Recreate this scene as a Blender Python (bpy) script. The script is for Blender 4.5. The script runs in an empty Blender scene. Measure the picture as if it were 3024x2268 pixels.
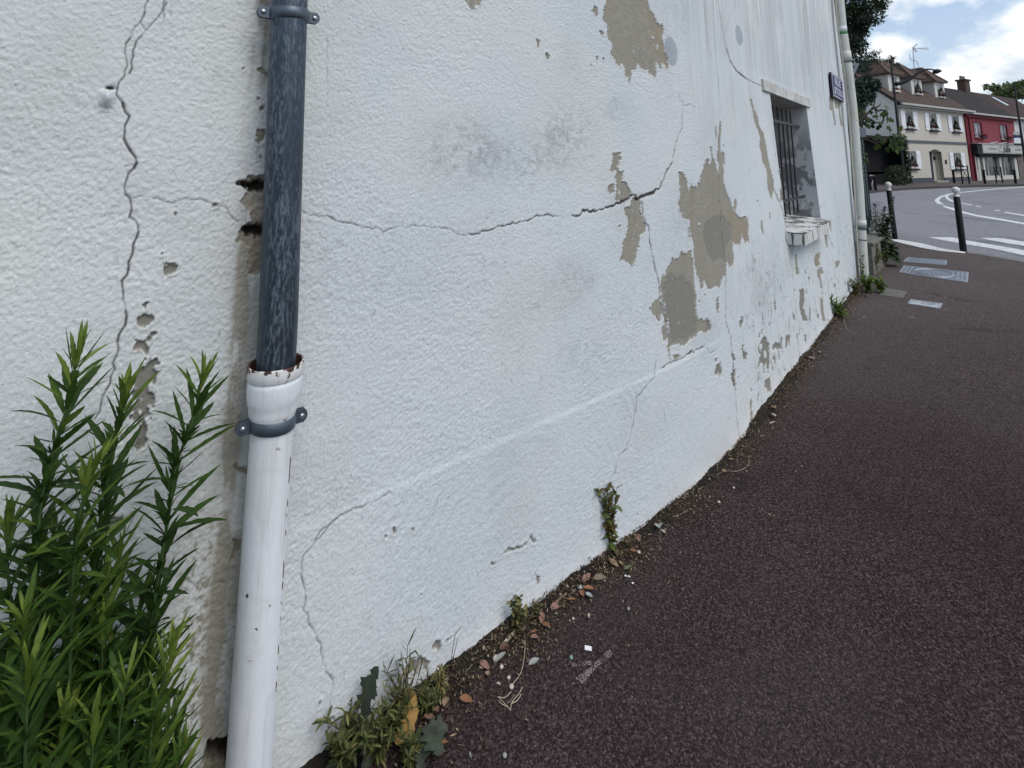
import bpy, math, random
import numpy as np
from mathutils import Vector, Matrix, noise as mnoise
R = math.radians
C = bpy.context.scene.collection
sc = bpy.context.scene
# ------------------------------------------------------------------ camera
F, CX, CY, HY, H = 1514., 1512., 252., 480., 1.55      # focal length, centre, horizon in photo pixels; eye height
TH = math.atan((HY - CY) / F)
cam = bpy.data.cameras.new('camera'); cam_o = bpy.data.objects.new('camera', cam); C.objects.link(cam_o)
cam_o.location = (0, 0, H); cam_o.rotation_euler = (R(90) + TH, 0, 0)
cam.sensor_width = 36; cam.sensor_fit = 'HORIZONTAL'; cam.lens = F / 3024 * 36
cam.shift_y = -(1134 - CY) / 3024; cam.clip_start = .02; cam.clip_end = 2000
sc.camera = cam_o
sc.render.resolution_x, sc.render.resolution_y = 1024, 768
sc.view_settings.view_transform = 'Standard'; sc.view_settings.look = 'None'
sc.view_settings.exposure = 0.84; sc.view_settings.gamma = 1
# ------------------------------------------------------------------ world and sun
SUN_EL, SUN_AZ = R(52), R(132)                          # azimuth from +Y towards +X
w = bpy.data.worlds.new('World'); sc.world = w; w.use_nodes = True
wn, wl = w.node_tree.nodes, w.node_tree.links
wn.clear()
def wnode(t, **k):
    n = wn.new(t)
    for a, b in k.items(): setattr(n, a, b)
    return n
sky = wnode('ShaderNodeTexSky', sky_type='NISHITA', sun_disc=False, sun_elevation=SUN_EL, sun_rotation=SUN_AZ)
sky.air_density = 1.0; sky.dust_density = 2.0; sky.ozone_density = 1.5
tc = wnode('ShaderNodeTexCoord')
def wmath(op, a, b=None, clamp=False):
    n = wnode('ShaderNodeMath', operation=op, use_clamp=clamp)
    for i, v in enumerate((a, b)):
        if v is None: continue
        if isinstance(v, (int, float)): n.inputs[i].default_value = v
        else: wl.new(v, n.inputs[i])
    return n.outputs[0]
sepw = wnode('ShaderNodeSeparateXYZ'); wl.new(tc.outputs['Generated'], sepw.inputs[0])
# clouds: a few cumulus banks at their own compass bearing and height, broken up by noise
cmb = wnode('ShaderNodeMapping'); wl.new(tc.outputs['Generated'], cmb.inputs[0]); cmb.inputs['Scale'].default_value = (1, 1, 1.7)
def wnoise(scale, det, rough, loc=(0, 0, 0)):
    m_ = wnode('ShaderNodeMapping'); wl.new(cmb.outputs[0], m_.inputs[0]); m_.inputs['Location'].default_value = loc
    n = wnode('ShaderNodeTexNoise'); n.inputs['Scale'].default_value = scale; n.inputs['Detail'].default_value = det; n.inputs['Roughness'].default_value = rough
    wl.new(m_.outputs[0], n.inputs['Vector']); return n.outputs[0]
az_ = wmath('ARCTAN2', sepw.outputs[0], sepw.outputs[1]); el_ = wmath('ARCSINE', sepw.outputs[2])
def blob(az0, el0, sa, se):
    a = wmath('DIVIDE', wmath('SUBTRACT', az_, R(az0)), R(sa)); e = wmath('DIVIDE', wmath('SUBTRACT', el_, R(el0)), R(se))
    return wmath('EXPONENT', wmath('MULTIPLY', wmath('ADD', wmath('MULTIPLY', a, a), wmath('MULTIPLY', e, e)), -1.))
bl = None
for q in ((37.0, 10.0, 2.6, 1.7), (34.2, 9.2, 2.6, 1.5), (43.5, 7.6, 5.0, 2.4), (47.5, 10.0, 2.6, 2.6), (41.8, 14.6, 5.0, 1.5), (40.2, 6.6, 3.2, 1.0), (20., 10., 12, 4), (75, 14, 16, 6), (130, 20, 30, 9), (-40, 25, 30, 10), (-120, 18, 40, 8), (175, 40, 30, 12)):
    v = blob(*q); bl = v if bl is None else wmath('MAXIMUM', bl, v)
nA = wnoise(11, 9, .58); dens = wmath('ADD', wmath('MULTIPLY', bl, .62), wmath('MULTIPLY', wmath('SUBTRACT', nA, .5), 1.5))
rc = wnode('ShaderNodeValToRGB'); rc.color_ramp.elements[0].position = .16; rc.color_ramp.elements[1].position = .52; wl.new(dens, rc.inputs[0])
sh_ = wmath('SUBTRACT', wnoise(9, 7, .55, (0, 0, .07)), nA)
rc2 = wnode('ShaderNodeValToRGB'); rc2.color_ramp.elements[0].position = .40; rc2.color_ramp.elements[0].color = (6.2, 6.35, 6.5, 1); rc2.color_ramp.elements[1].position = .62; rc2.color_ramp.elements[1].color = (3.9, 4.35, 4.9, 1)
wl.new(wmath('ADD', sh_, wmath('ADD', .34, wmath('MULTIPLY', dens, .22))), rc2.inputs[0])
hz = wnode('ShaderNodeMixRGB'); hz.inputs[0].default_value = .38; wl.new(sky.outputs[0], hz.inputs[1]); hz.inputs[2].default_value = (3.8, 4.5, 5.35, 1)      # thin high veil of cloud
mixc = wnode('ShaderNodeMixRGB'); wl.new(rc.outputs[0], mixc.inputs[0]); wl.new(hz.outputs[0], mixc.inputs[1]); wl.new(rc2.outputs[0], mixc.inputs[2])
bg = wnode('ShaderNodeBackground'); bg.inputs[1].default_value = 0.098; wl.new(mixc.outputs[0], bg.inputs[0])
wo = wnode('ShaderNodeOutputWorld'); wl.new(bg.outputs[0], wo.inputs[0])
sl = bpy.data.lights.new('sun', 'SUN'); sl.energy = .8; sl.angle = R(35); sl.color = (1, .97, .92)
so = bpy.data.objects.new('sun', sl); C.objects.link(so)
sd = Vector((math.sin(SUN_AZ) * math.cos(SUN_EL), math.cos(SUN_AZ) * math.cos(SUN_EL), math.sin(SUN_EL)))
so.rotation_euler = (-sd).to_track_quat('-Z', 'Y').to_euler(); so.location = (5, -5, 20)

# ------------------------------------------------------------------ measuring helpers: read a photo pixel back to its real place
def ray(x, y):
    a, b = (x - CX) / F, -(y - CY) / F
    return np.array([a, math.cos(TH) - b * math.sin(TH), math.sin(TH) + b * math.cos(TH)])
def ground(x, y, z=0.):
    r = ray(x, y); t = (z - H) / r[2]; return Vector((r[0] * t, r[1] * t, z))
def at(x, y, depth):
    r = ray(x, y); t = depth / r[1]; return Vector((r[0] * t, depth, H + r[2] * t))
KD = 3024 / 2212
def crop(ox, oy, s): return lambda p: [(ox + x / s, oy + y / s) for x, y in p]
dsp = lambda p: [(x * KD, y * KD) for x, y in p]
c1, c2, c3, c4, c5 = crop(2424, 0, 3.687), crop(2424, 450, 3.687), crop(1700, 0, 2.765), crop(1700, 500, 2.765), crop(1700, 1000, 2.765)
c6, c7, c8 = crop(0, 0, 2.212), crop(0, 700, 2.212), crop(0, 1500, 2.16)
cA, cB, cG = crop(2100, 850, 3.318), crop(900, 1400, 1.911), crop(900, 1900, 4.424)
cH, cI = crop(1400, 1650, 4.148), crop(1650, 1350, 3.687)
cJ, cK, cL, cS = crop(2520, 250, 11.06), crop(2520, 380, 9.215), crop(2540, 560, 4.88), crop(2840, 420, 11.85)

# ------------------------------------------------------------------ object helpers
def tag(o, label=None, cat=None, group=None, kind=None):
    if label: o['label'] = label
    if cat: o['category'] = cat
    if group: o['group'] = group
    if kind: o['kind'] = kind
    return o
def empty(name, loc=(0, 0, 0), rz=0, label=None, cat=None, group=None):
    o = bpy.data.objects.new(name, None); C.objects.link(o); o.location = loc; o.rotation_euler = (0, 0, rz)
    o.empty_display_size = .1
    return tag(o, label, cat, group)
class MB:
    def __init__(s): s.v = []; s.f = []; s.t = []; s.mi = []
    def add(s, vs, fs, tint=.5, mi=0):
        b = len(s.v); s.v += [tuple(v) for v in vs]; s.f += [tuple(i + b for i in f) for f in fs]
        s.t += [tint] * len(vs) if isinstance(tint, (int, float)) else list(tint); s.mi += [mi] * len(fs)
    def box(s, x0, x1, y0, y1, z0, z1, M=None, tint=.5, mi=0):
        v = [Vector((x, y, z)) for z in (z0, z1) for y in (y0, y1) for x in (x0, x1)]
        if M is not None: v = [M @ p for p in v]
        s.add(v, [(0, 2, 3, 1), (4, 5, 7, 6), (0, 1, 5, 4), (2, 6, 7, 3), (0, 4, 6, 2), (1, 3, 7, 5)], tint, mi)
    def tube(s, pts, rad, n=10, tint=.5, cap=True, mi=0):
        pts = [Vector(p) for p in pts]; m = len(pts)
        rad = [rad] * m if isinstance(rad, (int, float)) else rad
        vs = []; ref = None
        for i, p in enumerate(pts):
            d = (pts[min(i + 1, m - 1)] - pts[max(i - 1, 0)])
            if d.length < 1e-9: d = Vector((0, 0, 1))
            d.normalize()
            if ref is None: ref = Vector((1, 0, 0)) if abs(d.x) < .8 else Vector((0, 1, 0))
            a = (ref - d * ref.dot(d)).normalized(); b = d.cross(a); ref = a
            for k in range(n):
                t = 2 * math.pi * k / n; vs.append(p + (a * math.cos(t) + b * math.sin(t)) * rad[i])
        fs = [(i * n + k, i * n + (k + 1) % n, (i + 1) * n + (k + 1) % n, (i + 1) * n + k) for i in range(m - 1) for k in range(n)]
        if cap: fs += [tuple(range(n))[::-1], tuple((m - 1) * n + k for k in range(n))]
        s.add(vs, fs, tint, mi)
    def poly(s, pts, tint=.5, mi=0): s.add(pts, [tuple(range(len(pts)))], tint, mi)
    def prism(s, pts, h, tint=.5):     # pts: list of Vector (ccw from the side of h), extruded by vector h
        n = len(pts); h = Vector(h); vs = [Vector(p) for p in pts] + [Vector(p) + h for p in pts]
        s.add(vs, [tuple(range(n))[::-1], tuple(range(n, 2 * n))] + [(k, (k + 1) % n, (k + 1) % n + n, k + n) for k in range(n)], tint)
    def build(s, name, mat, parent=None, smooth=False, tint=False, bevel=0):
        me = bpy.data.meshes.new(name); me.from_pydata(s.v, [], s.f)
        mats = mat if isinstance(mat, (list, tuple)) else [mat]
        for m in mats: me.materials.append(m)
        if len(mats) > 1: me.polygons.foreach_set('material_index', s.mi)
        if tint:
            a = me.attributes.new('tint', 'FLOAT', 'POINT'); a.data.foreach_set('value', s.t)
        if smooth: me.polygons.foreach_set('use_smooth', [True] * len(me.polygons))
        me.update()
        o = bpy.data.objects.new(name, me); C.objects.link(o)
        if parent is not None: o.parent = parent
        if bevel:
            b = o.modifiers.new('bevel', 'BEVEL'); b.width = bevel; b.segments = 2; b.limit_method = 'ANGLE'
        return o
# ------------------------------------------------------------------ material helper
class Mat:
    def __init__(s, name, col=(.5, .5, .5), rough=.8, metal=0, spec=.3):
        s.m = bpy.data.materials.new(name); s.m.use_nodes = True; s.n = s.m.node_tree.nodes; s.l = s.m.node_tree.links
        s.b = s.n['Principled BSDF']; s.b.inputs['Base Color'].default_value = (*col, 1)
        s.b.inputs['Roughness'].default_value = rough; s.b.inputs['Metallic'].default_value = metal
        s.b.inputs['Specular IOR Level'].default_value = spec; s.out = s.n['Material Output']
    def put(s, n, i, v):
        if v is None: return
        if isinstance(v, (int, float)):
            try: n.inputs[i].default_value = v
            except Exception: n.inputs[i].default_value = (v, v, v, 1)
        elif isinstance(v, tuple): n.inputs[i].default_value = v if len(v) == 4 or n.inputs[i].type == 'VECTOR' else (*v, 1)
        else: s.l.new(v, n.inputs[i])
    def coord(s, which='Object', scale=(1, 1, 1)):
        t = s.n.new('ShaderNodeTexCoord'); m = s.n.new('ShaderNodeMapping'); m.inputs['Scale'].default_value = scale
        s.l.new(t.outputs[which], m.inputs[0]); return m.outputs[0]
    def noise(s, scale, detail=3, rough=.5, vec=None, dist=0):
        n = s.n.new('ShaderNodeTexNoise'); n.inputs['Scale'].default_value = scale; n.inputs['Detail'].default_value = detail
        n.inputs['Roughness'].default_value = rough; n.inputs['Distortion'].default_value = dist
        s.l.new(vec if vec is not None else s.coord(), n.inputs['Vector']); return n.outputs[0]
    def voro(s, scale, feat='F1', vec=None, out=0):
        n = s.n.new('ShaderNodeTexVoronoi'); n.feature = feat; n.inputs['Scale'].default_value = scale
        s.l.new(vec if vec is not None else s.coord(), n.inputs['Vector']); return n.outputs[out]
    def math(s, op, a, b=None, clamp=False):
        n = s.n.new('ShaderNodeMath'); n.operation = op; n.use_clamp = clamp; s.put(n, 0, a); s.put(n, 1, b); return n.outputs[0]
    def ramp(s, f, *st):
        n = s.n.new('ShaderNodeValToRGB'); e = n.color_ramp.elements
        while len(e) < len(st): e.new(.5)
        for i, (p, c) in enumerate(st):
            e[i].position = p; e[i].color = (c, c, c, 1) if isinstance(c, (int, float)) else (*c, 1)
        s.l.new(f, n.inputs[0]); return n.outputs[0]
    def mix(s, f, a, b, mode='MIX'):
        n = s.n.new('ShaderNodeMixRGB'); n.blend_type = mode; s.put(n, 0, f); s.put(n, 1, a); s.put(n, 2, b); return n.outputs[0]
    def attr(s, name):
        n = s.n.new('ShaderNodeAttribute'); n.attribute_name = name; return n
    def color(s, c): s.put(s.b, 'Base Color', c); return s
    def rough(s, c): s.put(s.b, 'Roughness', c); return s
    def bump(s, h, strength=.5, dist=.01, prev=None):
        n = s.n.new('ShaderNodeBump'); n.inputs['Strength'].default_value = strength; n.inputs['Distance'].default_value = dist
        s.l.new(h, n.inputs['Height'])
        if prev is not None: s.l.new(prev, n.inputs['Normal'])
        s.l.new(n.outputs[0], s.b.inputs['Normal']); return n.outputs[0]
def leafmat(name, a, b, c=None, trans=.25):
    m = Mat(name, a, .55, spec=.25); t = m.attr('tint').outputs['Fac']
    st = ((0, a), (1, b)) if c is None else ((0, a), (.6, b), (1, c))
    col = m.ramp(t, *st); nz = m.ramp(m.noise(60, 2), (.3, .75), (.7, 1.2)); col = m.mix(1., col, nz, 'MULTIPLY')
    m.color(col)
    tr = m.n.new('ShaderNodeBsdfTranslucent'); m.l.new(col, tr.inputs[0]); mx = m.n.new('ShaderNodeMixShader'); mx.inputs[0].default_value = trans
    m.l.new(m.b.outputs[0], mx.inputs[1]); m.l.new(tr.outputs[0], mx.inputs[2]); m.l.new(mx.outputs[0], m.out.inputs[0])
    return m.m
# ------------------------------------------------------------------ numpy value noise
def _h(ix, iy, seed):
    n = (ix.astype(np.int64) * 374761393 + iy.astype(np.int64) * 668265263 + seed * 974711) & 0xffffffff
    n = ((n ^ (n >> 13)) * 1274126177) & 0xffffffff
    n = ((n ^ (n >> 16)) * 2246822519) & 0xffffffff
    return ((n ^ (n >> 15)) & 0xffffff) / float(0xffffff)
def vn(x, y, seed=0):
    ix, iy = np.floor(x), np.floor(y); fx, fy = x - ix, y - iy; fx = fx * fx * (3 - 2 * fx); fy = fy * fy * (3 - 2 * fy)
    a, b, c_, d = _h(ix, iy, seed), _h(ix + 1, iy, seed), _h(ix, iy + 1, seed), _h(ix + 1, iy + 1, seed)
    return (a * (1 - fx) + b * fx) * (1 - fy) + (c_ * (1 - fx) + d * fx) * fy
def fbm(x, y, seed=0, oc=4, g=.5):
    s_, a, t = 0, 1., 0
    for i in range(oc):
        s_ = s_ + a * vn(x * 2 ** i, y * 2 ** i, seed + i * 17); t += a; a *= g
    return s_ / t
def sstep(a, b, x): q = np.clip((x - a) / (b - a), 0, 1); return q * q * (3 - 2 * q)

# ------------------------------------------------------------------ the street wall: plan curve and coordinates (u along, z up, out towards the street)
h1, h2 = R(50.2), R(40.3)
US = np.arange(-9, 7.001, .005)
HD = h1 + (h2 - h1) * np.clip((US + .5) / 1.0, 0, 1)
WX = np.cumsum(np.sin(HD) * .005); WY = np.cumsum(np.cos(HD) * .005)
_i = np.searchsorted(US, 4.); WX += 1.0283 + 4 * math.sin(h2) - WX[_i]; WY += 2.8668 + 4 * math.cos(h2) - WY[_i]
NX, NY = np.cos(HD), -np.sin(HD)
def lean(u, z):      # the old wall leans back a little round the window
    return .045 * np.minimum(z, 2.3) * sstep(-.2, 1., u) * (1 - sstep(3.2, 4.6, u))
def wall3(u, z, out=0.):
    o = out - lean(u, z)
    return np.interp(u, US, WX) + np.interp(u, US, NX) * o, np.interp(u, US, WY) + np.interp(u, US, NY) * o, z
def WP(u, z, out=0.): return Vector([float(q) for q in wall3(u, z, out)])
def p2w(x, y, out=0.):
    r = ray(x, y); az = math.atan2(r[0], r[1]); z = 1.5
    for _ in range(30):
        o = out - lean(US, z); px = WX + NX * o; py = WY + NY * o
        u = np.interp(az, np.arctan2(px, py), US)
        t = math.hypot(np.interp(u, US, px), np.interp(u, US, py)) / math.hypot(r[0], r[1]); z = .5 * z + .5 * (H + r[2] * t)
    return float(u), float(z)
def wallM(u, z=0, out=0.):   # matrix: local x along wall, y out, z up
    p = WP(u, z, out); hd = float(np.interp(u, US, HD))
    return Matrix.Translation(p) @ Matrix(((math.sin(hd), math.cos(hd), 0, 0), (math.cos(hd), -math.sin(hd), 0, 0), (0, 0, 1, 0), (0, 0, 0, 1)))
# ================================================================== OLD RENDERED HOUSE (wall on the left)
WIN = (2.03, 3.49, .97, 2.165)                           # window opening u0,u1,z0,z1
def build_wall_grid():
    uu = np.arange(-2.98, 5.6001, .0005); px = np.interp(uu, US, WX) / np.interp(uu, US, WY) * F
    rate = np.maximum(np.gradient(px, uu) / 2.4, 1 / .013); cnt = np.cumsum(rate) * .0005
    u = np.interp(np.arange(0, cnt[-1], 1.), cnt, uu); u[-1] = 5.6
    z = np.concatenate([np.arange(-.06, 2.3, .0034), np.arange(2.3, 4.7, .0066), [4.7]])
    for b in WIN[:2]: u[np.abs(u - b).argmin()] = b
    for b in WIN[2:]: z[np.abs(z - b).argmin()] = b
    return u, z
gu, gz = build_wall_grid(); NU, NZ = len(gu), len(gz)
U, Z = np.meshgrid(gu, gz, indexing='ij')
def edge_u(z): return np.interp(z, [0, .6, 1.7, 2.95, 3.9, 4.7], [5.2, 5.42, 5.73, 5.76, 5.57, 5.5])
Ux = U + (edge_u(Z) - 5.6) * sstep(3.9, 5.6, U)          # true position along the wall
n_warp1 = (fbm(Ux * 38, Z * 38, 5, 4) - .5); n_warp2 = (fbm(Ux * 38, Z * 38, 9, 4) - .5)
n_fine = fbm(Ux * 110, Z * 110, 3, 3) - .5
def sel(u0, u1, z0, z1):
    i0, i1 = np.searchsorted(gu, u0 - .35), np.searchsorted(gu, u1 + .35); j0, j1 = np.searchsorted(gz, z0), np.searchsorted(gz, z1)
    return slice(max(i0, 0), min(i1 + 1, NU)), slice(max(j0, 0), min(j1 + 1, NZ))
def wpts(p): return np.array([p2w(*q) for q in p])
def poly_mask(P, warp=.013, soft=.0015):
    P = np.asarray(P); u0, z0 = P.min(0) - .05; u1, z1 = P.max(0) + .05
    if z1 < gz[0] or z0 > gz[-1]: return None
    s = sel(u0, u1, z0, z1)
    if s[0].stop <= s[0].start or s[1].stop <= s[1].start: return None
    size = min(np.ptp(P[:, 0]), np.ptp(P[:, 1])); wv = min(warp, size * .25 + .003) * 2
    x = Ux[s] + n_warp1[s] * wv; y = Z[s] + n_warp2[s] * wv
    d2 = np.full(x.shape, 1e9); ins = np.zeros(x.shape, bool)
    for (ax, ay), (bx, by) in zip(P, np.roll(P, -1, 0)):
        ex, ey = bx - ax, by - ay; L = ex * ex + ey * ey + 1e-12
        t = np.clip(((x - ax) * ex + (y - ay) * ey) / L, 0, 1)
        d2 = np.minimum(d2, (x - ax - t * ex) ** 2 + (y - ay - t * ey) ** 2)
        c_ = (ay > y) != (by > y); ins ^= c_ & (x < ex * (y - ay) / (ey if abs(ey) > 1e-9 else 1e-9) + ax)
    d = np.sqrt(d2) * np.where(ins, 1, -1) + n_fine[s] * wv * .8
    return s, sstep(-soft, soft, d), d
fields = {k: np.zeros((NU, NZ), np.float32) for k in ('peel', 'cement', 'ochre', 'crack', 'stain', 'cav', 'fill', 'damp', 'grime', 'rust', 'warm', 'lip')}
def put(name, P, warp=.013, soft=.0015, k=1., sub=False, only=None):
    r = poly_mask(P, warp, soft)
    if r is None: return
    s, m, d = r; f = fields[name]
    if name == 'peel' and not sub: fields['lip'][s] = np.maximum(fields['lip'][s], np.exp(-((d + .004) / .003) ** 2))
    if only: m = m * fields[only][s]
    f[s] = f[s] * (1 - m) if sub else np.maximum(f[s], m * k)
def ell(cx, cy, rx, ry, ang=0, n=18):
    return [(cx + rx * math.cos(t) * math.cos(ang) - ry * math.sin(t) * math.sin(ang), cy + rx * math.cos(t) * math.sin(ang) + ry * math.sin(t) * math.cos(ang)) for t in np.linspace(0, 2 * math.pi, n, endpoint=False)]
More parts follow.
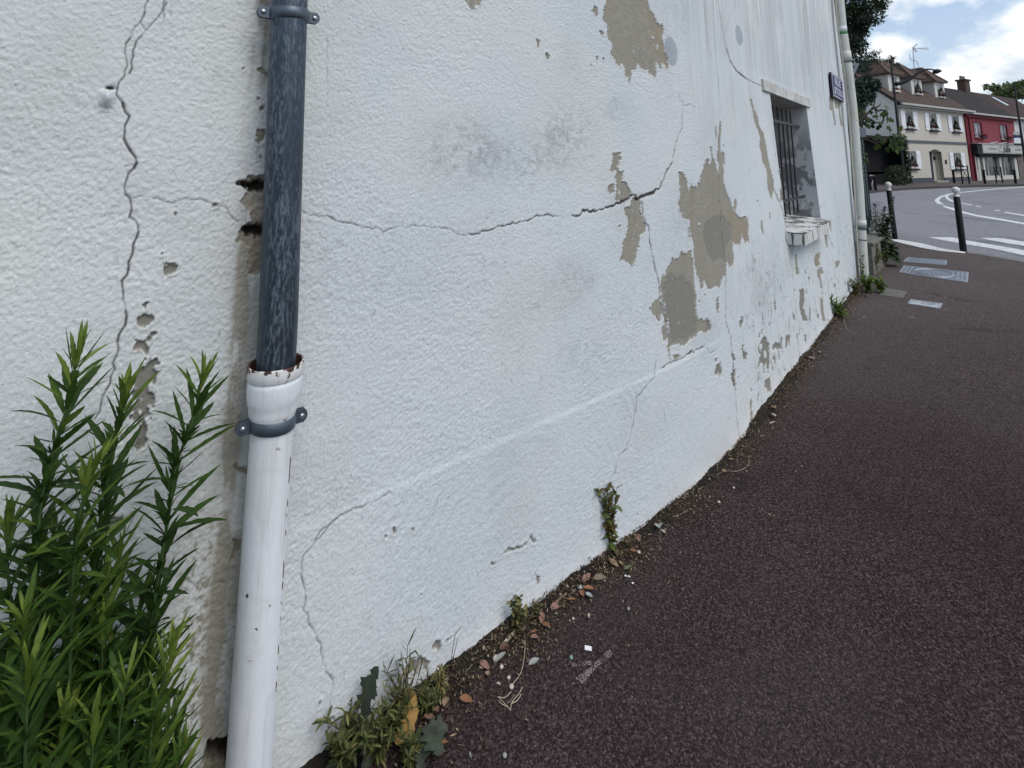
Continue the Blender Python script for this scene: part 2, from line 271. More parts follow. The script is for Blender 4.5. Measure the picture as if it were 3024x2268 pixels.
# --- patches where the paint and render have come away (outlines read off the real wall)
PEEL = [
 (c3, [(600,-200),(590,0),(600,30),(610,80),(640,130),(670,190),(705,215),(715,260),(700,300),(715,350),(725,420),(745,470),(745,520),(760,570),(745,575),(725,530),(695,515),(700,575),(680,560),(655,510),(655,560),(660,600),(650,630),(600,610),(590,575),(560,580),(540,560),(505,525),(490,560),(460,570),(455,615),(430,625),(400,600),(400,560),(380,515),(365,560),(345,545),(320,490),(290,455),(295,400),(300,350),(270,330),(255,290),(265,230),(235,170),(225,110),(240,60),(260,0),(300,-200)]),
 (c3, [(145,85),(165,90),(180,60),(190,70),(185,130),(165,125)]), (c3, [(200,245),(225,245),(235,270),(220,288),(205,270)]),
 (c3, [(170,460),(185,460),(183,490),(172,490)]), (c3, [(225,470),(240,470),(240,500),(228,495)]), (c3, [(435,615),(450,620),(440,690),(430,660)]),
 (c3, [(125,525),(138,525),(133,558)]), (dsp, [(1005,-20),(1045,-20),(1040,8),(1022,20),(1012,14)]), (dsp, [(1285,12),(1294,16),(1290,30),(1284,26)]),
 (dsp, [(1160,84),(1168,88),(1164,104),(1160,98)]), (dsp, [(1180,112),(1188,118),(1186,130),(1180,124)]),
 (c3, [(840,1410),(870,1405),(885,1450),(905,1480),(910,1530),(925,1560),(935,1500),(950,1530),(985,1530),(990,1480),(1010,1490),(1020,1420),(1040,1380),(1050,1330),(1075,1290),(1090,1300),(1085,1350),(1100,1340),(1110,1290),(1095,1200),(1110,1195),(1118,1280),(1145,1340),(1150,1380),(1165,1420),(1170,1330),(1150,1300),(1155,1240),(1165,1235),(1160,1150),(1170,1080),(1180,990),(1192,985),(1190,1080),(1185,1150),(1185,1240),(1200,1230),(1220,1260),(1225,1345),(1205,1340),(1215,1400),(1210,1480),(1225,1530),(1245,1590),(1270,1660),(1290,1720),(1310,1742),(1345,1782),(1370,1762),(1400,1782),(1410,1842),(1405,1902),(1415,1982),(1395,1972),(1380,1992),(1365,1942),(1355,1922),(1340,2007),(1310,2002),(1285,1982),(1280,2032),(1290,2082),(1285,2152),(1250,2182),(1230,2142),(1225,2242),(1190,2292),(1185,2352),(1130,2342),(1090,2367),(1070,2342),(1050,2292),(1040,2362),(1020,2362),(1010,2282),(990,2242),(975,2202),(965,2102),(960,2022),(950,1942),(940,1862),(935,1802),(900,1792),(870,1762),(850,1732),(840,1682),(845,1622),(855,1582),(845,1522)]),
 (c3, [(1140,1040),(1152,1030),(1155,1100),(1148,1140),(1140,1110)]), (c3, [(1205,1180),(1218,1190),(1215,1210)]),
 (c4, [(945,665),(900,680),(865,670),(850,730),(800,745),(790,710),(785,760),(750,800),(740,850),(700,880),(695,960),(705,1050),(740,1130),(750,1200),(770,1280),(750,1450),(770,1455),(870,1440),(930,1400),(995,1370),(1000,1330),(1060,1330),(1100,1330),(1110,1290),(1095,1230),(1070,1205),(1050,1250),(1025,1215),(1000,1230),(985,1180),(985,1090),(990,1040),(970,990),(980,930),(970,830),(960,760)]),
 (c4, [(700,1060),(650,1060),(620,1120),(605,1150),(640,1190),(655,1230),(690,1240),(705,1190),(735,1240),(710,1290),(710,1410),(745,1400),(755,1220),(720,1130)]),
 (c4, [(975,760),(995,770),(1000,890),(985,880)]), (c4, [(745,1440),(765,1450),(765,1540),(752,1500)]), (c4, [(790,1530),(830,1500),(860,1530),(810,1560)]),
 (c4, [(920,1500),(940,1470),(965,1485),(925,1515)]),
 (c3, [(305,1260),(340,1235),(365,1240),(380,1300),(350,1350),(345,1400),(330,1400),(295,1400),(300,1330),(310,1300)]),
 (c3, [(330,1400),(385,1390),(385,1470),(420,1490),(455,1550),(440,1600),(430,1640),(400,1660),(370,1650),(325,1655),(330,1580),(345,1500),(325,1460)]),
 (c3, [(265,1510),(310,1510),(315,1570),(290,1605),(262,1570)]),
 (c4, [(450,280),(470,215),(500,205),(510,240),(530,270),(540,340),(560,400),(590,480),(560,515),(540,520),(530,560),(520,640),(500,670),(495,740),(460,800),(435,765),(400,745),(360,755),(370,710),(390,660),(380,610),(400,560),(420,520),(425,400),(395,325),(430,310)]),
 (c4, [(348,452),(366,450),(366,478),(350,476)]), (c4, [(1150,1040),(1165,1040),(1170,1120),(1165,1180),(1155,1180),(1150,1120)]),
 (c4, [(915,480),(935,490),(945,570),(930,560)]), (c4, [(1050,1015),(1062,1020),(1060,1050)]), (c4, [(1005,1075),(1018,1075),(1012,1100)]),
 (c4, [(1510,420),(1525,430),(1535,540),(1520,520),(1508,480)]), (c4, [(1580,345),(1592,360),(1592,410),(1582,400)]), (c4, [(1300,240),(1320,260),(1310,340),(1295,360),(1290,290)]),
 (c4, [(1478,240),(1490,255),(1480,268)]),
 (c4, [(1790,690),(1808,700),(1810,780),(1825,850),(1800,870),(1795,800)]), (c4, [(1945,750),(1960,700),(2000,680),(2000,720),(1990,750),(2005,780),(1960,800)]),
 (c4, [(1970,820),(2010,800),(2030,850),(2000,860),(2020,970),(2000,975),(1995,910),(1975,880)]),
 (c4, [(1820,970),(1835,990),(1855,970),(1870,1000),(1870,1080),(1860,1130),(1880,1190),(1900,1240),(1860,1240),(1840,1180),(1825,1100),(1830,1030)]),
 (c4, [(1775,1160),(1795,1190),(1795,1240),(1775,1220)]), (c4, [(1905,1120),(1920,1140),(1920,1250),(1908,1240)]), (c4, [(1995,1050),(2020,1060),(2025,1160),(2040,1240),(2015,1240),(2000,1150)]),
 (c4, [(1970,1180),(1990,1190),(1985,1230),(1972,1215)]), (c4, [(1870,1340),(1885,1360),(1885,1430),(1872,1410)]), (c4, [(2120,760),(2160,740),(2150,800),(2130,810)]), (c4, [(2035,540),(2060,545),(2062,650),(2045,610)]),
 (cA, [(460,440),(480,435),(485,490),(460,495)]), (cA, [(510,480),(540,470),(555,520),(580,560),(578,640),(585,700),(578,810),(555,800),(545,740),(530,780),(540,850),(525,860),(515,760),(500,730),(475,790),(465,800),(460,740),(485,660),(460,620),(465,540),(500,510)]),
 (cA, [(610,560),(640,530),(670,540),(680,560),(690,490),(710,500),(700,560),(710,610),(670,600),(650,600),(620,615),(608,600)]), (cA, [(735,480),(765,455),(785,490),(775,580),(760,530),(745,610),(732,600)]),
 (cA, [(590,710),(600,700),(620,800),(600,805)]), (cA, [(300,560),(315,570),(320,620),(355,650),(350,700),(325,700),(325,755),(315,700),(305,640),(295,600)]), (cA, [(205,650),(225,650),(245,720),(225,710),(210,690)]),
 (cA, [(30,800),(50,755),(85,740),(110,800),(105,880),(80,880),(65,850),(45,870),(28,860)]), (cA, [(535,910),(580,870),(595,930),(595,1015),(560,1020),(545,990),(530,1000)]),
 (cA, [(380,1130),(395,1070),(410,1120),(405,1200),(410,1230),(390,1310),(378,1290),(385,1200)]), (cA, [(465,810),(478,820),(475,920),(465,930)]), (cA, [(460,1060),(478,1000),(475,1080),(465,1130),(455,1110)]),
 (cA, [(360,860),(370,860),(375,890),(365,890)]), (cA, [(395,975),(408,1010),(398,1020)]), (cA, [(255,855),(270,870),(268,890),(257,885)]), (cA, [(35,695),(60,690),(55,720),(40,718)]),
 (cA, [(195,850),(215,800),(238,800),(238,900),(250,970),(230,980),(210,950),(195,900)]), (cA, [(275,330),(290,290),(320,300),(290,400),(275,390)]), (cA, [(620,110),(632,120),(632,190),(622,180)]),
 (c7, [(1065,190),(1100,190),(1125,175),(1165,205),(1140,245),(1090,262),(1068,230)]), (c7, [(925,440),(965,430),(955,470),(945,485),(925,465)]), (c7, [(905,545),(930,500),(1000,485),(1025,530),(1000,570),(960,590),(950,605),(910,570)]),
 (c7, [(985,645),(1010,630),(1022,645),(990,662)]), (c7, [(870,735),(900,680),(960,670),(972,740),(960,775),(920,750),(890,750)]), (c7, [(940,800),(965,795),(960,812),(940,812)]), (c7, [(975,800),(988,800),(985,812)]),
 (c7, [(900,890),(960,860),(990,810),(1025,795),(1040,830),(1020,880),(1025,930),(990,990),(1005,1050),(1000,1110),(970,1130),(960,1200),(940,1220),(930,1300),(965,1320),(950,1380),(910,1395),(870,1300),(880,1230),(850,1200),(870,1150),(900,1100),(850,1040),(870,980),(870,930)]),
 (c7, [(1057,108),(1070,108),(1068,122),(1058,120)]), (c8, [(680,60),(780,90),(790,150),(740,180),(700,130)]), (c8, [(1480,215),(1525,210),(1520,290),(1480,350),(1455,355),(1490,290)]),
 (c6, [(1675,455),(1700,440),(1745,470),(1745,500),(1700,480)]), (c6, [(1680,635),(1700,640),(1695,655),(1682,652)]), (c6, [(1695,700),(1720,690),(1735,715),(1700,720)]), (c6, [(1670,860),(1690,840),(1735,850),(1735,900),(1690,935),(1672,900)]), (c6, [(1693,1010),(1715,1010),(1710,1035),(1694,1030)]),
 (c6, [(1610,1170),(1660,1145),(1800,1135),(1800,1700),(1640,1640),(1600,1580),(1550,1575),(1560,1500),(1600,1470),(1650,1440),(1620,1380),(1600,1330),(1600,1250),(1585,1200)]),
 (c7, [(1620,50),(1750,-40),(1750,230),(1640,260),(1615,220),(1640,150)]), (c7, [(1520,1495),(1560,1510),(1680,1485),(1680,1560),(1575,1550),(1525,1510)]), (c8, [(1290,1600),(1330,1500),(1400,1455),(1500,1440),(1500,1700),(1270,1700)]),
 (c6, [(1390,1335),(1430,1330),(1420,1350),(1395,1357)]), (c6, [(1575,1315),(1590,1325),(1580,1332)]), (c6, [(1585,445),(1600,448),(1592,456)]), (c6, [(1140,1390),(1152,1400),(1145,1415)]),
 (c3, [(1420,800),(1440,820),(1460,900),(1490,960),(1500,1030),(1540,1100),(1560,1200),(1575,1300),(1590,1370),(1600,1400),(1620,1480),(1620,1560),(1605,1630),(1590,1600),(1570,1540),(1565,1450),(1560,1380),(1530,1330),(1520,1250),(1500,1190),(1510,1130),(1490,1060),(1460,1000),(1450,940),(1430,850)]),
 (c3, [(1665,1530),(1685,1560),(1690,1640),(1672,1650)]), (c3, [(1625,1250),(1634,1260),(1630,1282)]), (c3, [(1650,1390),(1657,1395),(1655,1425)]),
 (c3, [(2070,800),(2085,765),(2105,790),(2110,900),(2130,1020),(2115,1030),(2095,905),(2072,890)]), (c3, [(2115,820),(2160,840),(2165,930),(2185,1030),(2165,1030),(2150,930),(2150,890),(2120,880)]),
 (cB, [(1055,500),(1075,495),(1075,520),(1060,520)]), (cB, [(1115,440),(1145,420),(1160,425),(1220,400),(1260,375),(1275,335),(1290,350),(1285,370),(1305,380),(1300,395),(1280,378),(1235,408),(1190,424),(1130,450)]),
 (cB, [(1290,560),(1305,555),(1325,575),(1320,610),(1305,610),(1310,585)]), (cB, [(740,940),(770,940),(780,975),(760,990),(740,1000),(715,1000)]), (cB, [(780,962),(800,938),(850,908),(885,870),(870,902),(800,952)]),
 (cB, [(610,1060),(640,1030),(660,1050),(705,1075),(690,1100),(665,1100),(640,1120),(615,1140)]), (cB, [(565,1100),(595,1060),(600,1100),(585,1130),(565,1140)]), (cB, [(500,310),(520,305),(515,340),(500,335)]), (cB, [(610,305),(625,320),(620,335),(610,325)]),
 (cB, [(480,1140),(492,1135),(488,1160)]), (cB, [(80,1290),(90,1280),(82,1325),(75,1315)]), (cB, [(655,680),(668,678),(662,690)]), (cB, [(262,10),(270,10),(264,38)]), (cB, [(372,248),(384,250),(380,260)]), (cB, [(520,415),(532,418),(526,426)]),
 (cB, [(160,1380),(175,1385),(190,1440),(175,1430)]), (cB, [(130,1440),(140,1430),(145,1450)]), (cB, [(267,538),(276,540),(272,550)]), (cB, [(455,350),(470,350),(465,358)]), (cB, [(1862,215),(1868,220),(1864,245)]), (cB, [(1590,460),(1598,464),(1594,476)]),
]
PP = []
for cr, p in PEEL:
    q = wpts(cr(p)); PP.append(q); put('peel', q)
ub, lb = PP[0], None
# holes of paint left standing, inner cement coat, ochre edge
for cr, p in [(cA, [(480,560),(500,545),(510,590),(490,630),(478,600)]), (cA, [(525,620),(545,620),(550,690),(530,700)]), (c4, [(355,170),(370,175),(365,210),(355,205)]), (c4, [(1000,440),(1020,440),(1018,462),(1002,460)]), (c3, [(630,290),(640,300),(635,330),(625,315)]), (c3, [(660,350),(675,390),(665,410)]),
              (c7, [(905,1150),(925,1150),(922,1180),(908,1178)]), (c4, [(955,680),(965,690),(975,880),(985,960),(978,960),(962,800)])]: put('peel', wpts(cr(p)), .004, sub=True)
for cr, p in [(c4, [(1070,420),(1150,390),(1200,370),(1270,450),(1275,580),(1230,640),(1225,740),(1120,760),(1080,680),(1050,560),(1050,480)]), (c4, [(780,870),(880,880),(960,960),(985,1200),(990,1340),(860,1420),(780,1430),(760,1280),(740,1120),(720,950)]),
              (cA, [(-50,0),(900,0),(1200,500),(0,1500)]), (c7, [(700,100),(1200,100),(1200,1450),(700,1450)]), (cB, [(0,0),(1900,0),(1500,1659),(0,1659)])]: put('cement', wpts(cr(p)), .02, .012, only='peel')
for cr, p in [(c3, [(580,-200),(600,30),(640,130),(705,215),(700,300),(745,470),(760,570),(700,560),(660,430),(640,300),(600,160),(560,-20)]), (c3, [(255,0),(300,0),(250,120)]), (c7, [(1600,0),(1750,-40),(1750,260),(1600,260)]), (c7, [(1500,1480),(1700,1480),(1700,1570),(1500,1570)]),
              (c4, [(1240,330),(1420,380),(1420,620),(1280,600)]), (c4, [(1940,690),(2010,690),(2000,790),(1940,790)]), (c4, [(930,160),(960,160),(960,860),(930,500)])]: put('ochre', wpts(cr(p)), .02, .01, only='peel')
for cr, p in [(c6, [(1560,1195),(1800,1180),(1800,1245),(1600,1240)]), (c6, [(1575,1505),(1610,1485),(1800,1465),(1800,1560),(1600,1545)]), (c8, [(1310,1590),(1340,1510),(1400,1465),(1500,1450),(1500,1640),(1330,1615)])]: put('cav', wpts(cr(p)), .012, .008)
put('rust', wpts(c6([(1630,1340),(1655,1320),(1665,1400),(1640,1400)])), .006, .006, k=.7); put('rust', wpts(c7([(890,740),(910,735),(912,755),(892,755)])), .003, .003)
for cx, cy, rx, ry, a in ((775,420,50,122,-.12), (1332,290,27,84,-.14)): put('fill', wpts(c3(ell(cx, cy, rx, ry, a))), .004, .003)
# --- cracks: polylines with a width in millimetres
CR = [
 (c6, 3.0, [(765,580),(760,625),(800,670),(845,760),(815,860),(830,950),(885,1030),(875,1100)]), (c6, 2.0, [(965,-20),(945,40),(935,110),(915,150),(870,200),(850,250),(820,290),(815,340),(832,430),(812,500),(765,580)]),
 (c6, 2.1, [(875,1100),(825,1180),(818,1270),(855,1330),(845,1420),(900,1470),(893,1560),(865,1640)]), (c7, 2.3, [(895,0),(840,170),(800,330),(805,420),(828,520),(820,580),(780,640),(775,740),(725,920),(660,1100),(620,1200)]),
 (c6, 2.0, [(1080,-20),(1035,110),(955,200),(890,270),(870,370),(845,480)]), (c6, 2, [(1090,20),(1065,140)]), (c6, 1.4, [(1120,45),(1118,120)]), (c6, 1.8, [(915,150),(955,200)]), (c6, 1.4, [(820,305),(870,295)]), (c6, 1.2, [(870,1075),(820,1085)]),
 (c6, 1.6, [(855,1300),(920,1280),(1040,1300),(1130,1330),(1230,1300),(1310,1300),(1400,1335),(1470,1345),(1500,1400),(1560,1450)]),
 (dsp, 1.8, [(650,455),(670,465),(715,470),(750,482),(820,495),(830,502),(870,488),(960,492),(1000,508)]), (dsp, 3.0, [(1000,508),(1030,505),(1080,488),(1140,478),(1160,465),(1210,466)]),
 (c4, 7, [(-30,375),(0,385),(30,380),(60,335),(160,345),(230,325),(310,300),(340,275),(400,265),(440,240)]), (c4, 9, [(500,245),(570,215),(630,195),(690,150)]), (c4, 5, [(440,240),(470,210),(510,245)]), (c4, 5, [(690,150),(710,100),(725,60),(750,10)]), (c3, 5, [(745,1385),(785,1335)]), (c3, 2.8, [(785,1335),(800,1240),(825,1135),(865,1050),(868,900)]),
 (c3, 4, [(1165,0),(1205,260),(1235,400)]), (c3, 9, [(1235,400),(1265,500),(1310,575),(1350,610),(1385,640)]), (c3, 4, [(1385,640),(1410,655),(1510,700)]), (c3, 3.5, [(1410,655),(1420,730),(1440,800)]),
 (c3, 3.5, [(1170,640),(1165,800),(1170,900),(1178,1000),(1170,1200),(1175,1400),(1180,1660)]), (c4, 4, [(1180,250),(1195,350),(1190,450),(1215,640),(1230,780),(1220,950),(1225,1250)]), (c4, 5, [(1225,1250),(1265,1370),(1275,1500),(1290,1600)]),
 (cA, 9, [(205,640),(215,750),(225,900),(235,1000)]), (cA, 5, [(235,1000),(245,1250),(265,1520)]),
 (c4, 4.5, [(540,265),(560,400),(600,480),(610,600),(650,800),(685,930),(690,1010)]), (c4, 4, [(690,1010),(740,1160),(755,1350),(770,1580)]), (c4, 3.5, [(705,1620),(770,1580),(850,1550),(920,1510),(1050,1450)]), (c4, 2, [(1070,1460),(1100,1500),(1150,1470)]),
 (c5, 2.2, [(655,140),(650,240),(635,320),(560,400),(490,480),(480,600),(450,730),(430,830),(400,900),(340,970),(305,1110)]), (c5, 1.6, [(715,560),(715,700)]),
 (cB, 1.8, [(500,110),(380,160),(200,240),(110,310),(30,430),(0,460)]), (c8, 1.8, [(2160,70),(2050,190),(1940,310),(1925,370),(1940,500),(1955,600),(1935,660),(2010,800),(2050,900),(2080,1050),(2125,1100),(2115,1200),(2100,1400)]), (c8, 1.2, [(1940,310),(1800,400)]), (c8, 1.6, [(1150,465),(1270,520),(1400,480),(1440,480)]),
 (c4, 4, [(1750,680),(1770,850),(1785,1000),(1810,1250),(1830,1500),(1825,1600)]), (c4, 3, [(2055,750),(2040,900),(2020,1030)]), (cA, 5, [(1355,10),(1300,90),(1275,140)]), (c4, 8, [(1620,160),(1660,260),(1690,340),(1715,440)]), (c4, 12, [(1712,520),(1720,580),(1745,650)]),
 (c4, 6, [(2010,540),(2065,540),(2110,640)]), (c4, 2.5, [(2190,480),(2230,460)]), (c3, 2, [(830,760),(880,870),(930,850),(970,880)]), (cB, 1.2, [(755,140),(720,270)]), (dsp, 1.5, [(1590,0),(1566,70),(1570,110)]), (c3, 3, [(1045,0),(1065,260),(1110,460)]),
 (c7, 1.2, [(1435,620),(1435,660)]), (c6, 1., [(2140,230),(2140,700)]), (cB, 1, [(170,30),(190,120),(165,240)]),
]
jit = random.Random(4)
def crack(P, wmm, name='crack'):
    # break the line into small jagged steps
    Q = [P[0]]
    for a, b in zip(P[:-1], P[1:]):
        L = float(np.hypot(*(b - a))); n = max(1, int(L / .012)); nrm = np.array([-(b - a)[1], (b - a)[0]]) / (L + 1e-9)
        for k in range(1, n + 1):
            j = 0 if k == n else jit.uniform(-1, 1) * .0045
            Q.append(a + (b - a) * k / n + nrm * j)
    Q = np.array(Q)
    for a, b in zip(Q[:-1], Q[1:]):
        s = sel(min(a[0], b[0]) - .02, max(a[0], b[0]) + .02, min(a[1], b[1]) - .02, max(a[1], b[1]) + .02)
        i0 = max(np.searchsorted(gu, min(a[0], b[0]) - .03) - 4, 0); 
        if Ux[s].size == 0: continue
        x, y = Ux[s], Z[s]; e = b - a; t = np.clip(((x - a[0]) * e[0] + (y - a[1]) * e[1]) / (e @ e + 1e-12), 0, 1)
        d = np.hypot(x - a[0] - t * e[0], y - a[1] - t * e[1])
        wd = wmm * .00062 * (.25 + 1.5 * vn(np.array([a[0] * 55]), np.array([a[1] * 55]), 8)[0]); cell = max(.0017, .62 * float(np.interp((a[0] + b[0]) / 2, gu[:-1], np.diff(gu))) * abs(e[1]) / (float(np.hypot(*e)) + 1e-9)); k_ = min(1., wd / cell * 1.3 + .25)
        m = np.clip((wd + cell - d) / (2 * cell), 0, 1) * k_ * min(1., wmm / 2.6 + .15)
        fields[name][s] = np.maximum(fields[name][s], m)
for cr, wmm, p in CR: crack(wpts(cr(p)), wmm)
# --- dirt: run-off beside the pipe, smudges, damp foot, mould streaks
f = fields
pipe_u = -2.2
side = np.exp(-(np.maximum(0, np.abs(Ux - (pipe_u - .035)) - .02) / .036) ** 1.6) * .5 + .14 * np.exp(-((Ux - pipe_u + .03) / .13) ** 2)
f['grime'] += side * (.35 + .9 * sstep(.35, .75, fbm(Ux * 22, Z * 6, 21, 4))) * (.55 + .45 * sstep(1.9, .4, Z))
spk = sstep(.55, .72, fbm(Ux * 90, Z * 90, 31, 3))
f['grime'] += 1.1 * spk * np.exp(-((Ux - (pipe_u - .1)) / .055) ** 2) * sstep(.85, .5, Z)
def smudge(cr, cx, cy, rx, ry, k, seed):
    P = wpts(cr([(cx, cy), (cx + rx, cy), (cx, cy + ry)])); a, b = P[1] - P[0], P[2] - P[0]
    M = np.linalg.inv(np.array([a, b]).T); s = sel(P[0][0] - 2.6 * abs(a[0]) - .05, P[0][0] + 2.6 * abs(a[0]) + .05, P[0][1] - 2.6 * (abs(b[1]) + abs(a[1])), P[0][1] + 2.6 * (abs(b[1]) + abs(a[1])))
    x, y = Ux[s] - P[0][0], Z[s] - P[0][1]; p_, q_ = M[0, 0] * x + M[0, 1] * y, M[1, 0] * x + M[1, 1] * y
    g = np.exp(-(p_ ** 2 + q_ ** 2)) * sstep(.3, .75, fbm(Ux[s] * 45, Z[s] * 45, seed, 5, .7))
    f['stain'][s] += k * g
for a in ((dsp,1020,330,80,50,1.0,1),(dsp,1130,350,85,40,.8,2),(dsp,1215,295,55,60,.9,3),(dsp,1010,270,60,30,.4,4),(dsp,940,345,30,20,.7,5),(dsp,1230,600,45,40,.5,6),(dsp,1330,235,25,30,.5,7),
          (dsp,1400,880,60,40,.2,8),(c4,1560,950,110,160,.55,9),(c4,1450,820,60,130,.45,10),(c3,720,380,60,200,.4,11),(c6,1740,330,30,90,.7,12),(c6,680,700,35,25,.5,13),(dsp,430,960,40,40,.2,14),(c4,100,900,80,120,.35,15),
          (c3,870,120,40,160,.5,16),(c3,760,80,60,60,.4,17),(c4,1620,700,90,200,.5,21),(c4,1500,1080,80,90,.5,22),(c4,1350,870,60,60,.4,23),(dsp,1250,760,60,40,.35,24),(dsp,820,600,90,60,.22,25),(dsp,1480,470,40,80,.4,26),(dsp,700,260,70,60,.25,27),(c4,1900,600,60,150,.4,28),(dsp,1750,120,40,60,.3,29),(c3,1240,900,60,200,.25,18)): smudge(*a)
# tiny specks, flecks of lost paint low on the far stretch
sp = fbm(Ux * 60, Z * 60, 77, 2); f['stain'] += .5 * sstep(.86, .90, sp) + .55 * sstep(.56, .74, fbm(Ux * 24, Z * 12, 58, 5, .7)) * sstep(.2, 1., Ux) * sstep(1.6, .5, Z) + .3 * sstep(.6, .78, fbm(Ux * 30, Z * 22, 59, 5, .75)) * sstep(.50, .66, fbm(Ux * 2.2, Z * 2.2, 60, 2))
fl = fbm(Ux * 20, Z * 12, 55, 5, .62); dens = sstep(.3, 1.4, Ux) * sstep(1.3, .4, Z) * .10 + .3 * np.exp(-((Ux - 1.0) / .5) ** 2 - ((Z - .55) / .4) ** 2) * .12 - .03
flm = sstep(.765 - dens, .78 - dens, fl) * sstep(.1, .6, Ux) * sstep(1.5, .9, Z); f['peel'] = np.maximum(f['peel'], flm.astype(np.float32)); 
f['cement'] = np.maximum(f['cement'], flm * .8); f['warm'] += sstep(-1.9, -2.5, Ux) * (.5 + .5 * sstep(.35, .65, fbm(Ux * 1.5, Z * 1.5, 65, 3))) + .5 * sstep(.52, .7, fbm(Ux * 1.1, Z * 1.1, 66, 4))
# rain streaks from above, on the far stretch and above the window
st = fbm(Ux * 9, Z * .7, 41, 3); st2 = fbm(Ux * 30, Z * 1.6, 43, 3)
f['damp'] += (sstep(.42, .7, st) * .8 + .5 * sstep(.5, .75, st2)) * sstep(1.4, 2.6, Z) * sstep(-1.0, .2, Ux)
f['grime'] += .38 * sstep(.56, .8, st2) * sstep(1.5, 3, Z) * sstep(-.3, .5, Ux)
foot = np.exp(-np.maximum(Z, 0) / .055); f['rust'] += .30 * foot * (.4 + fbm(Ux * 8, Z * 8, 61, 3)) ; f['grime'] += .55 * np.exp(-np.maximum(Z, 0) / .014) * (fbm(Ux * 40, Z * 40, 62, 3) + .35)
halo = np.exp(-(np.maximum(0, np.abs(Ux - (pipe_u - .062)) - .004) / .014) ** 2) * sstep(.38, .62, fbm(Ux * 30, Z * 7, 22, 4)); f['grime'] += .8 * halo
f['stain'] += .35 * np.exp(-np.maximum(Z, 0) / .05) * sstep(.35, .7, fbm(Ux * 14, Z * 9, 67, 4))
f['grime'] += .12 * sstep(.5, .8, fbm(Ux * 3, Z * 3, 63, 4)) + .22 * sstep(-1.7, -2.7, Ux) * sstep(.4, .8, fbm(Ux * 7, Z * 7, 64, 4)) * sstep(1., .2, Z)
# round the window: dark crumbly left jamb edge, streak under sill
f['grime'] += .6 * np.exp(-((Ux - 2.02) / .03) ** 2) * sstep(1.5, 1., Z) * sstep(.5, .8, Z) * sstep(.3, .6, fbm(Ux * 50, Z * 20, 71, 3))
for k in f: f[k] = np.clip(f[k], 0, 1)
# --- relief
pl = sstep(.586, .564, Z + (fbm(Ux * 3, Z * 0, 81, 2) - .5) * .012) * (1 - sstep(.1, .35, Ux)) * sstep(-2.35, -1.9, Ux)
trowel = ((fbm(Ux * 22, Z * 34, 91, 4) - .5) * .0009 + (fbm(Ux * 105, Z * 130, 92, 3, .72) - .5) * .0015 + (fbm(Ux * 150, Z * 170, 93, 2) - .5) * .0015) * (.9 * sstep(1.5, -.8, Ux) + .35 + .1 * sstep(-1.9, -2.4, Ux) + .7 * sstep(.45, .65, fbm(Ux * 2.5, Z * 2.5, 90, 3)))
# sweeping trowel arcs on the smooth lower coat
arc = np.sin((np.hypot((Ux + 1.3) , (Z - .1)) * 150 + 9 * fbm(Ux * 4, Z * 4, 94, 3))) * .0006 * sstep(.45, .7, fbm(Ux * 5, Z * 5, 95, 2)) * pl
slow = (fbm(Ux * 1.2, Z * 1.2, 96, 2) - .5) * .018
out = .0030 * pl + trowel * (1 - .6 * f['peel']) * (1 - f['fill'] * .8) + arc + slow - .0045 * f['peel'] * (1 + .6 * f['cement']) + .0016 * f['lip'] * (1 - f['peel']) - .005 * f['crack'] - .036 * f['cav'] * (.5 + fbm(Ux * 30, Z * 30, 97, 3))
out += (fbm(Ux * 45, Z * 45, 98, 3) - .5) * .014 * sstep(.2, 1, f['peel']) * np.exp(-((Ux - pipe_u) / .16) ** 2)
out += .02 * np.exp(-np.maximum(Z, 0) / .03) * (.5 + fbm(Ux * 6, Z * 0, 99, 2))
# a nub of white filler with a little hole above it (left of the first crack)
q = np.array(p2w(*c6([(700, 640)])[0])); g = np.exp(-(((Ux - q[0]) / .011) ** 2 + ((Z - q[1]) / .02) ** 2)); out += .020 * g; f['peel'] *= (1 - sstep(.1, .4, g)); f['warm'] *= 1 - g; f['crack'] *= 1 - sstep(.1, .4, g)
q2 = np.array(p2w(*c6([(718, 576)])[0])); g2 = np.exp(-(((Ux - q2[0]) / .010) ** 2 + ((Z - q2[1]) / .005) ** 2)); f['crack'] = np.maximum(f['crack'], sstep(.4, .6, g2 + .3 * n_fine)); out -= .015 * g2
out -= .012 * sstep(.0, 1, np.exp(-((Ux - 5.75) / .05) ** 2)) * 0
X3, Y3, Z3 = wall3(Ux, Z, out)
idx = np.arange(NU * NZ).reshape(NU, NZ)
uc = (gu[:-1] + gu[1:]) / 2; zc = (gz[:-1] + gz[1:]) / 2
keep = ~((uc[:, None] > WIN[0]) & (uc[:, None] < WIN[1]) & (zc[None] > WIN[2]) & (zc[None] < WIN[3]))
quads = np.stack([idx[:-1, :-1], idx[1:, :-1], idx[1:, 1:], idx[:-1, 1:]], -1)[keep]
vco = np.stack([X3, Y3, Z3], -1).reshape(-1, 3).astype(np.float32)
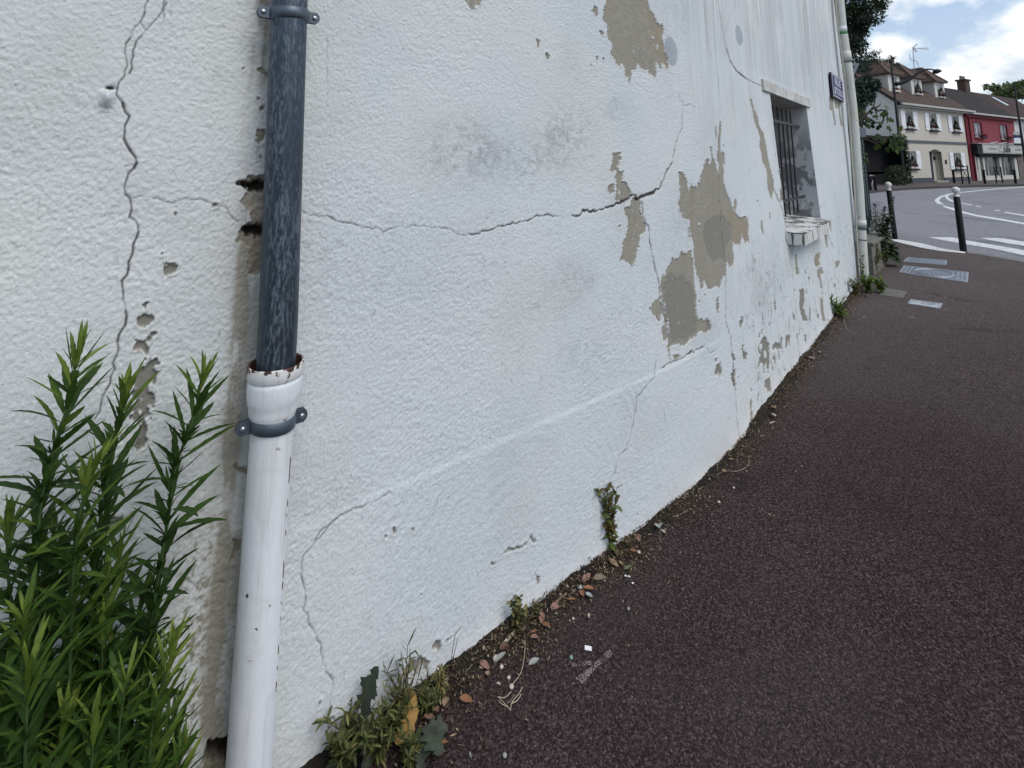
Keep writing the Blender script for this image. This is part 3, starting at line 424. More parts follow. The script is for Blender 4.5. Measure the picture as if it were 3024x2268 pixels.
# coarse remainder: wall to the left, wall above, other sides and roof of the same house
def corner(u, inn, z): p = WP(u, z, -inn); return p
ext = MB()
us_l = [-8.5, -6, -4.5, -2.98]; us_a = [-2.98] + list(np.arange(-2.5, 5.3, .4)) + [5.5]
for a, b in zip(us_l[:-1], us_l[1:]): ext.add([WP(a, -.1), WP(b, -.1), WP(b, 6.2), WP(a, 6.2)], [(0, 1, 2, 3)])
for a, b in zip(us_a[:-1], us_a[1:]): ext.add([WP(a, 4.7), WP(b, 4.7), WP(b, 6.2), WP(a, 6.2)], [(0, 1, 2, 3)])
BL = WP(-8.5, 0, -6); BR = WP(5.2, 0, -6); BRt = WP(5.5, 0, -6)
ee = [WP(float(edge_u(z)), z) for z in (-.1, .6, 1.7, 2.95, 3.9, 4.7, 6.2)]
for a, b in zip(ee[:-1], ee[1:]): ext.add([a, (BRt.x, BRt.y, a.z), (BRt.x, BRt.y, b.z), b], [(0, 1, 2, 3)])
ext.add([(BL.x, BL.y, -.1), (BRt.x, BRt.y, -.1), (BRt.x, BRt.y, 6.2), (BL.x, BL.y, 6.2)], [(0, 1, 2, 3)])
ext.add([WP(-8.5, -.1), (BL.x, BL.y, -.1), (BL.x, BL.y, 6.2), WP(-8.5, 6.2)], [(0, 1, 2, 3)])
nb = len(vco); ev = np.array(ext.v, np.float32); eq = np.array(ext.f) + nb
allv = np.concatenate([vco, ev]); allq = np.concatenate([quads, eq]).astype(np.int32)
me = bpy.data.meshes.new('wall'); me.vertices.add(len(allv)); me.vertices.foreach_set('co', allv.ravel())
me.loops.add(allq.size); me.loops.foreach_set('vertex_index', allq.ravel()); me.polygons.add(len(allq))
me.polygons.foreach_set('loop_start', np.arange(0, allq.size, 4, dtype=np.int32)); me.polygons.foreach_set('loop_total', np.full(len(allq), 4, np.int32))
me.polygons.foreach_set('use_smooth', np.ones(len(allq), bool)); me.update(calc_edges=True)
def colattr(name, ks):
    a = me.attributes.new(name, 'FLOAT_COLOR', 'POINT'); d = np.zeros((len(allv), 4), np.float32)
    for i, k in enumerate(ks): d[:nb, i] = fields[k].reshape(-1)
    a.data.foreach_set('color', d.ravel())
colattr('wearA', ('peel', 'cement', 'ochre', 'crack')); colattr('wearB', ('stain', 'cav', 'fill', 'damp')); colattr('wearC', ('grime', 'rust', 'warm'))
# --- wall material
m = Mat('painted_render', (.7, .73, .74), .85, spec=.2)
A, B_, C_ = m.attr('wearA'), m.attr('wearB'), m.attr('wearC')
def sep(n):
    q = m.n.new('ShaderNodeSeparateColor'); m.l.new(n.outputs['Color'], q.inputs[0]); return q.outputs[0], q.outputs[1], q.outputs[2], n.outputs['Alpha']
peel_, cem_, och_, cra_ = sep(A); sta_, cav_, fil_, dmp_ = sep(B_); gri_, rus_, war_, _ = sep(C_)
base = m.mix(m.ramp(m.noise(1.6, 5), (.35, 0), (.65, 1)), (.61, .665, .695), (.675, .705, .715))
base = m.mix(m.ramp(m.noise(200, 4, .8), (.36, 0), (.54, 1)), m.mix(1, base, (.76, .77, .78), 'MULTIPLY'), base)
base = m.mix(m.math('MULTIPLY', war_, .8), base, (.665, .685, .66)); base = m.mix(m.math('MULTIPLY', m.ramp(m.noise(3.5, 6, .7), (.5, 0), (.75, 1)), .35), base, (.53, .56, .585))
plast = m.mix(m.noise(25, 5, .65), (.26, .245, .205), (.40, .38, .325)); pits = m.ramp(m.noise(230, 2, .6), (.36, .45), (.44, 1)); plast = m.mix(1, plast, pits, 'MULTIPLY')
plast = m.mix(m.math('MULTIPLY', och_, .5), plast, (.30, .25, .17)); cemc = m.mix(m.noise(40, 5, .7), (.165, .165, .15), (.255, .25, .225)); plast = m.mix(m.math('MULTIPLY', cem_, .8), plast, cemc)
base = m.mix(m.math('MULTIPLY', dmp_, .38), base, (.44, .45, .46)); base = m.mix(fil_, base, m.mix(m.noise(12, 3, vec=m.coord(scale=(1, 1, 5))), (.33, .37, .41), (.42, .46, .50)))
base = m.mix(m.math('MULTIPLY', sta_, .62), base, (.20, .22, .23))
flk = m.ramp(m.noise(34, 5, .7), (.655, 0), (.675, 1)); plast = m.mix(m.math('MULTIPLY', m.ramp(m.noise(6, 5, .7), (.35, 0), (.7, 1)), .35), plast, (.24, .23, .20)); plast = m.mix(flk, plast, base); col = m.mix(peel_, base, plast)
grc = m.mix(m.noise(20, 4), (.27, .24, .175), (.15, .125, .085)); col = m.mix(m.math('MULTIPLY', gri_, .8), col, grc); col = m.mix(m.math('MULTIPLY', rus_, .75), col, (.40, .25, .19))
col = m.mix(m.math('MULTIPLY', cra_, .95), col, (.03, .027, .025)); col = m.mix(cav_, col, (.035, .028, .022)); m.color(col)
hgt = m.math('ADD', m.math('MULTIPLY', m.noise(300, 3, .6), .6), m.noise(110, 4, .6)); m.bump(hgt, .5, .004)
me.materials.append(m.m)
house = empty('old_house', WP(-2, 0), label='old white painted house wall with cracks and peeling render rising along the pavement', cat='house')
def adopt(o, par): o.parent = par; o.matrix_parent_inverse = par.matrix_world.inverted()
def kid(mb, name, mat, root, **k):
    o = mb.build(name, mat, **k); o.parent = root
    o.location = -Vector(root.location) if root.parent is None else (0, 0, 0); return o
wall_o = bpy.data.objects.new('wall', me); C.objects.link(wall_o); wall_o.parent = house; wall_o.location = -house.location
# reveal of the window opening
def inn(u, z, g): return WP(u, z, float(lean(np.array(u), np.array(z))) - g)   # absolute depth g behind the street line
mrev = Mat('reveal_render', (.42, .43, .43), .9)
rv = mrev.mix(mrev.noise(5, 4), (.50, .51, .51), (.62, .64, .65)); rt = mrev.attr('tint').outputs['Fac']
stn = mrev.math('MULTIPLY', mrev.ramp(mrev.noise(5.5, 5, .6), (.44, 0), (.50, 1)), mrev.ramp(rt, (.55, 1), (.85, 0))); rv = mrev.mix(mrev.math('MULTIPLY', stn, .8), rv, (.13, .14, .15))
mrev.color(rv); mrev.bump(mrev.noise(60, 4), .4, .01)
r = MB(); u0, u1, z0, z1 = WIN
for a, b in zip(np.linspace(z0, z1, 9)[:-1], np.linspace(z0, z1, 9)[1:]):
    ta, tb = (a - z0) / (z1 - z0), (b - z0) / (z1 - z0)
    for uu_ in (u0, u1): r.add([WP(uu_, a), inn(uu_, a, .52), inn(uu_, b, .52), WP(uu_, b)], [(0, 1, 2, 3)], [ta, ta, tb, tb])
r.add([WP(u0, z1), inn(u0, z1, .52), inn(u1, z1, .52), WP(u1, z1)], [(0, 1, 2, 3)], 1.); r.add([WP(u0, z0), inn(u0, z0, .52), inn(u1, z0, .52), WP(u1, z0)], [(0, 1, 2, 3)], 1.)
kid(r, 'window_reveal', mrev.m, house, tint=True)
mdk = Mat('dark_glass', (.012, .014, .016), .15, spec=.5); mfr = Mat('old_window_frame', (.09, .085, .08), .6)
wf = MB()
for a, b, c_, d in ((u0, u1, z0, z0 + .06), (u0, u1, z1 - .06, z1), (u0, u0 + .06, z0 + .06, z1 - .06), (u1 - .06, u1, z0 + .06, z1 - .06), (2.72, 2.80, z0 + .06, z1 - .06)):
    q = [inn(a, c_, .44), inn(b, c_, .44), inn(b, d, .44), inn(a, d, .44)]; wf.prism(q, (inn(2.7, 1.5, .50) - inn(2.7, 1.5, .44)))
wfo = kid(wf, 'window', mfr.m, house); g = MB(); g.prism([inn(u0, z0, .475), inn(u1, z0, .475), inn(u1, z1, .475), inn(u0, z1, .475)], inn(2.7, 1.5, .48) - inn(2.7, 1.5, .475)); pane = kid(g, 'pane', mdk.m, wfo)
# lintel board and projecting sill
mlin = Mat('painted_concrete', (.6, .6, .57), .85); v = mlin.mix(mlin.ramp(mlin.noise(9, 5, .7), (.35, 0), (.7, 1)), (.36, .35, .31), (.66, .68, .68)); v = mlin.mix(mlin.ramp(mlin.noise(30, 4, .6), (.62, 0), (.68, 1)), v, (.16, .12, .09)); mlin.color(v); mlin.bump(mlin.noise(90, 3), .5, .005)
def slab(ua, ub, za, zb, o0, o1):
    mb = MB(); n = 10; rnd = random.Random(3)
    for k in range(n):
        a, b = ua + (ub - ua) * k / n, ua + (ub - ua) * (k + 1) / n
        vs = [WP(a, za, o0), WP(b, za, o0), WP(b, za, o1), WP(a, za, o1), WP(a, zb, o0), WP(b, zb, o0), WP(b, zb, o1), WP(a, zb, o1)]
        mb.add(vs, [(0, 1, 2, 3), (7, 6, 5, 4), (3, 2, 6, 7)] + ([(0, 3, 7, 4)] if k == 0 else []) + ([(1, 5, 6, 2)] if k == n - 1 else []))
    return mb
kid(slab(1.79, 3.60, 2.155, 2.25, -.3, .022), 'lintel', mlin.m, house)
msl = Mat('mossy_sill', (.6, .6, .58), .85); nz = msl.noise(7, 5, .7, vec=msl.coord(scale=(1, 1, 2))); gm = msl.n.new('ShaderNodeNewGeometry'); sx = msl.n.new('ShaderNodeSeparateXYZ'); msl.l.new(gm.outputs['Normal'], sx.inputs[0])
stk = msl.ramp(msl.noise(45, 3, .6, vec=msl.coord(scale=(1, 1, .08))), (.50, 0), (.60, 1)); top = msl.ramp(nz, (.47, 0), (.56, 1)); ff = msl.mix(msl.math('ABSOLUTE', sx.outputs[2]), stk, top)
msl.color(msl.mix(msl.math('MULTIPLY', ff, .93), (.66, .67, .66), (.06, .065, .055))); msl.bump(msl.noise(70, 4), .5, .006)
kid(slab(2.04, 3.32, .872, .962, -.05, .125), 'window_sill', msl.m, house)
si = MB(); si.add([WP(u0, .972, -.02), WP(u1, .972, -.02), inn(u1, 1.0, .44), inn(u0, 1.0, .44)], [(0, 1, 2, 3)]); si.add([WP(u0, .972, -.02), WP(u1, .972, -.02), WP(u1, .93, -.02), WP(u0, .93, -.02)], [(0, 1, 2, 3)]); si.add([WP(2.04, .966, .12), WP(3.32, .966, .12), WP(3.45, .974, -.02), WP(2.04, .974, -.02)], [(0, 1, 2, 3)]); kid(si, 'sill_slope', msl.m, house)
mir = Mat('dark_iron', (.02, .022, .03), .5, spec=.4); mir.color(mir.mix(mir.ramp(mir.noise(40, 4), (.5, 0), (.7, 1)), (.018, .02, .028), (.06, .04, .03)))
gr = empty('window_grille', (0, 0, 0)); gr.parent = house; gr.location = -house.location
for k in range(7):
    uu_ = 2.9 + .178 * (k - 4); b = MB(); b.tube([inn(uu_, 1.035, .2), inn(uu_, 2.095, .2)], .0085, 8); o = b.build('bar', mir.m, gr)
for zz_ in (1.94, 1.19):
    b = MB(); b.prism([inn(u0, zz_ - .012, .165), inn(u1, zz_ - .012, .165), inn(u1, zz_ + .012, .165), inn(u0, zz_ + .012, .165)], inn(2.7, 1.5, .185) - inn(2.7, 1.5, .165)); b.build('crossbar', mir.m, gr)
mtile = Mat('clay_roof', (.1, .06, .05), .85); vv = mtile.noise(3, 5); mtile.color(mtile.mix(vv, (.07, .045, .04), (.16, .09, .07)))
rf = MB(); a0, a1 = WP(-8.7, 6.0, .45), WP(5.7, 6.0, .45); mid = WP(-.4, 6.0, .45); b0, b1 = WP(-8.7, 8.6, -3), WP(5.7, 8.6, -3); bm = WP(-.4, 8.6, -3); d0, d1, dm = WP(-8.7, 6.0, -6.4), WP(5.7, 6.0, -6.4), WP(-.4, 6, -6.4)
rf.add([a0, mid, a1, b0, bm, b1, d0, dm, d1], [(0, 1, 4, 3), (1, 2, 5, 4), (3, 4, 7, 6), (4, 5, 8, 7), (0, 3, 6), (2, 8, 5), (0, 6, 7, 1), (1, 7, 8, 2)]); kid(rf, 'roof', mtile.m, house)
del U, n_warp1, n_warp2, n_fine, vco, allv, allq, quads
# ================================================================== GROUND
def sheet(name, pts, z, mat, kind='structure'):
    mb = MB(); mb.poly([(p[0], p[1], z) for p in pts]); o = mb.build(name, mat); tag(o, kind=kind); return o
mroad = Mat('road_asphalt', (.1, .1, .1), .8, spec=.25)
q = mroad.mix(mroad.noise(.35, 5, .6), (.185, .180, .192), (.275, .268, .275)); q = mroad.mix(1, q, mroad.ramp(mroad.noise(8, 6, .85), (.3, .68), (.7, 1.25)), 'MULTIPLY')
pt = mroad.ramp(mroad.noise(.9, 3, .5, vec=mroad.coord(scale=(1, .35, 1)), dist=1.5), (.60, 0), (.68, 1)); q = mroad.mix(mroad.math('MULTIPLY', pt, .45), q, (.06, .06, .065)); mroad.color(q); mroad.bump(mroad.noise(120, 2), .4, .01)
G = MB(); G.poly([(-300, -300, -.012), (300, -300, -.012), (300, 300, -.012), (-300, 300, -.012)]); go = G.build('road', mroad.m); tag(go, kind='structure')
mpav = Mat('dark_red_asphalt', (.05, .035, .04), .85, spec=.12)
big = mpav.ramp(mpav.noise(.5, 4, .6), (.35, 0), (.7, 1)); q = mpav.mix(big, (.032, .0175, .0185), (.053, .0365, .0365))
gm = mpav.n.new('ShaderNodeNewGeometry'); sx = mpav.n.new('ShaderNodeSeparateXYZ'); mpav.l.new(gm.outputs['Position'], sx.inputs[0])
far = mpav.ramp(mpav.math('MULTIPLY', sx.outputs[1], .1), (.22, 0), (.75, 1)); q = mpav.mix(mpav.math('MULTIPLY', far, .8), q, (.120, .098, .094))   # grazing sheen painted into the colour, paler towards the crossing
grn = mpav.ramp(mpav.voro(190, out=1), (0, .18), (.45, .75), (.74, (1.7, 1.75, 1.65)), (.93, (2.4, 2.8, 2.6)), (1, (4.2, 5.0, 4.6))); q = mpav.mix(1, q, grn, 'MULTIPLY')
sm = mpav.ramp(mpav.noise(95, 3, .7), (.34, .38), (.66, 1.75)); q = mpav.mix(1, q, sm, 'MULTIPLY')
q = mpav.mix(mpav.ramp(mpav.noise(2.2, 4, .6), (.62, 0), (.75, .25)), q, (.07, .06, .058)); q = mpav.mix(mpav.ramp(mpav.noise(1.1, 6, .7, dist=.8), (.60, 0), (.70, .5)), q, (.016, .012, .013)); q = mpav.mix(mpav.ramp(mpav.noise(.55, 3, .5, dist=.4), (.44, .0), (.60, .30)), q, (.075, .066, .064)); q = mpav.mix(mpav.ramp(mpav.noise(5.5, 2, .4), (.735, 0), (.75, .55)), q, (.012, .010, .010)); mpav.color(q)
mpav.bump(mpav.math('SUBTRACT', mpav.math('MULTIPLY', mpav.noise(160, 3, .7), 1.0), mpav.math('MULTIPLY', mpav.voro(170), .8)), .9, .006)
KERB = [(7.25, 10.95), (7.63, 10.62), (7.80, 9.9), (7.93, 9.2), (8.02, 8.36), (8.25, 6.8), (8.7, 4.8), (9.4, 2.5), (10.6, -1), (12.5, -6), (15, -14), (17, -20)]
foot_ = [WP(u, 0, -.25) for u in np.arange(5.1, -8.6, -.35)]
pav = [(p.x, p.y) for p in foot_][::-1] + [(5.7, 8.6), (6.6, 9.6)]
pav = [(p[0], p[1]) for p in KERB[::-1]] + [(7.1, 11.6), (6.2, 10.4), (5.5, 9.2), (4.3, 7.6)] + [(p.x, p.y) for p in foot_] + [(-9, -20)]
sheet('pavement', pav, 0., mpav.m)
mk = Mat('pale_kerb', (.2, .2, .19), .85); mk.color(mk.mix(mk.noise(14, 5, .7), (.12, .115, .11), (.24, .235, .22)))
kb = MB()
for (a, b) in zip(KERB[3:-1], KERB[4:]):
    a, b = Vector((*a, 0)), Vector((*b, 0)); n = Vector(((b - a).y, -(b - a).x, 0)).normalized() * -.16
    kb.add([a - n * .0, b - n * .0, b + n, a + n], [(0, 1, 2, 3)])
for i in range(len(kb.v)): kb.v[i] = (kb.v[i][0], kb.v[i][1], .004)
tag(kb.build('kerb', mk.m), kind='structure')
mwh = Mat('road_paint', (.7, .7, .68), .7); nz = mwh.ramp(mwh.noise(11, 7, .85), (.36, 0), (.52, 1)); mwh.color(mwh.mix(nz, (.34, .34, .34), (.72, .72, .70)))
def marking(name, cr, pts, z, label, cat='road marking', group='white road markings', mat=None):
    P = [ground(*q, z) for q in cr(pts)]; mb = MB(); mb.poly(P); return tag(mb.build(name, mat or mwh.m), kind='structure')
marking('road_marking', c2, [(2260,368),(1900,395),(1600,425),(1510,435),(1400,450),(1300,475),(1245,510),(1240,530),(1265,555),(1300,565),(1345,568),(1310,548),(1290,525),(1300,500),(1350,475),(1430,455),(1520,440),(1900,402),(2260,377)], -.008, '')
marking('road_marking', c2, [(1335,578),(1450,608),(1560,645),(1700,680),(1900,712),(2300,780),(2300,800),(1900,730),(1690,696),(1540,660),(1440,630),(1330,592)], -.008, '')
marking('road_marking', c2, [(1350,475),(1360,500),(1400,530),(1450,540),(1450,530),(1400,505),(1385,480),(1400,460),(1370,464)], -.0045, '')
marking('road_marking', c2, [(1530,545),(1650,572),(1650,580),(1530,555)], -.008, ''); marking('road_marking', c2, [(1690,580),(1745,590),(1740,597),(1690,588)], -.008, '')
marking('road_marking', c2, [(1900,622),(1950,632),(1945,640),(1895,630)], -.008, ''); marking('road_marking', c2, [(2000,645),(2300,695),(2300,708),(2000,655)], -.008, '')
marking('crossing_stripe', c2, [(1165,922),(1440,925),(1520,945),(1900,1010),(2300,1080),(2300,1140),(1900,1052),(1600,1003),(1300,950)], -.008, '')
marking('crossing_stripe', c2, [(1730,930),(1970,935),(2300,985),(2300,1030),(2050,992),(1850,955)], -.008, '')
mts = Mat('white_tactile_strip', (.7, .7, .68), .7); st = mts.ramp(mts.voro(16, out=0), (.25, 1), (.5, .8)); mts.color(mts.mix(1, mts.mix(mts.noise(18, 5, .7), (.72, .72, .70), (.90, .90, .88)), st, 'MULTIPLY'))
marking('tactile_strip', c2, [(770,945),(850,948),(1100,990),(1300,1040),(1585,1085),(1560,1098),(1300,1072),(1100,1040),(900,992),(800,967)], .009, '', mat=mts.m)
mcp = Mat('grey_cement_patch', (.14, .14, .12), .9); mcp.color(mcp.mix(mcp.noise(18, 5, .7), (.085, .085, .07), (.19, .19, .165))); marking('cement_patch', cL, [(285,1480),(330,1440),(400,1420),(520,1440),(600,1455),(680,1470),(650,1510),(630,1562),(500,1545),(380,1530),(290,1520)], .004, '', mat=mcp.m)
# far pavement in front of the houses
FA = Vector((27.6446, 36.5958, 0)); fh = R(60.3023); FD = Vector((math.sin(fh), math.cos(fh), 0)); FN = Vector((math.cos(fh), -math.sin(fh), 0))   # along the facades, towards the street
def FP(u, z, out=0.): p = FA + FD * u + FN * out; return Vector((p.x, p.y, z))
fk = [ground(2424 + a / 3.687, 450 + b / 3.687) for a, b in ((300, 462), (510, 447), (700, 425), (1000, 402), (1400, 386), (1800, 374), (2212, 366))] 
fk = [Vector((8, 21, 0))] + fk + [Vector((44, 39, 0)), Vector((60, 46, 0))]
mfp = Mat('far_pavement', (.07, .06, .06), .85); mfp.color(mfp.mix(mfp.noise(1.5, 5), (.07, .056, .055), (.12, .105, .10)))
mb = MB(); back = [FP(30, 0, -3), FP(-25, 0, -3)]
pts = fk + back; n = len(pts); mb.add([(p.x, p.y, .10) for p in pts] + [(p.x, p.y, -.02) for p in pts], [tuple(range(n))] + [(k, (k + 1) % n, (k + 1) % n + n, k + n) for k in range(n)])
tag(mb.build('far_pavement', mfp.m), kind='structure')
mb = MB()
for a, b in zip(fk[:-1], fk[1:]):
    nn = Vector((-(b - a).y, (b - a).x, 0)).normalized() * .15; mb.add([a - nn * .1 + Vector((0, 0, .115)), b - nn * .1 + Vector((0, 0, .115)), b + nn + Vector((0, 0, .115)), a + nn + Vector((0, 0, .115)), a - nn * .1 + Vector((0, 0, -.02)), b - nn * .1 + Vector((0, 0, -.02))], [(0, 1, 2, 3), (0, 4, 5, 1)])
mk2 = Mat('dark_kerb', (.06, .055, .05), .9); tag(mb.build('kerb', mk2.m), kind='structure')

# ================================================================== MANHOLE COVERS
mman = Mat('worn_cast_iron', (.25, .26, .28), .45, metal=.6, spec=.5)
vq = mman.voro(42, 'DISTANCE_TO_EDGE'); mman.color(mman.mix(mman.ramp(vq, (.05, 1), (.14, 0)), (.05, .055, .07), (.48, .51, .56))); mman.bump(vq, .8, .006)
mmf = Mat('manhole_rim', (.40, .41, .43), .5, metal=.5)
def manhole(cr, quad, label, ring=False, blank=False):
    P = [ground(*p, .0) for p in cr(quad)]; cen = sum(P, Vector()) / 4
    W_, D_ = ((P[2] - P[1]).length + (P[3] - P[0]).length) / 4, ((P[1] - P[0]).length + (P[3] - P[2]).length) / 4
    o = empty('manhole_cover', (cen.x, cen.y, 0), 0, label, 'manhole cover', 'cast iron covers in the pavement')
    def q(x, y, z): s_, t_ = (x / W_ + 1) / 2, (y / D_ + 1) / 2; p_ = P[0].lerp(P[3], s_).lerp(P[1].lerp(P[2], s_), t_) - cen; return Vector((p_.x, p_.y, z))
    def bx(mb, x0, x1, y0, y1, z1, z0=-.01):
        vs = [q(x, y, z) for z in (z0, z1) for y in (y0, y1) for x in (x0, x1)]; mb.add(vs, [(0, 2, 3, 1), (4, 5, 7, 6), (0, 1, 5, 4), (2, 6, 7, 3), (0, 4, 6, 2), (1, 3, 7, 5)])
    b = MB(); e_ = .022
    for r_ in ((-W_, W_, -D_, -D_ + e_), (-W_, W_, D_ - e_, D_), (-W_, -W_ + e_, -D_ + e_, D_ - e_), (W_ - e_, W_, -D_ + e_, D_ - e_)): bx(b, *r_, .009)
    b.build('rim', mmf.m, o); p = MB(); bx(p, -W_ + e_, W_ - e_, -D_ + e_, D_ - e_, .005); p.build('plate', mman.m if not blank else mbl.m, o)
    if ring:
        t = MB(); t.tube([q((W_ - .16) * math.cos(a) , (D_ - .07) * math.sin(a), .0065) for a in np.linspace(0, 2 * math.pi, 40)], .008, 6); t.build('oval_rib', mmf.m, o)
        e = MB()
        for s in (-1, 1):
            for d in (.06, .11): bx(e, s * (W_ - d) - .006, s * (W_ - d) + .006, -D_ + .03, D_ - .03, .010, .004)
            for k in np.arange(-W_ + .16, W_ - .15, .05): bx(e, k - .006, k + .006, s * (D_ - .045) - .016, s * (D_ - .045) + .016, .009, .004)
        e.build('border_rib', mmf.m, o)
    return o
mbl = Mat('pale_worn_plate', (.4, .42, .43), .6, metal=.2); vq = mbl.noise(9, 6, .75, dist=1); mbl.color(mbl.mix(mbl.ramp(vq, (.38, 0), (.55, 1)), (.10, .105, .12), (.50, .53, .54)))
manhole(c2, [(895,1190),(955,1145),(1375,1180),(1365,1230)], 'narrower rectangular iron cover with fine studs, farthest in the pavement')
manhole(c2, [(850,1310),(905,1235),(1610,1310),(1600,1420)], 'large rectangular iron cover with an oval rib and ribbed border', ring=True)
manhole(crop(0,0,1), [(2680,898),(2690,886),(2784,898),(2776,913)], 'small pale worn cover sunk in the pavement, nearest of the covers', blank=True)

# ================================================================== DOWNPIPES
def lathe(mb, prof, axis, n=40, t=None):      # prof [(z, r)], axis: function z -> centre
    vs = []; ts = []
    for z, r_ in prof:
        c_ = axis(z)
        for k in range(n): a = 2 * math.pi * k / n; vs.append(c_ + Vector((math.cos(a) * r_, math.sin(a) * r_, 0))); ts.append(t(z) if t else .5)
    mb.add(vs, [(i * n + k, i * n + (k + 1) % n, (i + 1) * n + (k + 1) % n, (i + 1) * n + k) for i in range(len(prof) - 1) for k in range(n)], ts)
PO = .078
ax = lambda z: WP(-2.186 - .0295 * (z - 1.05) if z > 1.05 else -2.187 - .004 * (1.05 - z), z, PO)
mz = Mat('weathered_zinc', (.1, .12, .14), .42, metal=.55, spec=.5)
sp = mz.ramp(mz.noise(150, 4, .75, vec=mz.coord(scale=(1, 1, .22))), (.47, 0), (.60, 1)); sp2 = mz.ramp(mz.noise(6, 3, .5, vec=mz.coord(scale=(3, 3, .4))), (.42, .18), (.66, .75))
mz.color(mz.mix(mz.math('MULTIPLY', sp, sp2), mz.mix(mz.noise(5, 3), (.030, .043, .060), (.052, .070, .094)), (.22, .265, .315))); mz.rough(mz.mix(sp, .38, .6)); mz.bump(mz.noise(60, 3), .12, .003)
mwp = Mat('white_painted_iron', (.62, .64, .65), .45, spec=.4); tt = mwp.attr('tint').outputs['Fac']
chip = mwp.ramp(mwp.math('ADD', mwp.noise(34, 5, .65), mwp.math('MULTIPLY', tt, .235)), (.70, 0), (.72, 1)); small = mwp.ramp(mwp.noise(55, 2, .4), (.765, 0), (.78, 1))
wc = mwp.mix(mwp.ramp(mwp.noise(7, 5, .6, vec=mwp.coord(scale=(1, 1, .3))), (.4, 0), (.75, 1)), (.71, .745, .78), (.80, .815, .83)); wc = mwp.mix(mwp.math('MULTIPLY', tt, .5), wc, (.60, .56, .46)); wc = mwp.mix(mwp.math('MULTIPLY', mwp.ramp(mwp.noise(60, 4, .6, vec=mwp.coord(scale=(1, 1, .06))), (.54, 0), (.68, 1)), .45), wc, (.48, .49, .48)); wc = mwp.mix(mwp.math('MULTIPLY', mwp.ramp(mwp.noise(9, 6, .75), (.56, 0), (.70, 1)), .3), wc, (.42, .42, .40)); wc = mwp.mix(small, wc, (.06, .05, .045))
mwp.color(mwp.mix(chip, wc, mwp.mix(mwp.noise(80, 3), (.022, .012, .009), (.10, .038, .020)))); mwp.bump(mwp.math('ADD', mwp.noise(22, 4), mwp.math('MULTIPLY', chip, -1.2)), .35, .004)
mbk = Mat('bracket_zinc', (.08, .10, .125), .45, metal=.5, spec=.5); mbk.color(mbk.mix(mbk.noise(50, 4, .7), (.045, .06, .082), (.14, .17, .205)))
msc = Mat('screw_steel', (.5, .52, .55), .3, metal=.9); mrs = Mat('rusty_inside', (.05, .022, .014), .9); mrs.color(mrs.mix(mrs.noise(60, 4), (.025, .012, .009), (.13, .05, .025)))
dp = empty('downpipe', WP(-2.19, 0, PO), label='slim downpipe with dark zinc upper length dropping into a white painted cast iron foot', cat='downpipe')
def dkid(mb, name, mat, par=None, **k):
    o = mb.build(name, mat, **k); o.parent = par or dp
    if par is None: o.location = -dp.location
    return o
b = MB(); lathe(b, [(z, .0472) for z in np.linspace(.97, 6.0, 30)], ax, 48); dkid(b, 'zinc_pipe', mz.m, smooth=True)
prof = [(-.02, .0495), (.3, .0495), (.6, .0495), (.89, .0495), (.915, .0515), (.925, .0545), (.936, .0575), (.945, .0575), (.955, .061), (.972, .0638), (1.0, .0648), (1.008, .0640), (1.0095, .0622), (1.012, .0640), (1.016, .0668), (1.03, .0675), (1.042, .0672), (1.046, .0655), (1.044, .0612)]
b = MB(); lathe(b, prof, ax, 64, lambda z: float(np.clip((z - 1.012) / .03, 0, 1)) + .16 * (abs(z - .9) < .03) + .10 * (z > .92)); cast = dkid(b, 'cast_iron_foot', mwp.m, smooth=True, tint=True)
b = MB(); lathe(b, [(1.0442, .0613), (1.02, .0575), (.99, .054), (.985, .047)], ax, 48); dkid(b, 'socket_inside', mrs.m, smooth=True)
def bracket(par, z, rad, tilt=0.0, hgt=.017):
    M = wallM(-2.187 if z < 1.1 else -2.2, z, PO); c_ = ax(z); M = Matrix.Translation(c_ - M.translation) @ M
    b = MB(); ths = np.linspace(R(8), R(172), 25); vs = []
    for th_ in ths:
        for rr, zz_ in ((rad, -hgt), (rad + .0045, -hgt * .8), (rad + .0055, 0), (rad + .0045, hgt * .8), (rad, hgt)): vs.append(M @ Vector((rr * math.cos(th_), rr * math.sin(th_), zz_ + tilt * math.cos(th_) * rad)))
    b.add(vs, [(i * 5 + k, (i + 1) * 5 + k, (i + 1) * 5 + k + 1, i * 5 + k + 1) for i in range(24) for k in range(4)])
    o = dkid(b, 'bracket', mbk.m, smooth=True)
    for s in (-1, 1):
        e = MB(); zt = tilt * s * rad
        pr = [(s * (rad - .002), -hgt * .95 + zt), (s * (rad + .026), -hgt * .95 + zt), (s * (rad + .033), -hgt * .5 + zt), (s * (rad + .035), zt), (s * (rad + .033), hgt * .5 + zt), (s * (rad + .026), hgt * .95 + zt), (s * (rad - .002), hgt * .95 + zt)]
        for off in (.004, -.006): e.prism([M @ Vector((x, off, y)) for x, y in pr], (M.to_3x3() @ Vector((0, .003, 0))))
        eo = dkid(e, 'bracket_ear', mbk.m, par=o)
        s_ = MB(); cc = M @ Vector((s * (rad + .020), .0075, zt)); d = (M.to_3x3() @ Vector((0, 1, 0))).normalized(); s_.tube([cc, cc + d * .003, cc + d * .0045], [.0068, .0062, .003], 14); dkid(s_, 'screw', msc.m, par=eo, smooth=True)
    t = MB(); t.tube([M @ Vector((0, -rad, 0)), M @ Vector((0, -PO - .01, 0))], .006, 8); dkid(t, 'wall_stem', mbk.m, par=o)
fs_ = MB(); rs_ = random.Random(6); zs_ = np.arange(.30, .84, .004); side_ = Vector((.975, .07, 0)).normalized(); rr_ = sstep(.5, .62, fbm(zs_ * 60, zs_ * 0, 301, 3))
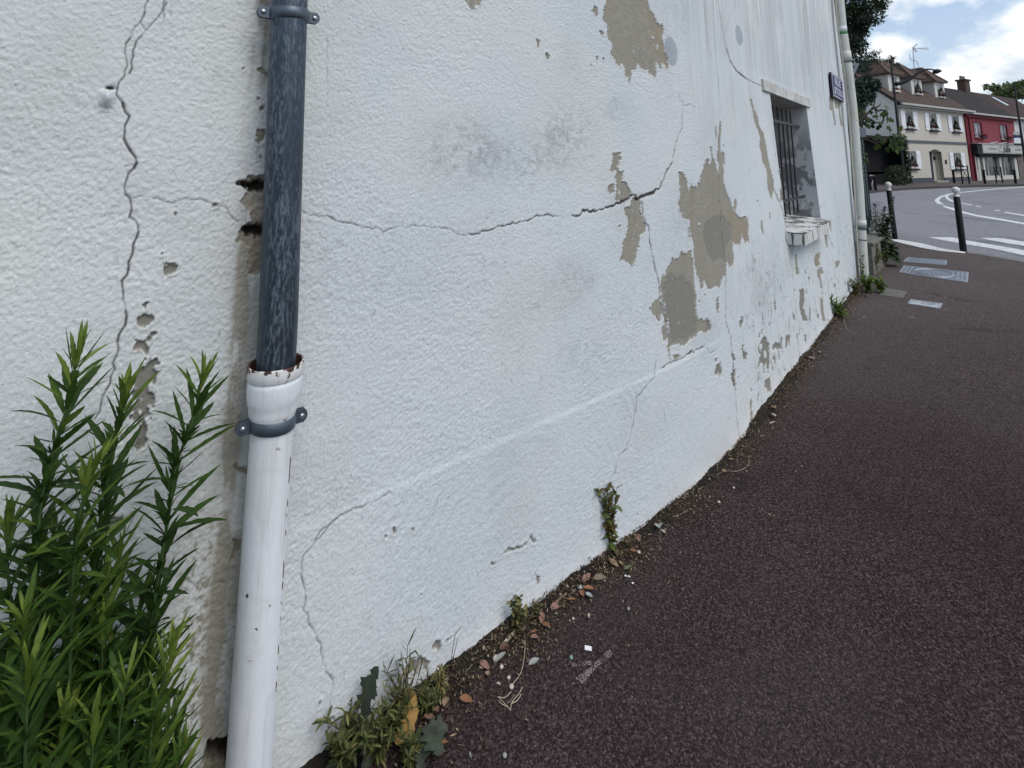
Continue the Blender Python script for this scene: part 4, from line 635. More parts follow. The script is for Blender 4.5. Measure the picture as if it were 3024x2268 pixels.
fs_.tube([ax(float(z_)) + side_ * .0486 for z_ in zs_], [.0005 + .0019 * float(q_) for q_ in rr_], 6)
dkid(fs_, 'flaked_seam', mrs.m, par=cast)
bracket(dp, 1.957, .0482, .06); bracket(dp, .905, .0500, -.10)
# white downpipe on the far corner, bowed like the wall it follows
mwc = Mat('cream_pvc', (.56, .57, .53), .5, spec=.4); cc = mwc.mix(mwc.ramp(mwc.noise(4, 4, .6), (.35, 0), (.75, 1)), (.50, .51, .46), (.60, .62, .60)); cc = mwc.mix(mwc.ramp(mwc.noise(14, 4, .6), (.66, 0), (.72, 1)), cc, (.25, .25, .24)); mwc.color(cc)
DC = 6.92
cpx = [(2478.5, 0), (2486, 80), (2502, 190), (2516, 310), (2524, 400), (2527, 450), (2536, 560), (2541, 650), (2546, 740), (2550, 800), (2553, 845)]
cpt = [at(x, y, DC) for x, y in cpx]; top = cpt[0] + (cpt[0] - cpt[1]) * 6; cpt = [top] + cpt; cpt[-1].z = -.01
cd = empty('corner_downpipe', (cpt[-1].x, cpt[-1].y, 0), label='cream plastic downpipe running down the far corner of the white wall', cat='downpipe')
def ckid(mb, name, mat, par=None, **k):
    o = mb.build(name, mat, **k); o.parent = par or cd
    if par is None: o.location = -cd.location
    return o
b = MB(); b.tube(cpt, .058, 24); cpo = ckid(b, 'pipe', mwc.m, smooth=True)
def seg(y0, y1, rr, name, mat, par=None, dz=0):
    def P(y): return at(float(np.interp(y, [p[1] for p in cpx], [p[0] for p in cpx])), y, DC)
    b = MB(); a, c_ = P(y0), P(y1); b.tube([a, a.lerp(c_, .5), c_], rr, 24); return ckid(b, name, mat, par, smooth=True)
seg(152, 182, .0645, 'sleeve', mwc.m); seg(650, 668, .0655, 'sleeve', mwc.m)
mdb = Mat('dirty_clamp', (.08, .10, .10), .7); seg(182, 184.5, .067, 'clamp', mdb.m); seg(668, 677, .066, 'clamp', mdb.m); seg(706, 709, .061, 'joint', mdb.m)
mgn = Mat('green_tape', (.06, .22, .07), .6); seg(94, 102, .0585, 'green_tape', mgn.m); mwt = Mat('white_tape', (.68, .71, .74), .6); seg(79, 94, .0583, 'white_tape', mwt.m)
b = MB(); b.tube([p + Vector((-.080, -.035, 0)) for p in cpt], .0095, 10); ckid(b, 'cable', Mat('old_cable', (.46, .44, .38), .7).m, smooth=True)

# ================================================================== STREET NAME PLATE
su0, su1, sz0, sz1 = 4.52, 5.32, 2.37, 2.652
mblue = Mat('blue_enamel', (.045, .05, .16), .55, spec=.2); mblue.color(mblue.mix(mblue.ramp(mblue.noise(5, 4), (.4, 0), (.7, 1)), (.022, .022, .115), (.06, .065, .17)))
mwe = Mat('white_enamel', (.60, .60, .66), .35, spec=.5); mdke = Mat('plate_edge', (.012, .012, .03), .5)
sg = empty('street_name_plate', WP((su0 + su1) / 2, sz0, .0), label='blue enamel street name plate with white lettering high on the white wall by the corner', cat='street sign')
def skid(mb, name, mat, par=None, **k):
    o = mb.build(name, mat, **k); o.parent = par or sg
    if par is None: o.location = -sg.location
    return o
hd_ = float(np.interp(4.9, US, HD)); SU = Vector((math.sin(hd_), math.cos(hd_), 0)); SO = Vector((math.cos(hd_), -math.sin(hd_), 0)); SZ = Vector((0, 0, 1))
sc0 = WP(su0, sz0, .012); sW = (WP(su1, 0) - WP(su0, 0)).length; sH = sz1 - sz0
def SP(x, y, o=0.): return sc0 + SU * x + SZ * y + SO * o
def splate(x0, x1, y0, y1, o0, o1, name, mat, par=None):
    b = MB(); b.prism([SP(x0, y0, o0), SP(x1, y0, o0), SP(x1, y1, o0), SP(x0, y1, o0)], SO * (o1 - o0)); return skid(b, name, mat, par)
splate(-.012, sW + .012, -.012, sH + .012, 0, .022, 'backing_frame', mdke.m); pl_ = splate(0, sW, 0, sH, .022, .026, 'white_border', mwe.m); fld = splate(.02, sW - .02, .014, sH - .014, .026, .028, 'blue_field', mblue.m)
def text_mesh(name, s, size, O, X, Y, mat, parent, shear=0., sx=1., bold=.0, align='CENTER', extr=.001, root=None):
    cu = bpy.data.curves.new(name, 'FONT'); cu.body = s; cu.size = 1; cu.align_x = align; cu.shear = shear; cu.offset = bold; cu.extrude = 0; cu.resolution_u = 4
    t = bpy.data.objects.new(name, cu); C.objects.link(t); bpy.context.view_layer.update()
    m_ = bpy.data.meshes.new_from_object(t.evaluated_get(bpy.context.evaluated_depsgraph_get())); bpy.data.objects.remove(t); bpy.data.curves.remove(cu)
    N = X.cross(Y).normalized()
    for v in m_.vertices: v.co = O + X * (v.co.x * size * sx) + Y * (v.co.y * size) + N * extr
    m_.materials.clear(); m_.materials.append(mat); m_.name = name
    o = bpy.data.objects.new(name, m_); C.objects.link(o); o.parent = parent
    return o
tx = text_mesh('lettering', 'RUE', .135, SP(sW * .5, sH * .56, .028), SU, SZ, mwe.m, fld, sx=1.9, bold=.02); tx2 = text_mesh('lettering', 'LETO', .125, SP(sW * .30, sH * .14, .028), SU, SZ, mwe.m, fld, sx=1.25, bold=.02); tx3 = text_mesh('lettering', 'BOU', .125, SP(sW * .76, sH * .14, .028), SU, SZ, mwe.m, fld, sx=1.25, bold=.02)
for o in (tx, tx2): o.location = (0, 0, 0)
# ================================================================== PLANTS
def leaf(mb, base, d, up, L, W, curl=.3, serr=.0, n=7, fold=.25, tint=.5, shape=1.0, lobes=0):
    """blade from base along d, bending away from up by curl (radians)"""
    d = Vector(d).normalized(); up = Vector(up); side = d.cross(up)
    if side.length < 1e-4: side = d.cross(Vector((1, .3, 0)))
    side.normalize(); nrm = side.cross(d).normalized()
    p = Vector(base); vs = []; st = L / n
    for i in range(n + 1):
        t = i / n; wd = W * (math.sin(math.pi * min(1, t * .97 + .03) ** shape) ** .8) * .5
        if lobes: wd *= .45 + .85 * abs(math.sin(t * math.pi * lobes + .6)) 
        if serr: wd *= 1 + serr * (1 if i % 2 else -1)
        if i == n: wd = W * .01
        vs += [p + side * wd + nrm * wd * fold, p.copy(), p - side * wd + nrm * wd * fold]
        a = -curl / n; d2 = (d * math.cos(a) + nrm * math.sin(a)).normalized(); nrm = (nrm * math.cos(a) - d * math.sin(a)).normalized(); d = d2; p = p + d * st
    fs = []
    for i in range(n):
        a = i * 3; fs += [(a, a + 1, a + 4, a + 3), (a + 1, a + 2, a + 5, a + 4)]
    tv = []
    for i in range(n + 1): tv += [tint, min(1, tint + .18), tint]
    mb.add(vs, fs, tv)
mweed = leafmat('weed_leaf', (.017, .042, .010), (.058, .120, .020), (.18, .245, .042), .3)
mstem = Mat('weed_stem', (.045, .085, .025), .6)
def catmull(P, n=14):
    P = [Vector(p) for p in P]; P = [P[0] * 2 - P[1]] + P + [P[-1] * 2 - P[-2]]; out = []
    for i in range(1, len(P) - 2):
        for k in range(n):
            t = k / n; a, b, c_, d = P[i - 1:i + 3]
            out.append(.5 * ((2 * b) + (c_ - a) * t + (2 * a - 5 * b + 4 * c_ - d) * t * t + (3 * b - a - 3 * c_ + d) * t ** 3))
    return out + [P[-2]]
WEED_GROUP = 'tall weeds growing against the wall left of the downpipe'
def tall_weed(pts, out, label, seed, lmax=.098, dens=1., light=0., tipl=.05):
    rnd = random.Random(seed); pts = [(x, y + 26 * max(0, 1 - i_ * .5)) for i_, (x, y) in enumerate(pts)]; Q = [WP(*p2w(*q, out), out) for q in dsp(pts)]        # tip first
    foot = Q[-1]; foot = WP(p2w(*dsp(pts)[-1], out)[0] , 0, max(.03, out * .55)); Q = Q + [foot] if Q[-1].z > .03 else Q
    S = catmull(Q[::-1], 16); cum = [0]
    for a, b in zip(S[:-1], S[1:]): cum.append(cum[-1] + (b - a).length)
    T = cum[-1]; root = empty('tall_weed', S[0], 0, label, 'weed', WEED_GROUP)
    sm = MB(); sm.tube(S, [max(.0008, .0056 * (1 - c / T) ** .6 + .0008) for c in cum], 7); o = sm.build('stem', mstem.m, root, smooth=True); o.location = -root.location
    fm = MB(); s = .06; az = rnd.uniform(0, 6.28)
    Sx = np.array([list(p) for p in S]); 
    while s < T:
        p = Vector([np.interp(s, cum, Sx[:, k]) for k in range(3)]); q = Vector([np.interp(min(s + .01, T), cum, Sx[:, k]) for k in range(3)])
        ax_ = (q - p).normalized() if (q - p).length > 1e-6 else Vector((0, 0, 1)); dist = T - s
        az += 2.4 + rnd.uniform(-.3, .3); r1 = ax_.cross(Vector((1, 0, 0))).normalized(); r2 = ax_.cross(r1)
        rad = r1 * math.cos(az) + r2 * math.sin(az)
        young = math.exp(-dist / tipl)
        el = R(10 + 36 * (1 - young) + rnd.uniform(-12, 30))
        L = lmax * (1 - .42 * young) * rnd.uniform(.55, 1.22) * (1 if dist < T * .6 else .85); W = L * rnd.uniform(.10, .155) * (1 - .25 * young) + .0014
        d = ax_ * math.cos(el) + rad * math.sin(el)
        leaf(fm, p, d, ax_, L, W, curl=rnd.uniform(-.2, .4) + .3 * (1 - young) * rnd.random(), serr=.10, n=11, tint=min(1, .16 + light + .68 * young + rnd.uniform(-.14, .26) + (.5 if rnd.random() < .04 else 0)), fold=.35)
        if dist > .10 and rnd.random() < .6:                # tufts of small leaves in the axils
            for k in range(rnd.randint(2, 5)):
                e2 = R(rnd.uniform(15, 60)); a2 = az + rnd.uniform(-.9, .9); rr = r1 * math.cos(a2) + r2 * math.sin(a2)
                leaf(fm, p, ax_ * math.cos(e2) + rr * math.sin(e2), ax_, L * rnd.uniform(.22, .5), L * .07, curl=rnd.uniform(-.4, .6), n=4, tint=.2 + light + rnd.random() * .25)
        s += (.0018 + .0052 * (1 - young)) * rnd.uniform(.5, 1.7) / dens
    o = fm.build('foliage', mweed, root, tint=True, smooth=True); o.location = -root.location
TW = [
 ([(168,752),(140,880),(105,1010),(82,1160),(75,1400),(80,1700)], .20, 'tallest weed, its pointed green tip highest at the far left against the white wall', .104),
 ([(272,825),(250,930),(228,1060),(205,1200),(190,1420),(180,1700)], .17, 'tall weed with its tip beside the long grey bare patch, second highest of the clump', .096),
 ([(437,795),(415,900),(380,1010),(362,1130),(330,1330),(300,1700)], .15, 'slender tall weed nearest the downpipe, leaning right with a spiky tip', .096),
 ([(203,985),(176,1080),(158,1250),(150,1450),(140,1700)], .24, 'bright green weed with a broad tuft low in front of the two highest stems', .100),
 ([(372,1372),(360,1440),(330,1560),(310,1760)], .26, 'short fresh yellow green weed at the lower right of the clump near the pipe foot', .082),
 ([(20,1090),(15,1180),(25,1350),(40,1700)], .18, 'weed cut by the left edge of the view beside the tallest weed', .095),
 ([(262,1150),(250,1230),(240,1360),(225,1700)], .13, 'darker weed behind, in the gap between the middle and right stems', .08),
 ([(140,1520),(130,1600),(120,1800)], .30, 'low pale green weed with thin drooping leaves at the very bottom of the clump', .085),
 ([(52,1300),(48,1400),(40,1550),(35,1800)], .27, 'dark leafy weed low at the left edge in front of the tallest weed', .095),
 ([(222,1340),(220,1450),(215,1600),(215,1800)], .22, 'mid height weed low in the middle of the clump in front of the wall', .09),
 ([(318,1240),(300,1330),(285,1450),(270,1720)], .12, 'thin dark weed close to the wall between the clump and the slender right stem', .075),
 ([(385,1500),(372,1560),(350,1640),(330,1800)], .22, 'small weed hugging the bottom edge right of the clump', .075),
 ([(95,1210),(90,1320),(88,1460),(85,1800)], .12, 'weed standing behind the tallest stem close to the wall', .09),
 ([(275,1440),(262,1520),(255,1620),(250,1800)], .28, 'leafy weed at the bottom between the pale low weed and the fresh yellow one', .085),
 ([(15,1470),(12,1560),(10,1800)], .22, 'weed filling the lower left corner of the clump', .09),
 ([(118,1120),(112,1230),(108,1400),(104,1720)], .16, 'dense weed filling the space right of the tallest stem', .095),
 ([(232,1235),(224,1330),(215,1480),(210,1720)], .2, 'bushy weed in the centre of the clump below the second highest tip', .092),
 ([(325,1405),(312,1480),(300,1580),(292,1760)], .2, 'weed just left of the fresh yellow green one', .085),
 ([(60,1420),(58,1520),(55,1640),(52,1800)], .33, 'broad tufted weed in front at the lower left', .095),
 ([(400,1580),(388,1640),(375,1720),(368,1850)], .26, 'small tuft at the bottom edge nearest the white pipe', .07),
 ([(205,1530),(200,1610),(195,1700),(192,1850)], .32, 'leafy tuft at the bottom edge right of the pale low weed', .085),
 ([(175,1430),(170,1520),(165,1640),(160,1800)], .2, 'dark weed at the bottom left centre behind the pale low weed', .095),
]
for i, (p, o_, lb, lm) in enumerate(TW): tall_weed(p, o_, lb, 40 + i, lm * 1.14, 1.0, light=(.22 if i in (4, 7, 3) else 0.), tipl=.06 if i != 4 else .09)

msmall = leafmat('small_weed_leaf', (.034, .042, .014), (.10, .115, .032), (.27, .23, .10), .25)
mbrn = leafmat('withered_weed_leaf', (.09, .05, .022), (.11, .10, .032), (.10, .15, .035), .15)
mdus = leafmat('dusty_dark_leaf', (.028, .038, .026), (.050, .062, .042), (.085, .095, .07), .08)
mdry = leafmat('dry_leaf', (.17, .09, .045), (.28, .17, .09), (.40, .29, .17), .1)
mstb = Mat('brown_stem', (.05, .035, .018), .7)
def bushy(name, foot, h, label, cat, mat, nst=4, spread=.25, nl=22, L=.03, W=.007, lobes=0, seed=1, group=None, stm=None, lean=(0, 0), n=6, tintr=(.1, .9), side_l=0, smat=None):
    rnd = random.Random(seed); foot = Vector(foot) + Vector((.643, -.766, 0)) * .028; root = empty(name, foot, 0, label, cat, group)
    sm, fm = MB(), MB()
    for k in range(nst):
        a = rnd.uniform(0, 6.28); hh = h * rnd.uniform(.6, 1.0); sp = spread * rnd.uniform(.2, 1)
        P = catmull([(0, 0, -.005), (lean[0] * hh * .3 + math.cos(a) * sp * hh * .25, lean[1] * hh * .3 + math.sin(a) * sp * hh * .25, hh * .4), (lean[0] * hh + math.cos(a) * sp * hh, lean[1] * hh + math.sin(a) * sp * hh, hh)], 6)
        sm.tube(P, [.0022 * (1 - i / len(P)) * (h / .3) ** .5 + .0006 for i in range(len(P))], 5)
        for i in range(nl):
            t = rnd.uniform(.08, 1) ** .8; f = t * (len(P) - 1); j = min(int(f), len(P) - 2); p = P[j].lerp(P[j + 1], f - j); az = rnd.uniform(0, 6.28); el = R(rnd.uniform(25, 85))
            d = Vector((math.cos(az) * math.sin(el), math.sin(az) * math.sin(el), math.cos(el)))
            leaf(fm, p, d, (0, 0, 1), L * rnd.uniform(.5, 1.2), W * rnd.uniform(.6, 1.2), curl=rnd.uniform(-.2, 1.2), n=n if not lobes else 9, lobes=lobes, tint=rnd.uniform(*tintr), serr=.15)
    sm.build('stem', smat or mstb.m, root, smooth=True); fm.build('foliage', mat, root, tint=True, smooth=True); return root
def foot_px(x, y, out=.03):      # a point at the wall foot seen at this photo pixel
    g = ground(x, y); return g
wf = lambda pts: [ground(*q) for q in pts]
# prickly half-withered weed in the middle of the wall
g1 = ground(*cI([(505, 985)])[0]); 
b_ = bushy('thistle_weed', g1, .285, 'half withered spiky weed with brown tips standing alone against the middle of the wall foot', 'weed', mbrn, 7, .30, 26, .042, .016, lobes=4, seed=5, n=9, tintr=(0, 1), lean=(-.02, .02))
g2 = ground(*cH([(455, 850)])[0]); bushy('small_weed', g2, .115, 'small green weed with rounded leaflets at the wall foot below the thin grey scar', 'weed', msmall, 6, .5, 26, .018, .012, seed=6, tintr=(.2, 1))
g3 = ground(*cH([(700, 690)])[0]); bushy('small_weed', g3, .062, 'tiny weed with a three lobed green head at the wall foot right of the leaflets', 'weed', msmall, 3, .4, 14, .014, .010, seed=7, tintr=(.3, .9))
g4 = ground(*cG([(1700, 640)])[0]); bushy('feathery_weed', g4, .085, 'bright feathery green sprig at the wall foot above the oval pink fallen leaves', 'weed', msmall, 4, .25, 40, .026, .005, seed=8, tintr=(.5, .95))
# bottom clump: grasses and rosettes
rn = random.Random(9)
lab = ['tangle of thin upright green stems at the wall foot left of the feathery sprig', 'low bushy green weed just left of the dry yellow leaf', 'leafy weed mat at the bottom edge between grey lobed leaf and dry yellow leaf',
       'spindly reddish stemmed weed rising before the grey scar low on the wall', 'dark low weed at the bottom edge below the large grey lobed leaf', 'olive green weed against the wall beside the large grey lobed leaf', 'low green weed right under the dry yellow leaf', 'faded olive weed mat behind the pink oval leaves']
for i, (x, y, h_, nst, nl, L_, W_) in enumerate([(1290,900,.15,12,14,.034,.0045),(1130,1150,.10,12,20,.026,.006),(900,1400,.11,16,22,.030,.007),(1240,1020,.20,5,8,.040,.005),(420,1560,.10,12,22,.032,.009),(520,1250,.14,10,18,.036,.008),(1290,1480,.07,12,20,.026,.006),(1560,820,.055,12,24,.018,.006)]):
    g = ground(*cG([(x, y)])[0]); bushy('wall_foot_weed', g, h_, lab[i], 'weed', msmall, nst, .7 if i != 3 else .25, nl, L_, W_, seed=20 + i, group='weeds in the bottom clump right of the downpipe', tintr=(.0, .78), smat=mstb.m if i in (0, 3) else mstem.m)
# big dusty lobed leaves (a sow thistle) and a second one
def broad(name, foot, leaves, label, mat, seed=3):
    root = empty(name, foot, 0, label, 'weed'); fm = MB(); sm = MB()
    for (dx, dy, z0_, d, L_, W_, cu, tn) in leaves:
        b0 = Vector((dx, dy, z0_)); sm.tube([(0, 0, 0), b0 * .5 + Vector((0, 0, z0_ * .25)), b0], .0014, 5); leaf(fm, b0, d, (0, 0, 1), L_, W_, curl=cu, n=22, lobes=3.5, serr=.12, tint=tn, fold=.3, shape=1.4)
    sm.build('stem', mstem.m, root, smooth=True); fm.build('foliage', mat, root, tint=True, smooth=True)
gA = ground(*cG([(640, 1420)])[0])
ro = lambda: Vector((0, 0, 0))
rt_, aw = Vector((.64, .77, 0)), Vector((-.77, .64, 0))   # along the wall, into the wall (near part)
gA += Vector((.643, -.766, 0)) * .03; broad('sow_thistle', gA, [(0, 0, .075, rt_ * .35 + Vector((0, 0, 1)), .12, .058, .25, .2), (.01, -.005, .09, rt_ * .05 - aw * .25 + Vector((0, 0, -.9)), .105, .045, .1, .6), (-.02, 0, .07, -rt_ * .7 + Vector((0, 0, -.55)), .11, .032, .2, .1), (0, 0, .05, -rt_ * .35 + Vector((0, 0, -.3)), .09, .03, .2, .3)], 'sow thistle with large grey dusty lobed leaves at the bottom edge beside the white wall', mdus)
gB = ground(*cG([(1530, 1300)])[0])
broad('sow_thistle', gB, [(0, 0, .035, Vector((.55, -.55, .15)), .085, .055, .5, .5), (0, 0, .03, Vector((.9, .1, .10)), .07, .045, .4, .7), (0, 0, .03, Vector((.1, -.9, .1)), .085, .04, .6, .3), (0, 0, .03, Vector((-.3, -.8, .1)), .07, .03, .6, .1)], 'flat grey green lobed rosette on the dark pavement right of the dry yellow leaf', mdus)
# dandelion-like tuft further along and weeds round the corner pipe
gC = ground(*cA([(1225, 285)])[0]); bushy('green_tuft', gC, .19, 'fresh green leafy tuft alone at the wall foot beyond the window', 'weed', mweed, 9, .55, 9, .11, .020, seed=31, tintr=(.4, .95))
for (cr, x, y, h_, lb, sd_, mt, LL, WW) in ((cL, 70, 1480, .20, 'low green weed at the foot of the cream corner pipe', 32, mweed, .08, .03), (cL, 255, 1480, .16, 'small green weed on the grey cement patch beside the corner pipe', 33, mweed, .07, .03), (c2, 350, 1560, .20, 'wispy weed against the wall just before the corner pipe', 34, msmall, .06, .02),
                                 (cL, 160, 1190, .30, 'yellow green grass between the corner pipe and the low stone wall', 35, msmall, .12, .02)):
    g = ground(*cr([(x, y)])[0]); bushy('corner_weed', g, h_, lb, 'weed', mt, 8, .6, 14, LL, WW, seed=sd_, tintr=(.3, .9))
g = ground(*cL([(20, 1390)])[0]); g = at(*cL([(10, 1080)])[0], 6.75); g = Vector((g.x - .02, g.y, .0)); bushy('corner_weed', g, .55, 'thin stemmed weed climbing beside the corner pipe above the low green weed', 'weed', msmall, 3, .1, 12, .05, .03, seed=36, tintr=(.1, .6))

# ================================================================== FALLEN LEAVES AND LITTER
leafcol = {}
def leaf_mat(c):
    if c not in leafcol:
        q = Mat('fallen_leaf', c, .65); v = q.mix(q.noise(70, 4, .7), tuple(k * .55 for k in c), tuple(min(1, k * 1.25) for k in c)); q.color(v); leafcol[c] = q.m
    return leafcol[c]
TAN, PINK, ORG, GRY, BRN, PALE, YEL, GRN = (.36, .24, .15), (.30, .17, .13), (.30, .14, .07), (.30, .31, .28), (.12, .055, .035), (.46, .42, .32), (.42, .27, .10), (.12, .13, .07)
def fallen(cr, x, y, ang, Lpx, ratio, col, label, name='fallen_leaf', z=.006, curl=.5, cup=.5, seed=0, cat='fallen leaf', group='fallen leaves along the wall foot'):
    s = 1 / (cr([(1, 0)])[0][0] - cr([(0, 0)])[0][0]); a = math.radians(ang); dx, dy = math.cos(a) * Lpx / 2, math.sin(a) * Lpx / 2
    A_, B_ = ground(*cr([(x - dx, y - dy)])[0]), ground(*cr([(x + dx, y + dy)])[0]); L = min((B_ - A_).length, .075); mid = (A_ + B_) / 2; d = (B_ - A_).normalized()
    rnd = random.Random(int(x * 7 + y)); d = (d + Vector((0, 0, rnd.uniform(.0, .25)))).normalized()
    mb = MB(); side = d.cross(Vector((0, 0, 1))).normalized(); nn = side.cross(d); W = L * ratio; n = 9; vs = []
    tilt = rnd.uniform(-.25, .25)
    for i in range(n + 1):
        t = i / n; wd = W * .5 * math.sin(math.pi * (t ** .85)) ** .75 if 0 < t < 1 else .0006
        h = curl * L * .3 * (t - .5) ** 2 * 2 + .004; p = d * ((t - .5) * L) + Vector((0, 0, h + max(0, d.z) * L * .5))
        for q in (-1, -.5, 0, .5, 1): vs.append(p + side * (wd * q) + Vector((0, 0, cup * wd * abs(q) ** 1.5 + (tilt * wd * q) + abs(tilt) * wd)))
    fs = [(i * 5 + k, i * 5 + k + 1, i * 5 + k + 6, i * 5 + k + 5) for i in range(n) for k in range(4)]
    mb.add(vs, fs); mb.tube([d * (-.5 * L) + Vector((0, 0, .004)), d * (-.5 * L - L * .18) + Vector((0, 0, .003))], .0006, 4)
    o = mb.build(name, leaf_mat(col), smooth=True); o.location = (mid.x, mid.y, z - .002); tag(o, label, cat, group); return o
L_ = 'fallen_leaf'
for a in [
 (cG,1838,835,105,175,.55,TAN,'pale tan oval fallen leaf, the larger one right above the dry yellow leaf'), (cG,1715,930,60,110,.75,PINK,'rounded pinkish fallen leaf just left below the pale tan oval leaf'), (cG,1630,1020,15,150,.48,PINK,'pink brown fallen leaf lying flat nearest the dry yellow leaf'),
 (cG,1740,790,120,130,.6,BRN,'dark reddish brown fallen leaf tucked behind the pale tan oval leaf'), (cG,1840,735,20,90,.6,BRN,'small dark red fallen leaf above the pale tan oval leaf'), (cG,2110,800,25,190,.5,ORG,'rust coloured pointed fallen leaf right of the pale tan oval leaf'),
 (cG,1815,1350,5,120,.35,ORG,'narrow rusty fallen leaf right of the flat grey green rosette'), (cG,1940,1250,-20,90,.3,TAN,'narrow tan curled scrap above the narrow rusty leaf'), (cG,2165,1530,80,130,.22,GRY,'thin grey curled leaf at the bottom edge on the dark pavement'), (cG,2080,520,100,60,.6,TAN,'small tan dry husk above the rust coloured pointed leaf'),
 (cH,130,1355,40,150,.5,PINK,'speckled pinkish fallen leaf at the wall foot left of the long dried grass stalk'), (cH,165,1455,80,75,.75,TAN,'small round tan fallen leaf touching the speckled pinkish one'), (cH,370,1135,-20,130,.6,BRN,'dark glossy brown curled leaf beside the pale torn leaf'), (cH,330,1265,-35,150,.5,GRY,'dull grey fallen leaf under the dark glossy brown one'),
 (cH,430,1025,-45,230,.16,PALE,'long pale torn dry leaf pointing at the small green weed'), (cH,735,1310,-30,150,.4,GRY,'grey curled leaf alone on the pavement right of the dried grass stalk'), (cH,830,780,95,160,.42,PINK,'upright looking pale pink oval leaf right of the small green weed'), (cH,885,865,40,120,.38,ORG,'narrow orange brown leaf touching the pale pink oval leaf'),
 (cH,735,940,-10,75,.55,ORG,'small orange leaf below the small green weed'), (cH,740,1015,15,110,.65,PINK,'rounded salmon leaf under the small orange one'), (cH,990,650,5,115,.75,PINK,'blunt pink fallen leaf with a long thin stalk'), (cH,1070,525,-40,120,.45,TAN,'brown folded fallen leaf left of the orange crumpled one'), (cH,1195,545,10,110,.4,ORG,'crumpled light orange leaf right of the brown folded one'),
 (cH,1325,480,70,110,.45,ORG,'small orange pointed leaf standing by the whitish oval leaf'), (cH,1412,500,50,130,.42,(.42,.45,.45),'whitish grey oval leaf on the pavement, the palest of its row'), (cH,1410,405,5,130,.6,ORG,'curled orange leaf above the whitish oval leaf'), (cH,1380,285,-45,130,.5,PINK,'folded pinkish brown leaf upper left of the curled orange leaf'), (cH,1540,300,10,170,.55,(.24,.18,.13),'large crumpled grey brown leaf below the half withered weed'),
 (cH,1410,745,85,80,.35,PALE,'tiny pale leaf alone on the pavement above the white paper chip'), (cH,300,1580,30,60,.7,PALE,'pale dry flower husk on the pavement by the dried grass stalk'), (cH,775,750,80,70,.55,ORG,'small brown leaf left of the pale pink oval leaf'),
 (cI,865,925,65,110,.42,PINK,'pinkish oval leaf right of the half withered weed, upper one'), (cI,760,935,10,120,.55,GRN,'olive green crumpled leaf right of the half withered weed'), (cI,820,1060,20,100,.4,ORG,'narrow brown leaf under the olive crumpled leaf'), (cI,515,1035,20,80,.7,YEL,'yellow orange leaf at the very foot of the half withered weed'), (cI,600,1190,45,150,.42,TAN,'tan folded leaf below the half withered weed'),
 (cI,630,1080,80,150,.35,(.16,.11,.06),'brown leaf leaning on the half withered weed'), (cI,680,1195,60,80,.4,TAN,'small tan leaf right of the tan folded leaf'), (cI,755,1240,-20,90,.4,GRN,'grey green thin leaf above the white paper sliver'), (cI,1090,795,80,75,.85,(.36,.38,.35),'round whitish leaf on a thin stalk alone on the pavement'), (cI,1145,842,45,70,.45,PALE,'white pointed leaf beside the round whitish leaf'),
 (cI,1175,605,20,75,.6,PINK,'pale pink curled leaf at the wall foot halfway to the moss'), (cI,1165,653,10,45,.6,PALE,'small white petal under the pale pink curled leaf'), (cI,1365,470,70,80,.4,PALE,'pale pointed leaf with a thin curved stalk by the mossy edge'), (cI,1800,180,30,60,.7,TAN,'tan shrivelled leaf on a long looping stalk'), (cI,1880,50,20,60,.5,TAN,'small tan leaf above the looping stalk'), (cI,995,875,10,45,.5,TAN,'tan leaf scrap left of the white pointed leaf'),
 (cA,985,705,25,70,.6,(.30,.22,.19),'pinkish triangular fragment of render at the wall foot under the far peeling'), (cA,600,1345,-5,60,.3,PALE,'long pale flake at the wall foot below the dark crack'), (cA,620,1200,60,50,.5,TAN,'tan flake right of the dark crack foot'), (cA,560,1165,60,50,.4,PINK,'pink flake beside the tan flake near the dark crack foot'), (cA,615,1275,50,60,.5,PALE,'pale flake between the long flake and the tan flake'),
 (cA,1500,303,10,36,.5,PALE,'small pale leaf alone on the far pavement before the covers'), (cA,1065,645,30,40,.4,PALE,'white flake right of the triangular render fragment'), (cA,1115,672,10,26,.6,PALE,'tiny white flake farther right of the triangular render fragment'), (cA,1225,483,20,24,.6,PALE,'pale speck of render below the green tuft'), (cA,1210,325,15,50,.5,TAN,'tan leaf lying under the fresh green tuft'),
 (cA,1385,92,5,50,.4,PALE,'pale leaf by the foot of the wall corner, left one'), (cA,1450,85,5,50,.4,PALE,'pale leaf by the foot of the wall corner, right one'), (cL,545,1495,10,40,.5,PALE,'small pale leaf lying on the grey cement patch'), (cL,690,1520,0,40,.5,PALE,'pale leaf at the right end of the grey cement patch'), (cL,575,885,10,34,.5,PALE,'pale leaf behind the covers near the tactile strip, left one'), (cL,625,945,10,30,.5,PALE,'pale leaf behind the covers, lower one'), (cL,875,1457,10,24,.6,PALE,'tiny pale leaf right of the grey cement patch'),
 (c2,1905,1272,5,50,.4,PALE,'pale leaf alone on the pavement right of the large cover'), (c2,1360,1590,5,30,.5,PALE,'pale leaf above the small pale cover'), (c2,1930,1435,5,20,.6,PALE,'tiny pale leaf on the open pavement, upper of a pair'), (c2,1885,1455,5,24,.6,PALE,'tiny pale leaf on the open pavement, lower of a pair'), (crop(2640,860,11.06),600,895,2,220,.15,PALE,'thin tan sliver on the pavement below the small pale cover'), (crop(2640,860,11.06),1700,635,5,100,.3,PALE,'thin pale sliver right of the small pale cover')]:
    fallen(*a)
